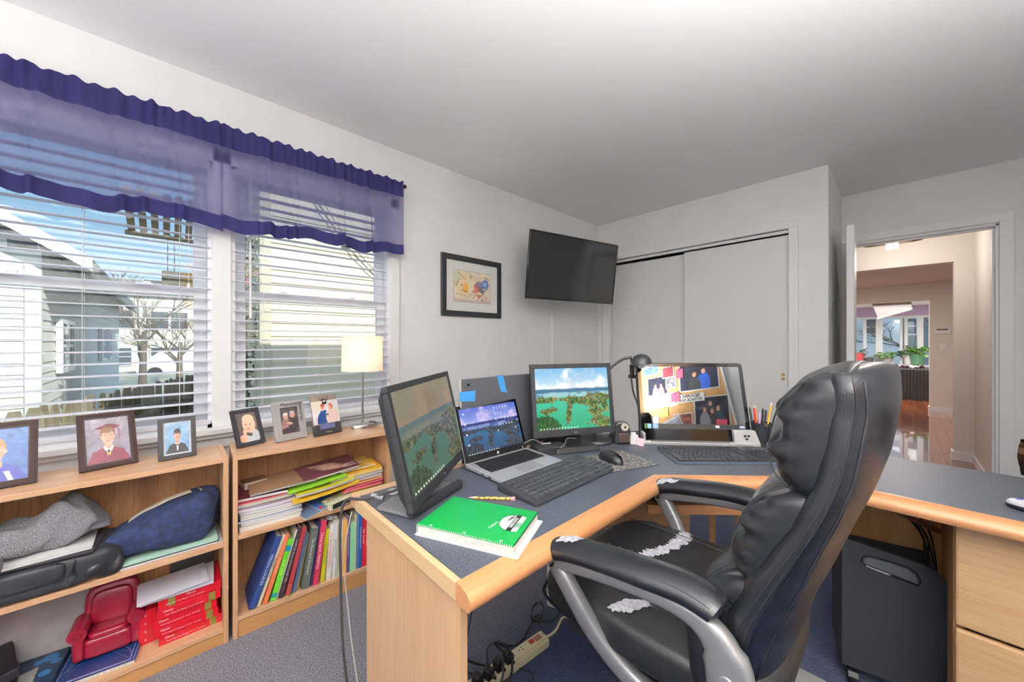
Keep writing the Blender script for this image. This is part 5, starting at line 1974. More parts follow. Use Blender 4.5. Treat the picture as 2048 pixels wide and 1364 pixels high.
# ------------------------------------------------------------------ screen pictures
def landscape(w, h, pal, seed=3, icons=False):
    c = Canvas(w, h).grad(pal['sky'], pal['sky2'], 0, .40)

    def soft(mask, col, al=1.0):
        k = np.clip(mask, 0, 1)[..., None]*al
        c.a = c.a*(1-k)+np.array(col)/255.*k
    cl = c.noise(4, seed, 5)
    base = np.clip((c.y-.02)/.30, 0, 1)
    up = c.y < .37
    soft(np.where(up, (cl-(.60-.26*base))*7, 0), pal['cloud'], .95)
    cl2 = c.noise(9, seed+4, 4)
    soft(np.where(up, (cl2-.54)*6, 0), pal['cloud2'], .55)
    n0 = c.noise(6, seed+20, 4)
    hz = .335+.03*(n0-.5)
    soft((c.y-hz)*90, pal['far'])
    soft((c.y-(.395+.03*(cl2-.5)))*70, pal['bay'])
    n3 = c.noise(26, seed+5, 3)
    n2 = c.noise(13, seed+9, 4)
    low = (c.y > .40)
    soft(np.where(low, (n2-.52)*9*(c.y < .56), 0), pal['far'], .55)
    soft((c.y-(.47+.05*(n0-.5)))*60, pal['water'])
    soft((c.y-.66)*5, pal['water2'], .8)
    isl = np.zeros(c.x.shape)
    for (x, y, a_, b_, r_) in ((.43, .74, .040, .20, .1), (.48, .53, .22, .055, .15), (.12, .52, .22, .05, -.1), (.18, .69, .15, .05, -.25), (.78, .68, .085, .21, -.40), (.93, .50, .16, .06, .1), (.70, .57, .22, .06, .2),
                               (.86, .90, .20, .09, .1), (.92, .62, .05, .12, -.4)):
        dx, dy = c.x-x, (c.y-y)
        X = dx*math.cos(r_)+dy*math.sin(r_)
        Y = -dx*math.sin(r_)+dy*math.cos(r_)
        d = np.sqrt((X/a_)**2+(Y/b_)**2)
        isl = np.maximum(isl, 1.05-d+1.3*(n2-.5)+.7*(n3-.5))
    soft(np.where(low, (isl+.02)*6, 0)*(c.y > .46), pal['shoal'], .45)
    soft(isl*12*low, pal['land'])
    soft((isl-.22)*6*low, pal['land2'], .8)
    soft((isl-.45)*6*low*(n3 > .48), pal['bush'], .8)
    bsh = 1.0-np.sqrt(((c.x-.08)/.24)**2+((c.y-.95)/.19)**2)+.5*(n3-.5)
    soft(bsh*14, pal['bush'])
    sp = c.noise(60, seed+2, 2)
    dk = (isl > 0) | (bsh > 0)
    c.a = np.clip(c.a*np.where(dk & low, .35+1.3*sp, .96+.08*sp)[..., None], 0, 1)
    if icons:
        r = np.random.default_rng(4)
        for q in range(22):
            x, y = (.58+.055*(q % 7)), .06+.13*(q//5)
            c.rect(x, y, x+.018, y+.035, (220, 226, 240), .85)
            c.rect(x-.004, y+.045, x+.022, y+.055, (206, 212, 230), .5)
        for q in range(4):
            c.rect(.05, .10+.22*q, .08, .14+.22*q, (220, 226, 240), .85)
        c.rect(0, .955, 1, 1, (30, 34, 50), .7)
    for i in range(13):
        c.ell(.05+.04*i, .975, .009, .011, (226, 230, 220), 0, .95)
    return c


PG = dict(sky=(104, 168, 214), sky2=(206, 222, 226), cloud=(232, 232, 226), cloud2=(170, 188, 204), far=(48, 104, 136), bay=(140, 186, 190), water=(40, 176, 140), water2=(20, 158, 108), land=(112, 104, 62), land2=(92, 112, 44), bush=(34, 84, 26), shoal=(120, 186, 90))
PBL = dict(sky=(74, 96, 190), sky2=(150, 160, 214), cloud=(190, 176, 216), cloud2=(130, 140, 200), far=(30, 44, 110), bay=(110, 130, 180), water=(26, 88, 128), water2=(24, 70, 110), land=(44, 44, 62), land2=(64, 70, 78), bush=(30, 44, 52), shoal=(50, 110, 130))
PMU = dict(sky=(122, 116, 96), sky2=(128, 112, 88), cloud=(142, 122, 92), cloud2=(120, 100, 76), far=(82, 98, 98), bay=(112, 112, 96), water=(72, 106, 92), water2=(70, 102, 82), land=(78, 78, 60), land2=(98, 92, 62), bush=(54, 70, 44), shoal=(96, 110, 84))
SCR = mat('screen_image', rough=.12, attr=True, emit=.62, spec=.5)
# the emitting picture itself: black base so that only the display's own light shows
for nm, st, rg in (('screen_lit', .85, .25), ('screen_soft', .75, .3)):
    m = bpy.data.materials.new(nm)
    m.use_nodes = True
    p = m.node_tree.nodes['Principled BSDF']
    a = m.node_tree.nodes.new('ShaderNodeAttribute')
    a.attribute_name = 'print'
    p.inputs['Base Color'].default_value = (.012, .012, .014, 1)
    p.inputs['Roughness'].default_value = rg
    m.node_tree.links.new(a.outputs['Color'], p.inputs['Emission Color'])
    p.inputs['Emission Strength'].default_value = st
    MATS[nm] = m


def rot_yt(yaw, tilt):
    return (rad(-tilt), 0, rad(yaw))


def monitor(label, bl, yaw, tilt, W_, H_, bez, depth, cv, scr, badge=None, chin=.028):
    o = thing('monitor', label, 'monitor', (bl[0], bl[1], DT), rad(yaw))
    z0 = bl[2]-DT
    hd = bpy.data.objects.new('monitor_head', None)
    link(hd, o)
    hd.location = (0, 0, z0)
    hd.rotation_euler = (rad(-tilt), 0, 0)
    f = MB()
    for a, b in (((0, 0), (W_, chin)), ((0, H_-bez), (W_, H_)), ((0, chin), (bez, H_-bez)), ((W_-bez, chin), (W_, H_-bez))):
        f.box((a[0], 0, a[1]), (b[0], .016, b[1]))
    f.go('bezel', BLKM, hd, bev=.002)
    MB().add([(.002, .016, .002), (W_-.002, .016, .002), (W_-.002, .016, H_-.002), (.002, .016, H_-.002), (.03, depth, .03), (W_-.03, depth, .03), (W_-.03, depth, H_-.03), (.03, depth, H_-.03)],
             [(0, 3, 2, 1), (4, 5, 6, 7), (0, 1, 5, 4), (1, 2, 6, 5), (2, 3, 7, 6), (3, 0, 4, 7)]).go('rear_housing', BLKM, hd, bev=.004)
    printed('screen', cv, W_-2*bez, H_-bez-chin, scr, hd, (bez, .0035, chin))
    if badge:
        text('badge', badge, .010, mat('badge_grey', (150, 152, 156), .4), hd, (W_*.5, -.0004, chin*.5), (PI/2, 0, 0), .0002)
    return o, hd


# centre monitor
o, hd = monitor('square black monitor with a bright green lake picture, centre of the desk', (-1.009, 1.069, .806), 64.4, 8.0, .380, .300, .019, .055, landscape(170, 130, PG, 3), MATS['screen_lit'], badge='acer')
MB().box((.155, .02, .006), (.225, .045, .14)).go('stand_neck', BLK, o, bev=.004)
MB().add([(.075, -.055, 0), (.275, -.055, 0), (.262, .125, 0), (.088, .125, 0), (.085, -.045, .022), (.265, -.045, .022), (.250, .11, .022), (.10, .11, .022)],
         [(0, 3, 2, 1), (4, 5, 6, 7), (0, 1, 5, 4), (1, 2, 6, 5), (2, 3, 7, 6), (3, 0, 4, 7)]).go('stand_base', BLK, o, bev=.004)
box('energy_sticker', (.098, -.035, .0222), (.122, -.022, .0226), pmat((190, 200, 196)), o)
# left monitor
o, hd = monitor('large black monitor at the left, turned sideways with a dim hazy lake picture', (-.794, .426, .788), 128.6, 13.3, .473, .310, .017, .045, landscape(200, 130, PMU, 3), MATS['screen_soft'], badge='acer', chin=.026)
MB().box((.19, .04, .006), (.26, .065, .16)).go('stand_neck', BLK, o, bev=.004)
# wedge-shaped stand base, given in room coordinates
_inv = Matrix.Rotation(-rad(128.6), 4, 'Z')
bp = [tuple((_inv @ Vector((x+.794, y-.426, 0)))[:2]) for x, y in ((-.953, .402), (-.848, .444), (-.925, .650), (-1.035, .612), (-1.04, .56))]
MB().prism(bp, 0, .010).go('stand_base', mat('satin_grey_plastic', (104, 104, 108), .35), o, bev=.004)
q0, q1 = Vector(bp[1]+(.013,)), Vector(bp[2]+(.013,))
MB().tube([q0, q1], .013, 10, ry=.011, flat=True).go('base_front_edge', BLKM, o, sm=True)
# data cable of the left monitor, hanging over the desk end
o = cable('display_cable', [(-.95, .50, .79), (-.985, .455, .775), (-1.03, .405, .756), (-1.085, .372, .745), (-1.098, .360, .70), (-1.10, .358, .60), (-1.095, .36, .45), (-1.09, .365, .30), (-1.075, .385, .15), (-1.055, .44, .03), (-1.0, .56, .006), (-.90, .62, .006)], .0042, mat('dark_grey_cable', (58, 56, 58), .5), None)
prop(o, 'grey display cable hanging over the end of the desk beside the bookcase', 'cable')
MB().cyl((-.003, 0, 0), .007, .035, 10, axis='x').go('ferrite', mat('grey_connector', (130, 132, 136), .4), o, loc=(-1.02, .42, .765), rot=(0, rad(12), rad(40)))
o = thing('round_white_disc', 'small white disc lying on the base of the left monitor', 'disc', (-1.005, .475, DT+.0105))
MB().cyl((0, 0, 0), .018, .006, 24).go('disc', WHITEP, o, bev=.002)
o = cable('thin_cord', [(-1.10, .39, .70), (-1.104, .372, .60), (-1.105, .372, .52), (-1.10, .38, .42), (-1.09, .39, .30), (-1.06, .42, .02)], .0018, mat('pale_cord', (190, 188, 180), .6), None)
prop(o, 'thin pale cord beside the grey display cable', 'cable')

# dark panel with painter's tape leaning behind the laptop
o = thing('slate_panel', 'dark slate panel with two strips of blue painter tape, behind the laptop', 'panel', (-1.098, .785, DT), rot=(rad(-1.5), 0, rad(90)))
box('panel', (0, 0, 0), (.70, .012, .308), mat('slate_panel_grey', (76, 78, 84), .45, bump=.05), o, bev=.002)
box('panel_rim', (-.004, .002, 0), (0, .014, .310), mat('pale_edge', (206, 200, 190), .5), o)
TAPE = mat('painters_tape', (58, 142, 208), .65)
MB().add([(-.008, -.0006, .228), (.060, -.0006, .222), (.064, -.0006, .262), (-.010, -.0006, .262), (-.008, -.0002, .228), (.060, -.0002, .222), (.064, -.0002, .262), (-.010, -.0002, .262)], [(0, 1, 2, 3), (7, 6, 5, 4), (0, 4, 5, 1), (3, 2, 6, 7)]).go('tape_strip', TAPE, o)
MB().add([(.172, -.0006, .309), (.205, -.0006, .309), (.226, -.0006, .238), (.192, -.0006, .246), (.172, .004, .3105), (.205, .004, .3105)], [(0, 3, 2, 1), (0, 1, 5, 4)]).go('tape_strip', TAPE, o)
MB().cyl((.030, -.002, .286), .005, .003, 12, axis='y').go('screw_hole', BLKG, o)

# laptop
o = thing('laptop', 'silver laptop with black keys and a blue-toned lake on its screen', 'laptop', (-.838, .758, DT), rad(89))
LAPS = mat('laptop_silver', (176, 178, 182), .35, metal=.35)
WL, DL = .300, .205
o.location = (-.838, .752, DT)
bs = MB()
bs.add([(0, 0, .004), (WL, 0, .004), (WL, DL, .004), (0, DL, .004), (0, 0, .014), (WL, 0, .014), (WL, DL, .020), (0, DL, .020)], [(0, 3, 2, 1), (4, 5, 6, 7), (0, 1, 5, 4), (1, 2, 6, 5), (2, 3, 7, 6), (3, 0, 4, 7)])
bs.go('laptop_base', LAPS, o, bev=.003)


def ontop(x, y):
    return .0143+.006*y/DL


kb = MB()
KEYS = []
k0 = True
dk_ = mat('key_black', (24, 24, 27), .5)
box('key_bed', (.022, .085, ontop(0, .085)-.004), (WL-.022, DL-.018, ontop(0, DL-.1)+.0012), BLKM, o)
first = None
for r_ in range(6):
    x = .0235
    nk = 14
    wk = (WL-.047)/nk
    for i in range(nk):
        if r_ == 0 and 4 <= i <= 8:
            if i == 4:
                box('space_bar', (x+.0006, .086, ontop(0, .09)), (x+wk*5-.0006, .086+.0135, ontop(0, .095)+.003), dk_, o, bev=.0008)
            x += wk
            continue
        if first is None:
            first = box('key', (.0006, 0, 0), (wk-.0008, .0142, .0018), dk_, o, bev=.0006)
            kk = first
        else:
            kk = first.copy()
            link(kk, o)
        yk = .0865+r_*.0165
        kk.location = (x, yk, ontop(0, yk)+.0012)
        x += wk
box('touchpad', (.105, .018, ontop(0, .03)-.002), (.205, .074, ontop(0, .045)+.0004), mat('touchpad_grey', (150, 152, 156), .3, metal=.2), o)
box('touchpad_button', (.107, .062, ontop(0, .06)-.001), (.203, .073, ontop(0, .07)+.0006), mat('touchpad_grey'), o)
box('blue_sticker', (.266, .040, ontop(0, .04)-.001), (.282, .052, ontop(0, .055)+.0002), mat('blue_sticker', (120, 176, 214), .4), o)
box('side_port', (-.0004, .06, .008), (.0004, .075, .012), BLKG, o)
box('side_port', (-.0004, .10, .008), (.0004, .112, .012), BLKG, o)
sc = bpy.data.objects.new('laptop_lid', None)
link(sc, o)
sc.location = (0, DL-.004, .018)
sc.rotation_euler = (rad(-20), 0, 0)
box('lid_shell', (0, .001, 0), (WL, .007, .205), LAPS, sc, bev=.003)
box('lid_bezel', (.001, 0, .001), (WL-.001, .0012, .204), BLKG, sc)
printed('screen', landscape(140, 88, PBL, 3, True), WL-.024, .168, MATS['screen_lit'], sc, (.012, -.0006, .024))
MB().cyl((WL/2, -.0014, .012), .0052, .001, 20, axis='y').go('round_badge', mat('badge_grey'), sc)

# docking hub and cables behind the laptop
o = thing('docking_hub', 'flat black docking hub between laptop and centre monitor', 'hub', (-.985, 1.115, DT), rad(66))
box('hub_body', (-.055, -.045, .0), (.075, .035, .030), BLKM, o, bev=.003)
box('green_sticker', (.055, -.0455, .012), (.068, -.045, .018), pmat((120, 196, 130)), o)
MB().cyl((-.02, .0, .034), .004, .04, 8, axis='x').go('usb_plug', STEEL, o)
o = cable('usb_cable', [(-.99, 1.10, .785), (-1.02, 1.08, .80), (-1.035, 1.06, .792), (-1.04, 1.035, .78), (-1.0, 1.02, .758), (-.985, 1.03, .7535)], .0018, mat('grey_cable', (120, 120, 122), .4), None)
prop(o, 'thin grey cable looping over the docking hub', 'cable')
o = cable('usb_cable', [(-.925, 1.135, .7735), (-.915, 1.150, .79), (-.92, 1.165, .805), (-.93, 1.2, .801), (-.935, 1.25, .79)], .0016, mat('grey_cable'), None)
prop(o, 'thin cable rising over the stand of the centre monitor', 'cable')

# full-size keyboards
def keyboard(label, loc, rz, w, d, h, body, keym, tiltz, edge=None):
    o = thing('keyboard', label, 'keyboard', loc, rz)
    MB().add([(0, 0, 0), (w, 0, 0), (w, d, 0), (0, d, 0), (.002, .002, h*.55), (w-.002, .002, h*.55), (w-.002, d-.002, h*.55+tiltz), (.002, d-.002, h*.55+tiltz)],
             [(0, 3, 2, 1), (4, 5, 6, 7), (0, 1, 5, 4), (1, 2, 6, 5), (2, 3, 7, 6), (3, 0, 4, 7)]).go('keyboard_body', body, o, bev=.004)
    if edge:
        MB().box((0, -.001, 0), (w, .003, h*.5)).box((-.001, 0, 0), (.002, d, h*.5)).go('edge_strip', edge, o, bev=.001)
    kw = w/23.2
    kd = (d-.030)/6.6
    fk = {}

    def key(x, y, ww):
        z = h*.55+tiltz*(y/d)
        q = round(ww, 4)
        if q not in fk:
            a = .0012
            fk[q] = MB().add([(a, a, 0), (ww-a, a, 0), (ww-a, kd-a, 0), (a, kd-a, 0), (a+.0016, a+.001, h*.36), (ww-a-.0016, a+.001, h*.36), (ww-a-.0016, kd-a-.002, h*.36), (a+.0016, kd-a-.002, h*.36)],
                             [(4, 5, 6, 7), (0, 1, 5, 4), (1, 2, 6, 5), (2, 3, 7, 6), (3, 0, 4, 7)]).go('key', keym, o)
            k = fk[q]
        else:
            k = fk[q].copy()
            link(k, o)
        k.location = (x, y, z)
    y0 = .014
    for r_ in range(6):
        y = y0+kd*(r_+(.35 if r_ == 5 else 0))
        x = .012
        if r_ == 0:
            for ww in (1.3, 1.3, 1.3, 5.6, 1.3, 1.3, 1.3, 1.3):
                key(x, y, kw*ww)
                x += kw*ww
        else:
            first_w = (1, 2.2, 1.7, 1.5, 1.0, 1.0)[r_]
            rest = 15-first_w
            key(x, y, kw*first_w)
            x += kw*first_w
            nk = int(rest-1)
            for i in range(nk-1):
                key(x, y, kw)
                x += kw
            key(x, y, .012+15*kw-x)
        xx = .012+15.35*kw
        for i in range(3):
            if r_ in (3, 4, 5, 0) or (r_ == 1 and i == 1):
                key(xx+i*kw, y, kw)
        xx = .012+18.7*kw
        if r_ < 5:
            for i in range(4):
                key(xx+i*kw, y, kw)
    return o


KB1 = mat('keyboard_grey', (46, 47, 52), .45)
KEY1 = mat('keycap_grey', (62, 64, 70), .42)
keyboard('black keyboard with raised keys between the laptop and the desk edge', (-.672, .722, DT), rad(90.5), .405, .160, .018, KB1, KEY1, .012)
KB2 = mat('keyboard_black', (34, 36, 40), .35)
KEY2 = mat('keycap_black', (46, 48, 53), .35)
keyboard('slim black keyboard with blue-grey edge before the all-in-one computer', (-.560, 1.355, DT), rad(46.5), .400, .185, .012, KB2, KEY2, .006, edge=mat('blue_grey_edge', (78, 98, 116), .3))

# mouse and pad
o = thing('mouse_pad', 'speckled grey mouse pad beside the near keyboard', 'mouse pad', (-.722, 1.235, DT), rad(40))
PADM = mat('speckled_pad', (126, 122, 118), .95, col2=(62, 60, 62), vscale=170, ramp=(.45, .55), detail=1)
obj('pad', [(x+.722, y-1.235, z) for z in (0, .0035) for x, y in ((-.834, 1.171), (-.672, 1.108), (-.600, 1.300), (-.778, 1.348))], [(0, 3, 2, 1), (4, 5, 6, 7), (0, 1, 5, 4), (1, 2, 6, 5), (2, 3, 7, 6), (3, 0, 4, 7)], PADM, o, bev=.001)
o.rotation_euler = (0, 0, 0)
o = thing('computer_mouse', 'black computer mouse on the speckled pad', 'mouse', (-.740, 1.205, DT+.0037), rad(-20+180))
o.scale = (1.12, 1.12, 1.0)
vs, fs = [], []
nu, nv = 30, 12
for j in range(nv+1):
    v = j/nv
    for i in range(nu):
        a = 2*PI*i/nu
        ca, sa = math.cos(a), math.sin(a)
        rx = .054*(1-(v**2.2)*.92)
        ry = (.028+.004*ca)*(1-(v**2.4)*.90)*(1-.10*math.exp(-((ca*.054+.0)/.02)**2))
        vs.append((ca*rx+.004*v, sa*ry, .034*math.sin(v*PI/2)*(1-.0*ca)))
for j in range(nv):
    for i in range(nu):
        k = (i+1) % nu
        fs.append((j*nu+i, j*nu+k, (j+1)*nu+k, (j+1)*nu+i))
fs.append(tuple(range(nu-1, -1, -1)))
fs.append(tuple(nv*nu+i for i in range(nu)))
obj('mouse_shell', vs, fs, mat('mouse_black', (30, 31, 34), .32), o, sm=True, ang=60)
MB().cyl((-.030, -.0035, .026), .009, .007, 14, axis='y').go('scroll_wheel', BLKG, o)
box('button_split', (-.052, -.0006, .012), (-.018, .0006, .0315), BLKG, o)

# round-based gooseneck lamp
o = thing('desk_lamp', 'black gooseneck desk lamp behind the centre monitor', 'desk lamp', (-.950, 1.405, DT))
LB = mat('lamp_black', (44, 46, 50), .35)
MB().lathe([(0, 0), (.088, 0), (.090, .006), (.084, .014), (.03, .022), (0, .024)], n=36).go('lamp_base', LB, o, sm=True)
neck = [(0, 0, .02), (0, 0, .12), (.005, -.002, .22), (.03, .008, .285), (.07, .035, .335), (.105, .065, .368), (.135, .088, .378)]
MB().tube(spline(neck, 7), .0055, 10).go('gooseneck', LB, o, sm=True)
hd = bpy.data.objects.new('lamp_head', None)
link(hd, o)
hd.location = (.166, .116, .358)
hd.rotation_euler = (rad(4), rad(-6), 0)
MB().lathe([(.0455, -.012), (.044, .002), (.038, .016), (.026, .028), (.010, .034), (0, .035)], n=32).lathe([(.0445, -.012), (.043, .0), (.037, .014), (0, .030)], n=32).go('dome_shade', LB, hd, sm=True)
MB().cyl((-.044, -.004, -.008), .004, .028, 10).cyl((-.047, 0, -.012), .010, .012, 12, axis='x').go('shade_collar', BLK, hd)
MB().lathe([(0, -.030), (.014, -.026), (.018, -.014), (.010, .0), (0, .0)], n=16).go('bulb', mat('frosted_glass', (220, 220, 214), .4), hd, sm=True)
# black clip lamp stem at the left edge of the all-in-one
o = thing('clip_lamp', 'black clip with thin bent arm below the lamp dome, beside the all-in-one', 'clip arm', (-.772, 1.515, DT))
o.location = (-.800, 1.520, DT)
MB().tube(spline([(.012, -.004, .0), (.010, -.004, .09), (.004, -.004, .16), (-.016, -.012, .23), (-.022, -.016, .30), (-.014, -.018, .335)], 7), .0038, 8).go('bent_arm', BLK, o, sm=True)
MB().box((-.032, -.026, .285), (-.004, -.004, .300)).box((-.026, -.024, .300), (-.010, -.008, .345)).cyl((-.018, -.016, .315), .010, .014, 12).go('clip', BLKG, o, bev=.001)
MB().lathe([(0, 0), (.022, 0), (.020, .006), (0, .008)], (.012, -.004, 0), n=18).go('foot', BLK, o, sm=True)

# electric pencil sharpener
o = thing('pencil_sharpener', 'black electric pencil sharpener with a round ivory inlet', 'pencil sharpener', (-.852, 1.462, DT), rad(48))
SHM = mat('sharpener_black', (46, 46, 50), .3, coat=.3)
sec = [(-.036, 0), (.030, 0), (.036, .012), (.036, .06), (.028, .088), (.012, .102), (-.020, .100), (-.036, .085)]
n = len(sec)
vs = [(x, y*1.0, z) for y in (-.036, .055) for x, z in sec]
for i in range(n):
    vs[n+i] = (vs[n+i][0]*.95, vs[n+i][1], vs[n+i][2]*.82)
obj('body', vs, [tuple(range(n)), tuple(range(2*n-1, n-1, -1))]+[(i, n+i, n+(i+1) % n, (i+1) % n) for i in range(n)], SHM, o, bev=.010, seg=3)
MB().cyl((.008, -.041, .076), .0165, .006, 24, axis='y').go('inlet_ring', mat('ivory', (206, 198, 178), .5), o, bev=.001)
MB().cyl((.008, -.0425, .076), .0045, .003, 14, axis='y').go('pencil_hole', BLKG, o)
box('shavings_drawer', (-.020, -.040, .008), (.030, -.034, .048), mat('smoked_plastic', (70, 56, 50), .12, coat=.5), o, bev=.004)

# all-in-one computer
AY = 42.2
o = thing('all_in_one_computer', 'all-in-one computer with silver foot, corkboard mirrored in its dark glossy screen', 'computer', (-.785, 1.525, DT), rad(AY))
SIL = mat('silver_foot', (196, 196, 198), .32, metal=.3)
hd = bpy.data.objects.new('screen_unit', None)
link(hd, o)
hd.location = (0, 0, .010)
hd.rotation_euler = (rad(-14.7), 0, 0)
WA, HA = .470, .350
mb = MB()
rr_ = .018
pts = []
for cx, cz, a0 in ((WA-rr_, HA-rr_, 0), (rr_, HA-rr_, PI/2), (rr_*.4, rr_*.4, PI), (WA-rr_*.4, rr_*.4, 1.5*PI)):
    q = rr_ if cz > .1 else rr_*.4
    for k in range(6):
        a = a0+k*PI/10
        pts.append((cx+q*math.cos(a), cz+q*math.sin(a)))
n = len(pts)
vs = [(x, 0, z) for x, z in pts]+[(x, .030, z) for x, z in pts]
obj('case', vs, [tuple(range(n-1, -1, -1)), tuple(range(n, 2*n))]+[(i, (i+1) % n, n+(i+1) % n, n+i) for i in range(n)], BLKM, hd, bev=.002)
# glass front: dark, strongly mirroring
GS = bpy.data.materials.new('glossy_display_glass')
GS.use_nodes = True
p = GS.node_tree.nodes['Principled BSDF']
p.inputs['Base Color'].default_value = (.27, .28, .29, 1)
p.inputs['Metallic'].default_value = 1.0
p.inputs['Roughness'].default_value = .015
box('display_glass', (.018, -.0016, .062), (WA-.018, 0, HA-.018), GS, hd)
fb = MB()
for a, b in (((.004, .046), (WA-.004, .062)), ((.004, HA-.018), (WA-.004, HA-.004)), ((.004, .062), (.018, HA-.018)), ((WA-.018, .062), (WA-.004, HA-.018))):
    fb.box((a[0], -.0020, a[1]), (b[0], 0, b[1]))
fb.go('glass_bezel', BLKG, hd)
cvt = Canvas(160, 8, (40, 42, 44)).mottle(.3, 8, 3)
cvt.rect(.03, .1, .07, .9, (150, 206, 220))
cvt.rect(.09, .1, .14, .9, (150, 190, 236))
cvt.rect(0, 0, .02, 1, (60, 150, 50))
cvt.rect(.93, .2, .98, .6, (190, 190, 220))
cvt.rect(.70, .3, .74, .6, (230, 230, 230))
printed('taskbar', cvt, WA-.036, .022, MATS['screen_lit'], hd, (.018, -.0022, .052))
MB().cyl((WA/2, -.003, HA-.010), .003, .002, 12, axis='y').go('webcam', BLKG, hd)
# foot
box('lower_panel', (.010, -.0024, .0), (WA-.010, 0, .046), BLKG, hd)
ft = MB().box((.0, -.030, 0), (.012, .02, .050)).box((.0, -.036, .0), (.485, -.012, .016))
ft.go('silver_foot', SIL, o, bev=.004)
MB().add([(.385, -.028, .012), (.492, -.028, .012), (.470, -.018, .066), (.380, -.018, .066), (.385, -.004, .012), (.492, -.004, .012), (.470, -.0, .066), (.380, -.0, .066)],
         [(0, 3, 2, 1), (4, 5, 6, 7), (0, 1, 5, 4), (1, 2, 6, 5), (2, 3, 7, 6), (3, 0, 4, 7)]).go('foot_corner', SIL, o, bev=.002)
sb = MB()
for k in range(3):
    a = PI/2+k*2*PI/3
    sb.lathe([(0, 0), (.0045, 0), (.004, .0008), (0, .001)], n=10)
lg = MB()
for k in range(3):
    a = PI/6+k*2*PI/3
    ccx, ccz = .432+.0085*math.cos(a), .040+.0085*math.sin(a)
    pp = [(ccx+.006*math.cos(t_), -.0262+.0, ccz+.0045*math.sin(t_)) for t_ in np.linspace(0, 2*PI, 11)[:-1]]
    lg.add([(x, y+.004*(1-(z-.012)/.054)*-.5+.0, z) for x, y, z in pp], [tuple(range(10))])
lgo = lg.go('three_blade_mark', BLK, o)
box('disc_slot', (.03, -.0375, .0165), (.36, -.034, .022), mat('smoke_strip', (110, 108, 108), .2), o)
# folded notes at its left foot
for k, (dx, dy, rz_, c_, lb) in enumerate(((-.790, 1.478, 30, (236, 236, 238), 'white folded note against the left foot of the all-in-one'), (-.768, 1.472, 12, (240, 206, 216), 'small pink-marked note on the white folded note'))):
    o = thing('paper_note', lb, 'note', (dx, dy, DT+k*.001), rot=(rad(-12), rad((-8, 10)[k]), rad(rz_)))
    box('note', (-.018, 0, 0), (.018, .0006, .040-.008*k), pmat(c_, .8), o)
    if k == 0:
        box('note_flap', (-.010, -.0012, .028), (.010, -.0006, .052), pmat((228, 228, 232), .8), o)

# pen cup
o = thing('pen_cup', 'black mesh cup of pens and pencils right of the all-in-one', 'pen cup', (-.412, 1.862, DT))
MB().lathe([(0, 0), (.030, 0), (.0375, .098), (.0360, .098), (.029, .004), (0, .004)], n=36).go('cup', mat('black_mesh', (40, 42, 48), .5, metal=.3), o, sm=True)
MB().tube([(.0375*math.cos(a), .0375*math.sin(a), .098) for a in np.linspace(0, 2*PI, 25)[:-1]], .002, 6, closed=True).go('cup_rim', BLKM, o, sm=True)
for k, (x, y, lx, ly, l_, r__, c_, nm, lb) in enumerate((
        (-.018, -.012, -.10, -.10, .155, .0036, (196, 40, 50), 'pencil', 'red pencil with white end in the cup'),
        (-.026, .0, -.30, -.06, .150, .0040, (60, 76, 60), 'pen', 'dark green pen at the left of the cup'),
        (-.010, .006, -.20, .0, .150, .0034, (224, 160, 60), 'pencil', 'orange pencil behind the red one in the cup'),
        (-.004, -.004, -.03, -.0, .132, .0040, (226, 180, 220), 'pen', 'pink and white pen in the middle of the cup'),
        (.006, -.006, .05, .05, .150, .0045, (44, 42, 46), 'marker', 'thick black marker in the cup'),
        (.012, .006, .12, .10, .144, .0040, (40, 44, 46), 'pen', 'slim black pen right of the marker'),
        (.020, .004, .22, .20, .170, .0038, (238, 178, 60), 'pencil', 'tall yellow pencil leaning right in the cup'),
        (-.028, .012, -.34, .02, .150, .0034, (120, 40, 46), 'pen', 'maroon pen leaning farthest left in the cup'))):
    q = thing(nm, lb, nm, (-.412+x*.7, 1.862+y*.7, DT+.006), rot=(-ly*.5, lx*.5, 0), group='pens and pencils in the mesh cup')
    MB().cyl((0, 0, .0), r__, l_, 10).go('barrel', pmat(c_, .4), q)
    if nm == 'pencil':
        MB().cyl((0, 0, l_), r__*1.02, .010, 10).go('eraser', pmat((238, 232, 228), .7), q)
        box('tip', (-.001, -.001, -.001), (.001, .001, .0005), BLK, q)
    else:
        MB().cyl((0, 0, l_), r__*.8, .006, 10).box((r__-.0005, -.001, l_-.035), (r__+.0016, .001, l_)).go('cap', pmat(tuple(min(255, int(v*.5+90)) for v in c_), .4), q)
o = thing('binder_clip', 'small black binder clip on the rim of the pen cup', 'clip', (-.388, 1.832, DT+.088))
MB().add([(-.008, 0, 0), (.008, 0, 0), (.006, .008, .012), (-.006, .008, .012), (.006, -.004, .012), (-.006, -.004, .012)], [(0, 1, 2, 3), (0, 5, 4, 1)]).tube([(-.004, .004, .012), (-.008, .0, .022), (0, -.002, .026), (.008, 0, .022), (.004, .004, .012)], .0007, 5).go('clip', STEEL, o)
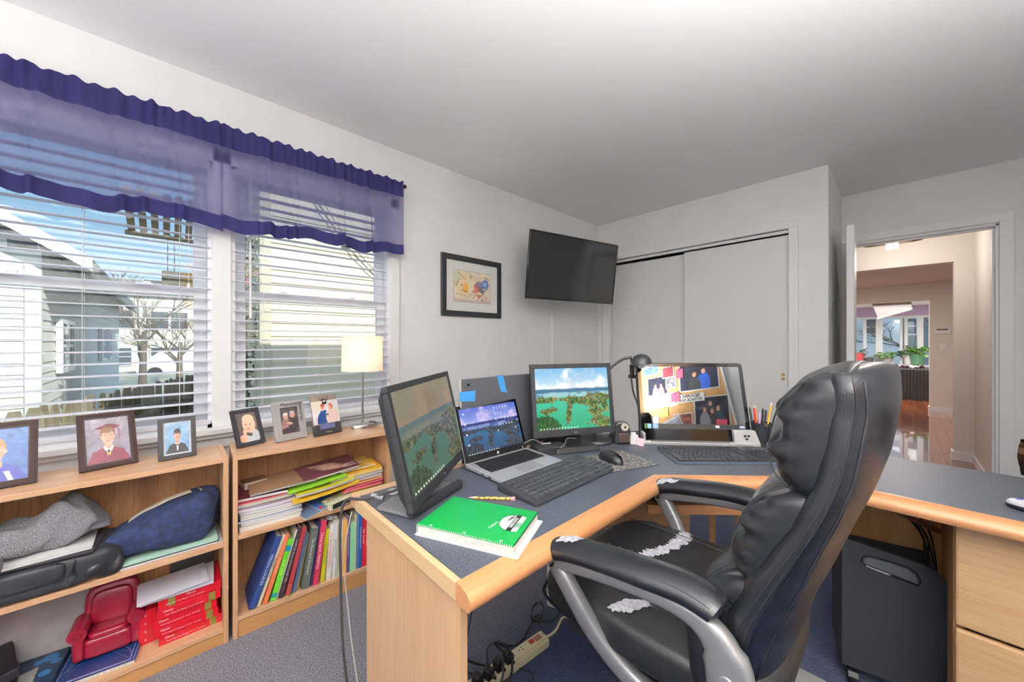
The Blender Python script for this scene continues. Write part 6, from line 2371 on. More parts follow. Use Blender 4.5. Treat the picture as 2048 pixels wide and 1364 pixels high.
# mesh organiser and papers to the right of the cup
o = thing('mesh_organiser', 'black wire mesh desk organiser beside the pen cup, half behind the chair', 'organiser', (-.335, 1.870, DT), rad(25))
mm = mat('black_mesh')
g = MB()
for zz in (0, .03, .045, .06, .075):
    g.tube([(-.045, -.035, zz), (.045, -.035, zz), (.045, .035, zz), (-.045, .035, zz)], .0011, 5, closed=True)
for i in range(13):
    x = -.045+i*.0075
    g.cyl((x, -.035, 0), .0006, .075, 4).cyl((x, .035, 0), .0006, .075, 4)
for i in range(9):
    y = -.035+i*.00875
    g.cyl((-.045, y, 0), .0006, .075, 4).cyl((.045, y, 0), .0006, .075, 4)
g.box((-.045, -.035, 0), (.045, .035, .002))
g.go('wire_mesh', mm, o)
box('cards', (-.038, -.01, .003), (.03, .02, .055), pmat((206, 200, 190)), o)
MB().add([(-.035, .01, .06), (.0, .01, .062), (-.028, .012, .098), (-.035, .01, .098)], [(0, 1, 2, 3), (3, 2, 1, 0)]).go('red_card', pmat((130, 50, 56)), o)
cvp = Canvas(60, 50, (222, 200, 190)).mottle(.2, 8, 2)
for k in range(7):
    cvp.line(.1+.13*k, .05, .25+.12*k, .95, .02, (190, 90, 80), .8)
o = thing('patterned_papers', 'red and white patterned papers on the desk behind the slim keyboard', 'papers', (-.300, 1.735, DT+.0004), rad(30))
box('sheet', (-.075, -.06, 0), (.075, .06, .002), PAPER, o)
printed('print', cvp, .15, .12, PRINTM, o, (-.075, -.06, .0024), (-PI/2, 0, 0))

# green notebook, loose sheet, pencil
o = thing('paper_sheets', 'loose white sheets under the green notebook', 'papers', (-.712, .567, DT), rad(-57.5))
e1 = Vector((-.575, .540, 0))
nb_c = [(-.775, .421), (-.552, .523), (-.649, .686), (-.835, .562)]
NX = Vector((nb_c[1][0]-nb_c[0][0], nb_c[1][1]-nb_c[0][1], 0)).normalized()
ang = math.atan2(NX.y, NX.x)
o.location = (nb_c[0][0]-.004, nb_c[0][1]-.002, DT)
o.rotation_euler = (0, 0, ang)
box('sheets', (.006, -.006, 0), (.262, .165, .0025), PAPER, o)
o = thing('green_notebook', 'green spiral notebook with a round white wide-rule label', 'notebook', (nb_c[0][0], nb_c[0][1], DT+.0028), ang)
NL, NW = .246, .168
box('pages', (.002, .003, 0), (NL-.002, NW-.002, .017), mat('ruled_pages', (236, 234, 228), .8, var=.05, vscale=500, stretch=(.02, 1, 1)), o)
cvn = Canvas(150, 116, (0, 146, 64))
cvn.put((c_ := None) is None and (cvn.x > 2), (0, 0, 0))
cvn.ell(.86, .44, .155, .235, (20, 30, 24))
cvn.ell(.86, .44, .150, .228, (226, 230, 224))
cvn.poly([(.93, .0), (1.0, .0), (1.0, .9), (.93, .9)], (0, 146, 64))
cvn.rect(.985, .0, 1.0, 1.0, (20, 36, 26))
for k in range(3):
    cvn.ell(.14+.36*k, .93, .012, .016, (210, 220, 214))
printed('cover', cvn, NL, NW, mat('printed_gloss'), o, (0, 0, .0182), (-PI/2, 0, 0))
box('cover_board', (0, 0, .0168), (NL, NW, .0179), pmat((0, 136, 60)), o)
DKT = pmat((30, 34, 32))
text('label_lettering', '1 SUBJECT', .0100, DKT, o, (.196, .112, .0186), (0, 0, rad(80)), .0002, sx=.8)
box('label_band', (.2035, .055, .0183), (.2155, .133, .0186), DKT, o)
text('label_lettering', 'WIDE RULE', .0105, pmat((230, 234, 228)), o, (.2095, .094, .0188), (0, 0, rad(90)), .0002, sx=.9, bold=True)
text('label_number', '70', .022, pmat((40, 130, 80)), o, (.2255, .086, .0186), (0, 0, rad(90)), .0002, bold=True)
text('cover_lettering', 'Oxford', .0110, pmat((216, 236, 222)), o, (.168, .066, .0186), (0, 0, rad(80)), .0002)
mb = MB()
for i in range(46):
    x = .004+i*.0054
    mb.tube([(x, .0005+.0045*math.cos(a), .009+.0115*math.sin(a)) for a in np.linspace(0, 2*PI, 9)[:-1]], .0008, 4, closed=True)
mb.go('spiral_wire', mat('white_wire', (214, 216, 212), .35), o)
o = thing('pencil', 'yellow patterned pencil with a fat pink eraser above the green notebook', 'pencil', (-.842, .622, DT+.0045), math.atan2(.092, .100))
PENC = Canvas(80, 6, (226, 184, 70))
for k in range(14):
    PENC.ell(.08+.06*k, .5, .012, .3, (60, 50, 30))
MB().cyl((.020, 0, 0), .0040, .100, 6, axis='x').go('barrel', mat('pencil_pattern', (232, 190, 74), .4, col2=(90, 70, 34), vscale=160, ramp=(.42, .5)), o)
MB().cyl((0, 0, 0), .0006, .020, 8, r2=.0040, axis='x').go('sharpened_tip', pmat((226, 190, 170), .7), o)
MB().cyl((.120, 0, 0), .0052, .013, 12, r2=.0066, axis='x').lathe([(0, 0)]).go('eraser', pmat((226, 150, 156), .8), o, bev=.001)

# remote control and printer at the right
o = thing('remote_control', 'white game-style remote with coloured buttons at the right edge of the desk', 'remote control', (.262, 1.650, DT), rad(-20))
lump('remote_body', mat('remote_white', (206, 204, 212), .3), o, (0, 0, .013), (.066, .026, .012), .6, (36, 12), 0, 1)
lump('dark_underside', BLK, o, (0, 0, .008), (.067, .027, .008), .6, (36, 10), 0, 1)
for k, c_ in enumerate(((90, 80, 170), (200, 190, 80), (120, 100, 140), (180, 110, 120), (110, 150, 110))):
    MB().cyl((-.045+.017*k, .004*(-1)**k, .0215), .0055, .004, 12).go('button', pmat(c_, .4), o)
o = thing('printer', 'glossy black printer with chrome brown front, cut by the right picture edge', 'printer', (.262, 1.955, DT), rad(-48))
o.location = (.285, 2.005, DT)
PRB = mat('printer_dark', (52, 52, 52), .25, coat=.3)
prof = [(.0, .012), (-.012, .05), (-.022, .10), (-.020, .135), (-.004, .150), (.20, .158), (.20, 0), (.03, 0)]
n = len(prof)
vs = [(x, y, z) for x in (0, .40) for y, z in prof]
obj('printer_body', vs, [tuple(range(n-1, -1, -1)), tuple(range(n, 2*n))]+[(i, (i+1) % n, n+(i+1) % n, n+i) for i in range(n)], PRB, o, bev=.006)
MB().grid(8, 14, lambda u, v: (-.002-.006*math.sin(v*3), -.024+.214*u, .02+v*.115)).go('side_trim', CHROME, o, sm=True, ang=None)
PCH = mat('bronze_gloss', (120, 92, 74), .06, metal=1.0)
MB().grid(20, 14, lambda u, v: (.004+u*.392, -.018-.020*math.sin(v*PI*.8)-.004, .016+v*.112)).go('gloss_front', PCH, o, sm=True, ang=None)
box('paper_slot', (.03, -.0385, .060), (.37, -.034, .078), BLKG, o)
box('lid', (.004, .0, .154), (.396, .195, .168), mat('printer_lid', (110, 112, 110), .25, coat=.4), o, bev=.005)

# ------------------------------------------------------------------ under the desk
CR = mat('cart_charcoal', (44, 46, 52), .55, bump=.1, bscale=500)
o = thing('rolling_file_cart', 'charcoal plastic rolling file cart under the right wing of the desk', 'file cart', (-.141, 1.730, 0), rad(12.5))
prof = [(0, .062), (.262, .062), (.262, .40)]
for k in range(7):
    a = k*PI/12
    prof.append((.262-.085+.085*math.cos(a), .395+.085*math.sin(a)))
prof += [(.02, .505), (0, .500)]
n = len(prof)
vs = [(x, 0, z) for x, z in prof]+[(x, .018, z) for x, z in prof]
obj('front_panel', vs, [tuple(range(n)), tuple(range(2*n-1, n-1, -1))]+[(i, n+i, n+(i+1) % n, (i+1) % n) for i in range(n)], CR, o, bev=.003)
hp = [(.056, .441), (.060, .452), (.070, .459), (.120, .457), (.160, .451), (.176, .441), (.184, .424), (.183, .414), (.120, .425), (.066, .434)]
n = len(hp)
obj('handle_grip', [(x, -.004, z) for x, z in hp]+[(x, .002, z) for x, z in hp], [tuple(range(n-1, -1, -1)), tuple(range(n, 2*n))]+[(i, (i+1) % n, n+(i+1) % n, n+i) for i in range(n)], mat('handle_grey', (84, 86, 94), .4), o, bev=.001)
MB().tube([(x, -.001, z) for x, z in [(.050, .440), (.054, .456), (.068, .465), (.120, .463), (.163, .457), (.182, .445), (.191, .424), (.188, .407), (.120, .418), (.062, .428)]], .0018, 6, closed=True).go('handle_outline', BLKG, o, sm=True)
box('side_panel', (.0, .018, .062), (.010, .20, .44), CR, o)
box('side_panel', (.250, .018, .062), (.262, .20, .40), CR, o)
box('rear_panel', (.0, .20, .062), (.262, .212, .44), CR, o)
box('floor_panel', (.0, .018, .062), (.262, .20, .075), CR, o)
for x, y in ((.03, .02), (.235, .02), (.03, .19), (.235, .19)):
    c_ = MB().box((x-.010, y-.012, .045), (x+.010, y+.012, .063)).go('caster_fork', BLK, o)
    MB().cyl((x-.013, y-.004, .024), .024, .026, 18, axis='x').go('caster_wheel', BLK, c_)
o = thing('file_folders', 'dark hanging folders standing inside the rolling cart', 'folders', (-.141+.02, 1.76, .077), rad(12.5), group=None)
for k in range(4):
    box('folder', (.01, .035+.032*k, 0), (.22, .040+.032*k, .30-.01*k), pmat(((40, 52, 46), (30, 30, 34), (56, 40, 36), (34, 40, 50))[k], .7), o)
o = box('floor_box', (-.275, 1.56, 0), (.04, 1.648, .030), mat('pale_grey_plastic', (150, 150, 150), .5), None, bev=.002)
prop(o, 'low pale grey box on the carpet before the file cart', 'box')
# beige power strip
BG = mat('beige_plastic', (212, 202, 168), .45)
o = thing('power_strip', 'beige power strip on the blue carpet under the left wing of the desk', 'power strip', (-.968, 1.090, 0), rad(-90-4))
box('housing', (0, -.027, .0), (.40, .027, .034), BG, o, bev=.005)
box('raised_face', (.004, -.020, .034), (.396, .020, .040), BG, o, bev=.003)
SLT = mat('slot_dark', (50, 44, 38), .6)
box('switch_plate', (.022, -.012, .040), (.055, .012, .0405), mat('strip_label', (150, 110, 90), .5), o)
box('rocker_switch', (.060, -.010, .040), (.082, .008, .045), mat('switch_red', (150, 50, 44), .35), o, bev=.002)
MB().cyl((.012, 0, .0395), .003, .0012, 10).go('screw', SLT, o)
for k in range(6):
    x = .110+k*.044
    oo_ = box('outlet', (x, -.014, .040), (x+.030, .014, .0408), BG, o, bev=.001)
    MB().box((x+.006, .004, .0408), (x+.015, .007, .0411)).box((x+.006, -.008, .0408), (x+.013, -.005, .0411)).cyl((x+.023, -.001, .0408), .0028, .0004, 10).go('outlet_slots', SLT, oo_)
o = cable('beige_cable', [(-.968, 1.094, .02), (-.962, 1.115, .02), (-.955, 1.145, .03), (-.960, 1.19, .05), (-.958, 1.24, .03), (-.94, 1.31, .006), (-.90, 1.42, .006), (-.95, 1.6, .006)], .0048, BG, None)
prop(o, 'beige cord leaving the power strip', 'cable')
PLG = mat('plug_black', (28, 27, 28), .45)
CB = mat('black_cable', (28, 28, 30), .45)
for k in range(4):
    y = 1.090-.195-.046*k
    o = thing('plug', ['black plug nearest the free outlets of the power strip', 'second black plug on the power strip', 'third black plug on the power strip', 'black plug at the near end of the power strip'][k], 'plug', (-.972, y, .041), rad(-94+6*k), group='black plugs on the power strip')
    box('plug_body', (-.016, -.017, 0), (.016, .017, .030+.008*(k % 2)), PLG, o, bev=.005)
    MB().cyl((0, .015, .016), .0055, .018, 10, axis='y').go('strain_relief', PLG, o)
G5 = 'black cables by the power strip'
for k, (pts, r__, lb) in enumerate((
        ([(-.972, .90, .066), (-.95, .87, .12), (-.98, .84, .135), (-1.0, .87, .09), (-.96, .90, .05), (-.93, .86, .02), (-.95, .80, .008)], .0042, 'black cable looping up in an arch over the plugs'),
        ([(-.972, .85, .066), (-.93, .83, .11), (-.90, .80, .08), (-.90, .74, .02), (-.92, .66, .008)], .0040, 'thick black cable coming off the second plug'),
        ([(-.972, .80, .066), (-1.01, .83, .10), (-1.03, .89, .08), (-1.02, .96, .03), (-1.035, 1.04, .008), (-1.062, 1.10, .008), (-1.066, 1.135, .012)], .0032, 'black cable running from the plugs to the strapped coil'),
        ([(-.972, .76, .066), (-1.01, .72, .09), (-1.04, .68, .05), (-1.0, .62, .02), (-.94, .60, .008)], .0040, 'black cable curling at the near end of the strip'),
        ([(-1.03, .60, .72), (-1.04, .63, .5), (-1.03, .66, .30), (-1.02, .70, .16), (-1.0, .76, .10), (-.985, .80, .075)], .0040, 'black cable dropping from the desk top to the plugs'),
        ([(-.90, .70, .72), (-.90, .72, .5), (-.92, .69, .34), (-.91, .66, .25), (-.90, .62, .10), (-.93, .58, .02)], .0026, 'thin black cable hanging behind the end panel'),
        ([(-.95, .93, .008), (-.90, .95, .008), (-.86, .88, .008), (-.87, .78, .008), (-.93, .72, .008)], .0026, 'thin cable lying on the carpet beside the strip'))):
    o = cable('power_cable', pts, r__, CB, None)
    prop(o, lb, 'cable', G5)
o = thing('cable_strap_coil', 'coiled black cable held by a strap on the carpet beyond the power strip', 'cable', (-1.066, 1.145, 0))
MB().tube(spline([(0, 0, .008), (.02, .02, .03), (.012, .03, .06), (-.01, .025, .066), (-.028, .012, .045), (-.024, -.004, .018), (-.008, -.010, .008)], 5, True), .012, 8, ry=.0022, closed=True, up=(.6, -.6, 0)).go('strap_loop', PLG, o, sm=True)
MB().tube(spline([(.02, .0, .006), (.0, -.02, .016), (-.02, 0, .006), (0, .02, .016), (.026, .012, .008), (.05, .05, .006), (.06, .10, .05), (.04, .16, .2), (.0, .2, .6), (0, .2, .71)], 6), .0022, 6).go('cable', CB, o, sm=True)
o = cable('hanging_wire', [(-.80, .94, .715), (-.82, .97, .66), (-.76, 1.03, .62), (-.72, 1.06, .67), (-.75, 1.02, .72)], .0018, CB, None)
prop(o, 'thin black wire looping below the desk edge', 'cable')
for k, (x, y) in enumerate(((-.42, 1.60), (-.375, 1.64))):
    o = cable('white_cable', [(x, y, .62), (x, y, .45), (x+.01-.035*k, y+.01, .36), (x-.02*k-.005, y, .28), (x, y+.02, .02)], .0055, WHITEP, None)
    prop(o, ['left white cable hanging under the desk corner', 'right white cable hanging under the desk corner, kinked'][k], 'cable', 'white cables under the desk corner')
o = cable('black_wire_pair', [(-.80, 1.18, .715), (-.79, 1.19, .50), (-.77, 1.21, .30), (-.76, 1.22, .02)], .0025, CB, None)
prop(o, 'black wire hanging before the desk support panel', 'cable')
o = cable('black_wire_pair', [(-.775, 1.205, .715), (-.765, 1.22, .50), (-.745, 1.24, .30), (-.735, 1.25, .02)], .0025, CB, None)
prop(o, 'second black wire hanging close right of the first before the support panel', 'cable')
for k in range(5):
    o = cable('cart_cable', spline([(-.15+.02*k, 1.98-.01*k, .70), (-.02+.02*k, 1.95, .60-.02*k), (.06, 1.93-.02*k, .56-.03*k), (.085, 1.88, .42-.05*k), (.092, 1.82-.01*k, .15), (.088, 1.80, .01)], 1), .003, CB, None)
    prop(o, ['topmost', 'second', 'third', 'fourth', 'lowest'][k]+' of the dark cables curving behind the file cart', 'cable', 'dark cables behind the file cart')
o = thing('white_carton', 'white tissue carton on the carpet beyond the chair seat', 'box', (-1.02, 1.33, 0), rad(20))
box('carton', (-.10, -.05, 0), (.07, .06, .20), pmat((214, 214, 218), .7), o, bev=.002)
box('green_print', (.00, -.0506, .14), (.03, -.05, .17), pmat((70, 130, 90)), o)
lump('crumpled_paper', pmat((216, 196, 206), .8), o, (.02, .0, .20), (.06, .04, .02), .8, (24, 10), .02, 40, 3)

# ------------------------------------------------------------------ wall pieces: television, picture, corkboard
o = thing('television', 'flat black television on an angled wall arm in the corner', 'television', (-2.010, 2.036, 1.536), rot=(rad(7.3), 0, rad(77.6)))
WT, HT = .950, .530
f = MB()
bz_ = .010
for a, b in (((0, 0), (WT, bz_*1.4)), ((0, HT-bz_), (WT, HT)), ((0, bz_*1.4), (bz_, HT-bz_)), ((WT-bz_, bz_*1.4), (WT, HT-bz_))):
    f.box((a[0], -.004, a[1]), (b[0], .014, b[1]))
f.go('bezel', BLKG, o, bev=.0015)
box('screen', (bz_, 0, bz_*1.4), (WT-bz_, .012, HT-bz_), mat('tv_screen', (30, 33, 35), .14, spec=.9), o)
box('rear_housing', (.06, .014, .05), (WT-.06, .045, HT-.08), BLKM, o, bev=.006)
ar = MB().box((WT*.45, .045, HT*.35), (WT*.55, .060, HT*.65))
ar.go('mount_plate', BLKM, o)
MB().tube([(WT*.5, .06, HT*.5), (WT*.46, .16, HT*.5), (WT*.56, .305, HT*.47)], .014, 8).go('mount_arm', BLKM, o)
MB().box((-.012, -.06, -.10), (.0, .06, .10)).go('wall_plate', BLKM, o)
_tvm = (Matrix.Translation((-2.010, 2.036, 1.536)) @ Matrix.Rotation(rad(77.6), 4, 'Z') @ Matrix.Rotation(rad(7.3), 4, 'X')).inverted()
_wp = o.children[-1]
_wp = [c_ for c_ in o.children if c_.name.startswith('wall_plate')][0]
_wp.matrix_local = _tvm @ Matrix.Translation((-2.2255, 2.62, 1.80))
box('logo', (WT-.03, -.0046, .004), (WT-.012, -.004, .011), STEEL, o)

o = thing('framed_art', 'black framed abstract print with a wide white mount on the left wall', 'picture', (-2.238, 1.407, 1.382), rad(90))
FW, FH, fb_ = .562, .450, .040
f = MB()
for a, b in (((0, 0), (FW, fb_)), ((0, FH-fb_), (FW, FH)), ((0, fb_), (fb_, FH-fb_)), ((FW-fb_, fb_), (FW, FH-fb_))):
    f.box((a[0], -.020, a[1]), (b[0], 0, b[1]))
f.go('frame', BLKF, o, bev=.003)
box('mount_board', (fb_, -.010, fb_), (FW-fb_, -.002, FH-fb_), mat('mount_white', (224, 224, 218), .8), o)
box('mount_bevel', (.106, -.0108, .108), (FW-.106, -.010, FH-.108), pmat((104, 100, 96)), o)
ca = Canvas(110, 74, (222, 208, 180)).mottle(.12, 4, 6)
ca.ell(.25, .5, .16, .35, (226, 200, 150), .2, .6)
for (x, y, a, b, c_, r__) in ((.30, .55, .07, .16, (224, 160, 60), .1), (.44, .16, .035, .06, (140, 130, 80), 0), (.62, .50, .12, .10, (180, 90, 80), .6), (.68, .40, .11, .12, (110, 108, 130), .3), (.84, .36, .10, .16, (70, 104, 168), .2),
                             (.83, .36, .05, .08, (150, 180, 220), .2), (.55, .62, .07, .06, (206, 110, 96), -.4), (.74, .58, .07, .08, (96, 84, 92), .2), (.20, .46, .02, .03, (120, 40, 36), 0), (.65, .76, .06, .05, (196, 90, 70), 0),
                             (.86, .80, .05, .06, (214, 170, 140), 0), (.75, .90, .022, .032, (80, 76, 60), 0), (.10, .2, .09, .14, (196, 204, 180), .2)):
    ca.ell(x, y, a, b, c_, r__, .85)
for q in ((.10, .05, .28, .26, (150, 60, 60)), (.05, .52, .12, .30, (60, 90, 110)), (.5, .85, .72, .45, (30, 30, 30)), (.62, .9, .8, .62, (40, 30, 30)), (.8, .12, .96, .2, (60, 60, 70)), (.2, .62, .36, .66, (80, 50, 40)), (.05, .75, .3, .80, (150, 150, 140)), (.78, .62, .9, .5, (40, 60, 110))):
    ca.line(*q[:4], .007, q[4])
ca.rect(0, .90, 1, 1, (176, 150, 170), .4)
printed('art_print', ca, FW-.216, FH-.220, PRINTM, o, (.108, -.0112, .110))

# corkboard on the right-hand wall behind the camera; it is what the dark screen mirrors
o = thing('corkboard', 'corkboard crowded with photos and pink notes, mirrored in the all-in-one screen', 'corkboard', (1.298, 1.34, 1.20), rad(-90))
# local x runs towards -y in the room
CWd, CHt = 1.20, .98
box('cork', (.19, -.012, 0), (CWd, 0, CHt), mat('cork', (206, 160, 104), .9, var=.15, vscale=90), o)
f = MB()
for a, b in (((.17, -.02), (CWd+.02, 0)), ((.17, CHt), (CWd+.02, CHt+.02)), ((.17, 0), (.19, CHt)), ((CWd, 0), (CWd+.02, CHt))):
    f.box((a[0], -.02, a[1]), (b[0], 0, b[1]))
f.go('frame', TRIMW, o)


def group_photo(kind, w=54, h=40):
    c = Canvas(w, h, (40, 42, 60)).mottle(.4, 4, kind)
    if kind == 1:
        ppl = [(.36, .34, (40, 90, 190), (70, 50, 40)), (.60, .42, (60, 64, 70), (96, 44, 30))]
    elif kind == 2:
        ppl = [(.3, .42, (50, 76, 90), (70, 50, 40)), (.52, .24, (40, 40, 50), (50, 36, 30)), (.48, .50, (70, 60, 70), (110, 70, 40)), (.70, .44, (150, 150, 160), (90, 56, 36))]
    else:
        ppl = [(.3, .5, (170, 120, 120), (90, 60, 50)), (.6, .5, (190, 170, 160), (120, 80, 60))]
    for x, y, cc, hc in ppl:
        c.ell(x, y+.42, .16, .36, cc)
        c.ell(x, y-.03, .060, .10, hc)
        c.ell(x, y, .050, .085, (214, 160, 132))
    return c


def pin(nm, lab, x, z, w, h, rz_, cv=None, col=None, d=.014):
    q = thing(nm, lab, nm.split('_')[-1], (1.298-d, 1.34-x, 1.20+z), rot=(0, rad(rz_), rad(-90)), group='things pinned on the corkboard')
    q.rotation_euler = (Matrix.Rotation(rad(-90), 3, 'Z') @ Matrix.Rotation(rad(-rz_), 3, 'Y')).to_euler()
    if cv is not None:
        box('card', (0, -.001, 0), (w, 0, h), PAPER, q)
        printed('picture', cv, w-.02, h-.02, PRINTM, q, (.01, -.0014, .01))
    else:
        box('card', (0, -.001, 0), (w, 0, h), pmat(col, .8), q)
    MB().cyl((w/2, -.012, h-.012), .005, .012, 8, axis='y').go('push_pin', pmat((190, 40, 40)), q)
    return q


# x = 1.34 - world y
pin('pinned_photo', 'photo of a man in blue and a red-haired woman on the corkboard', .235, .52, .40, .29, 8, group_photo(1))
pin('pinned_photo', 'photo of four friends at the lower part of the corkboard', .225, .14, .33, .30, 9, group_photo(2))
pin('pinned_photo', 'photo of a birthday table, upper part of the corkboard', .76, .60, .24, .21, 7, group_photo(3))
pin('pinned_photo', 'small reddish photo beside the birthday picture', .655, .76, .14, .13, 8, Canvas(20, 20, (150, 60, 70)).mottle(.5, 4, 2), d=.017)
pin('pinned_photo', 'grey photo below the small reddish one', .655, .64, .12, .12, 8, Canvas(20, 20, (130, 130, 136)).mottle(.5, 4, 6), d=.016)
pin('pinned_photo', 'wide blurred photo beside the sign', .56, .20, .20, .15, 5, Canvas(30, 20, (150, 90, 70)).mottle(.6, 4, 5))
cvc = Canvas(60, 36, (196, 200, 208)).mottle(.2, 6, 8)
for k in range(6):
    cvc.line(0, .1+.1*k, 1, .1+.1*k, .006, (140, 146, 160), .8)
for k in range(8):
    cvc.ell(.15+.1*k, .72+.06*math.sin(k*2), .05, .10, ((206, 90, 110), (110, 160, 120))[k % 2], .4, .8)
pin('pinned_card', 'striped card with red flowers, hanging askew', .62, .10, .40, .26, -14, cvc, d=.019)
pin('pinned_card', 'blue and orange card at the top of the corkboard', .82, .85, .20, .11, 7, Canvas(20, 16, (110, 140, 190)).mottle(.4, 4, 1))
pin('pinned_card', 'pale sheet under the birthday photo', .68, .45, .36, .15, 7, None, (214, 214, 212), d=.013)
pin('pinned_card', 'round white paper plate at the edge of the corkboard', .92, .20, .12, .20, 3, None, (206, 204, 196), d=.016)
pin('sticky_note', 'pink sticky note above the couple photo', .565, .72, .075, .10, 11, None, (240, 90, 120), d=.022)
pin('sticky_note', 'pink sticky note at the left end of the sign', .64, .49, .095, .09, 5, None, (240, 100, 130), d=.024)
pin('sticky_note', 'pink sticky note at the bottom of the friends photo', .255, .14, .095, .07, 11, None, (244, 96, 120), d=.022)
pin('sticky_note', 'lime sticky note low on the corkboard', .80, .36, .08, .10, 9, None, (190, 214, 110), d=.018)
pin('sticky_note', 'green sticky note at the lower corner of the corkboard', .93, .10, .13, .10, 16, None, (150, 200, 80), d=.018)
q = pin('pinned_sign', 'white sign reading beware of attack nurse', .40, .430, .33, .085, 8, None, (232, 232, 226), d=.020)
text('lettering', 'BEWARE OF', .046, BLK, q, (.17, -.0014, .062), (PI/2, 0, 0), .0004, bold=True)
text('lettering', 'ATTACK NURSE', .039, BLK, q, (.165, -.0014, .024), (PI/2, 0, 0), .0004, bold=True)
# ------------------------------------------------------------------ executive chair (faces the left wing, -x)
def leather(name, col, rough, bmp=.25):
    m = bpy.data.materials.new(name)
    m.use_nodes = True
    n = m.node_tree.nodes
    L = m.node_tree.links
    p = n['Principled BSDF']
    p.inputs['Base Color'].default_value = rgb(*col)
    p.inputs['Roughness'].default_value = rough
    p.inputs['Specular IOR Level'].default_value = .6
    t = n.new('ShaderNodeTexCoord')
    a = n.new('ShaderNodeTexNoise')
    a.inputs['Scale'].default_value = 380
    a.inputs['Detail'].default_value = 1
    b = n.new('ShaderNodeTexNoise')
    b.inputs['Scale'].default_value = 22
    b.inputs['Detail'].default_value = 1
    L.new(t.outputs['Object'], a.inputs['Vector'])
    L.new(t.outputs['Object'], b.inputs['Vector'])
    bp = n.new('ShaderNodeBump')
    bp.inputs['Strength'].default_value = bmp
    bp.inputs['Distance'].default_value = .001
    L.new(a.outputs['Fac'], bp.inputs['Height'])
    L.new(bp.outputs[0], p.inputs['Normal'])
    r = n.new('ShaderNodeMapRange')
    r.inputs[3].default_value = rough-.03
    r.inputs[4].default_value = rough+.06
    L.new(b.outputs['Fac'], r.inputs[0])
    L.new(r.outputs[0], p.inputs['Roughness'])
    MATS[name] = m
    return m


LEA = leather('black_leather', (25, 27, 33), .31)
LEAS = leather('seat_leather', (22, 23, 27), .46)
THR = mat('leather_thread', (44, 46, 51), .7)
FRM = mat('silver_grey_frame', (150, 150, 152), .36, metal=.55, bump=.12, bscale=600)
CX0, CYM = -.36, .907
chair = thing('office_chair', 'worn black leather executive chair with silver arms, turned to the left desk wing', 'chair', (CX0, CYM, 0))


def cl(p):
    return (p[0]-CX0, p[1]-CYM, p[2])


# backrest shell: sections by height: z, front x, rear x, half width
BS = [(.590, -.235, -.150, .18), (.620, -.245, -.143, .212), (.680, -.235, -.126, .236), (.760, -.205, -.102, .244), (.840, -.165, -.072, .246), (.900, -.130, -.052, .246),
      (.960, -.102, -.030, .246), (1.010, -.086, -.016, .244), (1.060, -.078, -.008, .241), (1.100, -.074, -.003, .236), (1.130, -.074, -.004, .236), (1.148, -.074, -.006, .230), (1.158, -.068, -.014, .218)]


def lerp_sec(z):
    for a, b in zip(BS, BS[1:]):
        if z <= b[0]:
            t = (z-a[0])/(b[0]-a[0])
            t = max(0, min(1, t))
            return [a[i]*(1-t)+b[i]*t for i in range(4)]
    return list(BS[-1])


def shell_obj():
    nz, na = 44, 56
    vs, fs = [], []
    for j in range(nz+1):
        z = .590+(1.152-.590)*j/nz
        _, xf, xr, hw = lerp_sec(z)
        xf -= .010
        xc, hx_ = (xf+xr)/2, (xr-xf)/2
        for i in range(na):
            a = 2*PI*i/na
            ca, sa = math.cos(a), math.sin(a)
            px_ = math.copysign(abs(ca)**.62, ca)*hx_
            py_ = math.copysign(abs(sa)**.38, sa)*hw
            # rear bows out to the middle, front dishes in
            bow = (1-(py_/hw)**2)
            x = xc+px_+((.030*bow-.024) if ca > 0 else .012*bow)*min(1, abs(ca)*3)
            # side bolsters swell forward at the edges
            if ca < 0:
                x += .010*bow
            wr = .0016*math.sin(z*95+py_*18)*math.exp(-((abs(py_)/hw-.85)/.2)**2)
            x += wr
            zz = z+.010*bow*(j/nz)**6
            vs.append(cl((x, CYM+py_, zz)))
    for j in range(nz):
        for i in range(na):
            k = (i+1) % na
            fs.append((j*na+i, j*na+k, (j+1)*na+k, (j+1)*na+i))
    fs.append(tuple(range(na-1, -1, -1)))
    fs.append(tuple(nz*na+i for i in range(na)))
    return obj('backrest', vs, fs, LEA, chair, sm=True, ang=None)


shell = shell_obj()


def seam(name, fn, n, r=.0016, m=None, closed=False, parent=None):
    return MB().tube([cl(fn(i/(n-1))) for i in range(n)], r, 6, closed=closed).go(name, m or LEA, parent or shell, sm=True)


# piping along both rear edges and two stitch rows on the near side
for sgn in (-1, 1):
    def edge(u, sgn=sgn):
        z = .60+.545*u
        _, xf, xr, hw = lerp_sec(z)
        return (xr-.026, CYM+sgn*(hw-.003), z)
    seam('piping', edge, 50, .0022)
    for off in (.34, .44):
        def st(u, sgn=sgn, off=off):
            z = .66+.47*u
            _, xf, xr, hw = lerp_sec(z)
            return (xf+(xr-xf)*off, CYM+sgn*(hw+.0009), z)
        seam('stitching', st, 60, .0005, THR)


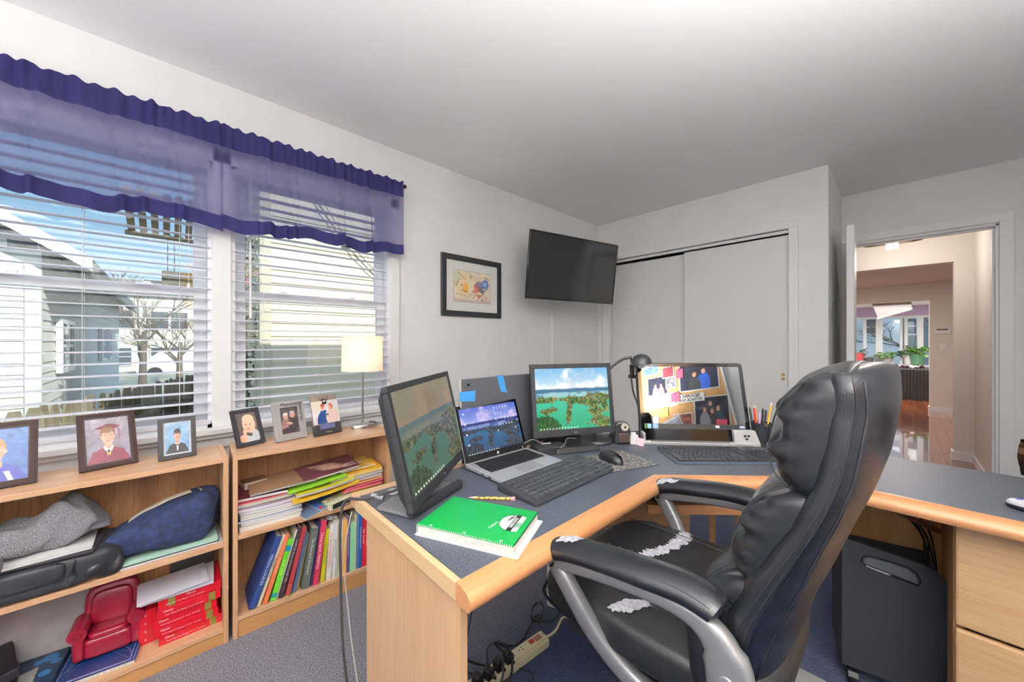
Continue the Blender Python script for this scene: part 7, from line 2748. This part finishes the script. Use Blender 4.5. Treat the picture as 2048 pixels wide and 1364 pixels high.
# pillows: puckered cushions on the front of the back
def cushion(name, z0, z1, xb0, xb1, bulge, hw, seed, dip=0.0, top_lift=0.0, e=.55):
    nu, nv = 110, 44
    r = random.Random(seed)
    pk = [(r.uniform(-.9, .9), r.uniform(.6, 1.0), r.uniform(.02, .05)) for _ in range(16)]
    vs, fs = [], []
    for j in range(nv+1):
        ph = -PI/2+PI*j/nv
        cp, sp_ = math.cos(ph), math.sin(ph)
        for i in range(nu):
            th = 2*PI*i/nu
            ct, st = math.cos(th), math.sin(th)
            # th: around the z-x loop; ph along width (y)
            Y = math.copysign(abs(sp_)**.30, sp_)*hw
            w = abs(cp)**.42
            zc, zh = (z0+z1)/2, (z1-z0)/2
            Z = zc+math.copysign(abs(st)**.80, st)*zh*(.84+.16*w)*w**.35
            t = (Z-z0)/(z1-z0)
            xb = xb0+(xb1-xb0)*t
            fr = max(0, -ct)
            X = xb-(abs(ct)**.85)*bulge*w*(1 if ct < 0 else -.25)
            # gathers running in from the side seams
            ey = abs(Y)/hw
            g = math.exp(-((ey-.95)/.08)**2)*.0035*math.sin(Z*230+seed)+math.exp(-((ey-.78)/.22)**2)*.0060*math.sin(Z*88+seed*2+ey*7)
            for (py_, sg_, wd) in pk:
                zz = zc+py_*zh
                g -= .0060*math.exp(-((Z-zz)/(.010))**2)*math.exp(-((ey-sg_)/.16)**2)
            # seam groove near the side
            g -= .0050*math.exp(-((ey-.86)/.025)**2)
            X += -g*(1 if ct < 0 else .2)
            X += .012*(1-(Y/hw)**2)*0
            vs.append(cl((X, CYM+Y, Z+top_lift*(1-(Y/hw)**2)*max(0, st))))
    for j in range(nv):
        for i in range(nu):
            k = (i+1) % nu
            fs.append((j*nu+i, j*nu+k, (j+1)*nu+k, (j+1)*nu+i))
    o = obj(name, vs, fs, LEA, chair, sm=True, ang=None)
    # puckered side seam
    for off in (.845, .875):
        for sgn in (-1, 1):
            pts = []
            for k in range(60):
                th = PI*.52+PI*.96*k/59
                st = math.sin(th)
                ct = math.cos(th)
                Y = sgn*off*hw
                cp = max(.0, 1-(off)**(2/.30))**.5
                w = cp**.42
                zc, zh = (z0+z1)/2, (z1-z0)/2
                Z = zc+math.copysign(abs(st)**.80, st)*zh*(.84+.16*w)*w**.35
                t = (Z-z0)/(z1-z0)
                X = xb0+(xb1-xb0)*t-(abs(ct)**.85)*bulge*w+.0012
                pts.append(cl((X, CYM+Y, Z)))
            MB().tube(pts, .0009, 5).go('stitching', THR, o, sm=True)
    return o


cushion('head_cushion', .958, 1.156, -.086, -.052, .082, .232, 3, top_lift=.006)
cushion('lumbar_cushion', .798, .982, -.152, -.086, .078, .233, 8)
cushion('lower_cushion', .640, .830, -.210, -.148, .082, .233, 5)

# seat: main cushion, front roll and skirt
seat = MB()


def seat_top(x, y):
    """height of the seat surface in room coordinates"""
    u = (x+.40)/.25
    v = (y-CYM)/.235
    return .634+.018*(1-u*u)*(1-.4*v*v)-.010*max(0, v*v-.6)


def seat_fn(p, d):
    x = p.x
    z = p.z
    if d.z > 0:
        z = p.z*(1.0+.25*(1-(p.x/.25)**2)*(1-(p.y/.235)**2))
        z -= .0035*math.exp(-((p.x-.02)/.010)**2)*(1-abs(d.y)**4)
        z -= .0035*math.exp(-((p.x+.11)/.010)**2)
        z -= .0035*math.exp(-((abs(p.y)-.15)/.008)**2)
    y = p.y*(1+.05*math.cos(p.x*7))
    if x < -.12:
        z -= ((-x-.12)/.13)**2*.022
    z += .0012*math.sin(x*120)*math.exp(-((abs(p.y)-.21)/.03)**2)
    return (x, y, z)


st_ = lump('seat_cushion', LEAS, chair, cl((-.395, CYM, .586)), (.262, .226, .050), .42, (96, 34), 0, 1, 1, seat_fn)
lower = lump('seat_skirt', LEAS, chair, cl((-.385, CYM, .520)), (.235, .178, .040), .40, (80, 24), .0, 20, 2, lambda p, d: (p.x, p.y, p.z-max(0, (-p.x-.1))*.12))
MB().tube([cl(q) for q in spline([(-.16, CYM-.214, .552), (-.40, CYM-.228, .556), (-.60, CYM-.210, .548), (-.652, CYM-.16, .552), (-.660, CYM, .548), (-.652, CYM+.16, .552), (-.60, CYM+.210, .548), (-.40, CYM+.228, .556), (-.16, CYM+.214, .552)], 8)], .0038, 8).go('seat_piping', LEA, st_, sm=True)
MB().tube([cl(q) for q in spline([(-.16, CYM-.219, .586), (-.40, CYM-.2335, .590), (-.60, CYM-.214, .580), (-.648, CYM-.16, .572)], 8)], .0009, 5).go('stitching', THR, st_, sm=True)
MB().tube([cl(q) for q in spline([(-.16, CYM-.217, .598), (-.40, CYM-.2305, .603), (-.60, CYM-.211, .592)], 8)], .0009, 5).go('stitching', THR, st_, sm=True)
for yy in (-.15, .15):
    MB().tube([cl((x, CYM+yy, seat_top(x, CYM+yy)+.0005)) for x in np.linspace(-.58, -.20, 20)], .0011, 5).go('stitching', THR, st_, sm=True)
box('seat_pan', cl((-.58, CYM-.17, .47)), cl((-.18, CYM+.17, .505)), BLKM, chair, bev=.01)
# side gusset between seat and back (near side)
for sgn in (-1, 1):
    MB().tube([cl(q) for q in [(-.245, CYM+sgn*.225, .70), (-.225, CYM+sgn*.232, .63), (-.200, CYM+sgn*.230, .56), (-.175, CYM+sgn*.215, .50)]], [.022, .032, .034, .026], 12, ry=[.012, .016, .016, .012], up=(1, 0, 0)).go('side_gusset', LEA, chair, sm=True)


# arms
def arm(sgn):
    yc = CYM+sgn*.259
    ycr = CYM+sgn*.252
    path = spline([(-.548, yc, .712), (-.535, yc, .727), (-.49, yc, .742), (-.41, yc, .757), (-.33, yc, .768), (-.26, ycr, .771), (-.215, ycr, .766), (-.198, ycr, .758)], 6)
    n = len(path)
    r1, r2 = [], []
    for i in range(n):
        u = i/(n-1)
        k = min(1, (u/.055)**.5, ((1-u)/.06)**.5) if 0 < u < 1 else .15
        k = max(.15, k)
        r1.append(.0225*k)
        r2.append(.036*k*(1+.10*math.sin(u*PI)))
    pad = MB().tube([cl(p) for p in path], r1, 22, ry=r2, flat=False, up=(0, 0, 1)).go('arm_pad', LEA, chair, sm=True)
    for so in (-1, 1):
        for dz, dy in ((.006, .0352), (.012, .0320)):
            MB().tube([cl((p[0], p[1]+so*dy*(1 if 3 < i < n-4 else .8), p[2]+dz)) for i, p in enumerate(path) if 2 < i < n-3], .0008, 5).go('stitching', THR, pad, sm=True)
    # silver loop frame
    y1 = CYM+sgn*.262
    lp = spline([(-.530, y1, .700), (-.44, y1, .721), (-.35, y1, .736), (-.265, y1, .742), (-.214, y1, .728), (-.188, y1, .69), (-.182, y1-sgn*.004, .62), (-.190, y1-sgn*.02, .540), (-.23, y1-sgn*.045, .492),
                 (-.30, y1-sgn*.060, .488), (-.37, y1-sgn*.050, .505), (-.42, y1-sgn*.036, .540), (-.458, y1-sgn*.020, .585), (-.486, y1-sgn*.008, .630), (-.515, y1, .672), (-.534, y1, .694)], 6, closed=True)
    m_ = len(lp)
    w1, w2 = [], []
    for i, p in enumerate(lp):
        q = Vector(p)
        rear = math.exp(-((q.x+.17)/.05)**2)*(1 if q.z < .74 else .6)
        w1.append((.0205 if q.z < .70 else .0145)+.016*rear)
        w2.append(.019)
    fr = MB().tube([cl(p) for p in lp], w1, 16, closed=True, ry=w2, flat=True, up=(.0, sgn*.02, 1) if False else (1, 0, .01))
    f_ = fr_obj = None
    # section frame keeps its wide side along y
    vs, fs = [], []
    ns = 14
    for i in range(m_):
        p = Vector(lp[i])
        t = (Vector(lp[(i+1) % m_])-Vector(lp[i-1])).normalized()
        b = Vector((0, 1, 0))
        b = (b-t*b.dot(t)).normalized()
        a = t.cross(b).normalized()
        for k in range(ns):
            th = 2*PI*k/ns
            ca, sa = math.cos(th), math.sin(th)
            ca = math.copysign(abs(ca)**.55, ca)
            sa = math.copysign(abs(sa)**.55, sa)
            vs.append(cl(p+a*(w1[i]*ca)+b*(w2[i]*.82*sa)))
    for i in range(m_):
        j = (i+1) % m_
        for k in range(ns):
            l = (k+1) % ns
            fs.append((i*ns+k, i*ns+l, j*ns+l, j*ns+k))
    f_ = obj('arm_frame', vs, fs, FRM, chair, sm=True, ang=None)
    for (x, z) in ((-.184, .668), (-.305, .490)):
        yy = y1+sgn*.0145-(sgn*.080 if x < -.25 else 0)
        MB().cyl((0, 0, -.002), .0115, .006, 20, r2=.0095).go('bolt_cap', mat('bolt_cap_silver', (176, 176, 178), .3, metal=.6), f_, sm=True, loc=cl((x, yy, z)), rot=(sgn*-PI/2, 0, 0))
    return pad


pads = [arm(-1), arm(1)]


# torn patches: ragged light cloth lying on the leather
def torn(target, pts, label, seed, lift=.0016, jag=.006, host=None, along=None):
    """pts: ragged outline in room xy; draped by ray cast on target"""
    r = random.Random(seed)
    out = []
    n = len(pts)
    for i in range(n):
        a, b = Vector(pts[i]), Vector(pts[(i+1) % n])
        L_ = (b-a).length
        k = max(2, int(L_/.0045))
        nrm = Vector((-(b-a).y, (b-a).x)).normalized()
        for q in range(k):
            out.append(a.lerp(b, q/k)+nrm*r.uniform(-jag, jag))
    from mathutils import geometry
    x0, x1 = min(p.x for p in out), max(p.x for p in out)
    y0, y1 = min(p.y for p in out), max(p.y for p in out)
    st = .0045
    inner = []
    xx = x0+st
    while xx < x1:
        yy = y0+st
        while yy < y1:
            p = Vector((xx+r.uniform(-.001, .001), yy+r.uniform(-.001, .001)))
            c = False
            for i in range(len(out)):
                a, b = out[i], out[i-1]
                if (a.y > p.y) != (b.y > p.y) and p.x < (b.x-a.x)*(p.y-a.y)/(b.y-a.y)+a.x:
                    c = not c
            if c:
                inner.append(p)
            yy += st
        xx += st
    co = out+inner
    res = geometry.delaunay_2d_cdt(co, [(i, (i+1) % len(out)) for i in range(len(out))], [], 1, 1e-6)
    V, F_ = res[0], res[2]
    vs = []
    for v in V:
        o_ = Vector((v.x-CX0, v.y-CYM, 1.0))
        hit, loc, nn, idx = target.ray_cast(o_, Vector((0, 0, -1)))
        z = loc.z if hit else .60
        vs.append((v.x-CX0, v.y-CYM, z+lift+r.uniform(0, .0012)))
    fs = []
    for f_ in F_:
        if len(f_) == 3:
            fs.append(tuple(f_))
    o = obj('torn_patch', vs, fs, FOAM, target, sm=True, ang=None)
    o['label'] = label
    return o


bpy.context.view_layer.update()
torn(st_, [(-.448, .912), (-.418, .925), (-.408, .975), (-.400, 1.03), (-.396, 1.075), (-.414, 1.10), (-.424, 1.145), (-.440, 1.150), (-.446, 1.10), (-.436, 1.045), (-.432, .985), (-.446, .940)], 'long tear showing pale backing across the seat', 2, jag=.007)
torn(st_, [(-.470, .880), (-.445, .870), (-.425, .925), (-.455, .930)], 'end of the seat tear', 5, jag=.006)
torn(st_, [(-.432, .688), (-.418, .686), (-.385, .702), (-.358, .742), (-.372, .752), (-.408, .722)], 'triangular tear on the near side of the seat', 7, jag=.003)
torn(pads[0], [(-.525, .628), (-.478, .636), (-.470, .656), (-.495, .668), (-.512, .655), (-.530, .652)], 'peeled white patch at the front of the near arm pad', 3, jag=.004)
for k, (x, y) in enumerate(((-.44, .676), (-.425, .677), (-.40, .678), (-.375, .677), (-.335, .678))):
    torn(pads[0], [(x, y-.003), (x+.009, y-.002), (x+.007, y+.004), (x+.001, y+.003)], 'small peeled fleck on the near arm pad', 20+k, jag=.0012)
torn(pads[1], [(-.533, 1.136), (-.480, 1.137), (-.470, 1.150), (-.500, 1.158), (-.530, 1.160)], 'peeled white patch at the front of the far arm pad', 4, jag=.0035)
torn(pads[1], [(-.515, 1.172), (-.470, 1.176), (-.475, 1.186), (-.512, 1.186)], 'peeled fleck on top of the far arm pad', 9, jag=.003)
# mechanism, column, five-star base
MB().cyl(cl((-.36, CYM, .12)), .026, .28, 20).go('gas_column', BLKM, chair, sm=True)
MB().cyl(cl((-.36, CYM, .38)), .040, .10, 20).box(cl((-.46, CYM-.06, .44)), cl((-.24, CYM+.06, .475))).go('tilt_mechanism', BLKM, chair, bev=.003)
base = MB().cyl(cl((-.36, CYM, .085)), .045, .06, 24)
for k in range(5):
    a = rad(20+72*k)
    c, s_ = math.cos(a), math.sin(a)
    base.tube([(.03*c, .03*s_, .120), (.15*c, .15*s_, .108), (.29*c, .29*s_, .075)], [.022, .018, .013], 10, ry=[.030, .025, .020], flat=True)
base.go('five_star_base', FRM, chair, sm=True)
for k in range(5):
    a = rad(20+72*k)
    c, s_ = math.cos(a), math.sin(a)
    w_ = MB().cyl((-.024, 0, .027), .027, .048, 18, axis='x').go('caster', BLK, chair, loc=(.285*c, .285*s_, 0), rot=(0, 0, a+.6))
    w_.location.z = 0
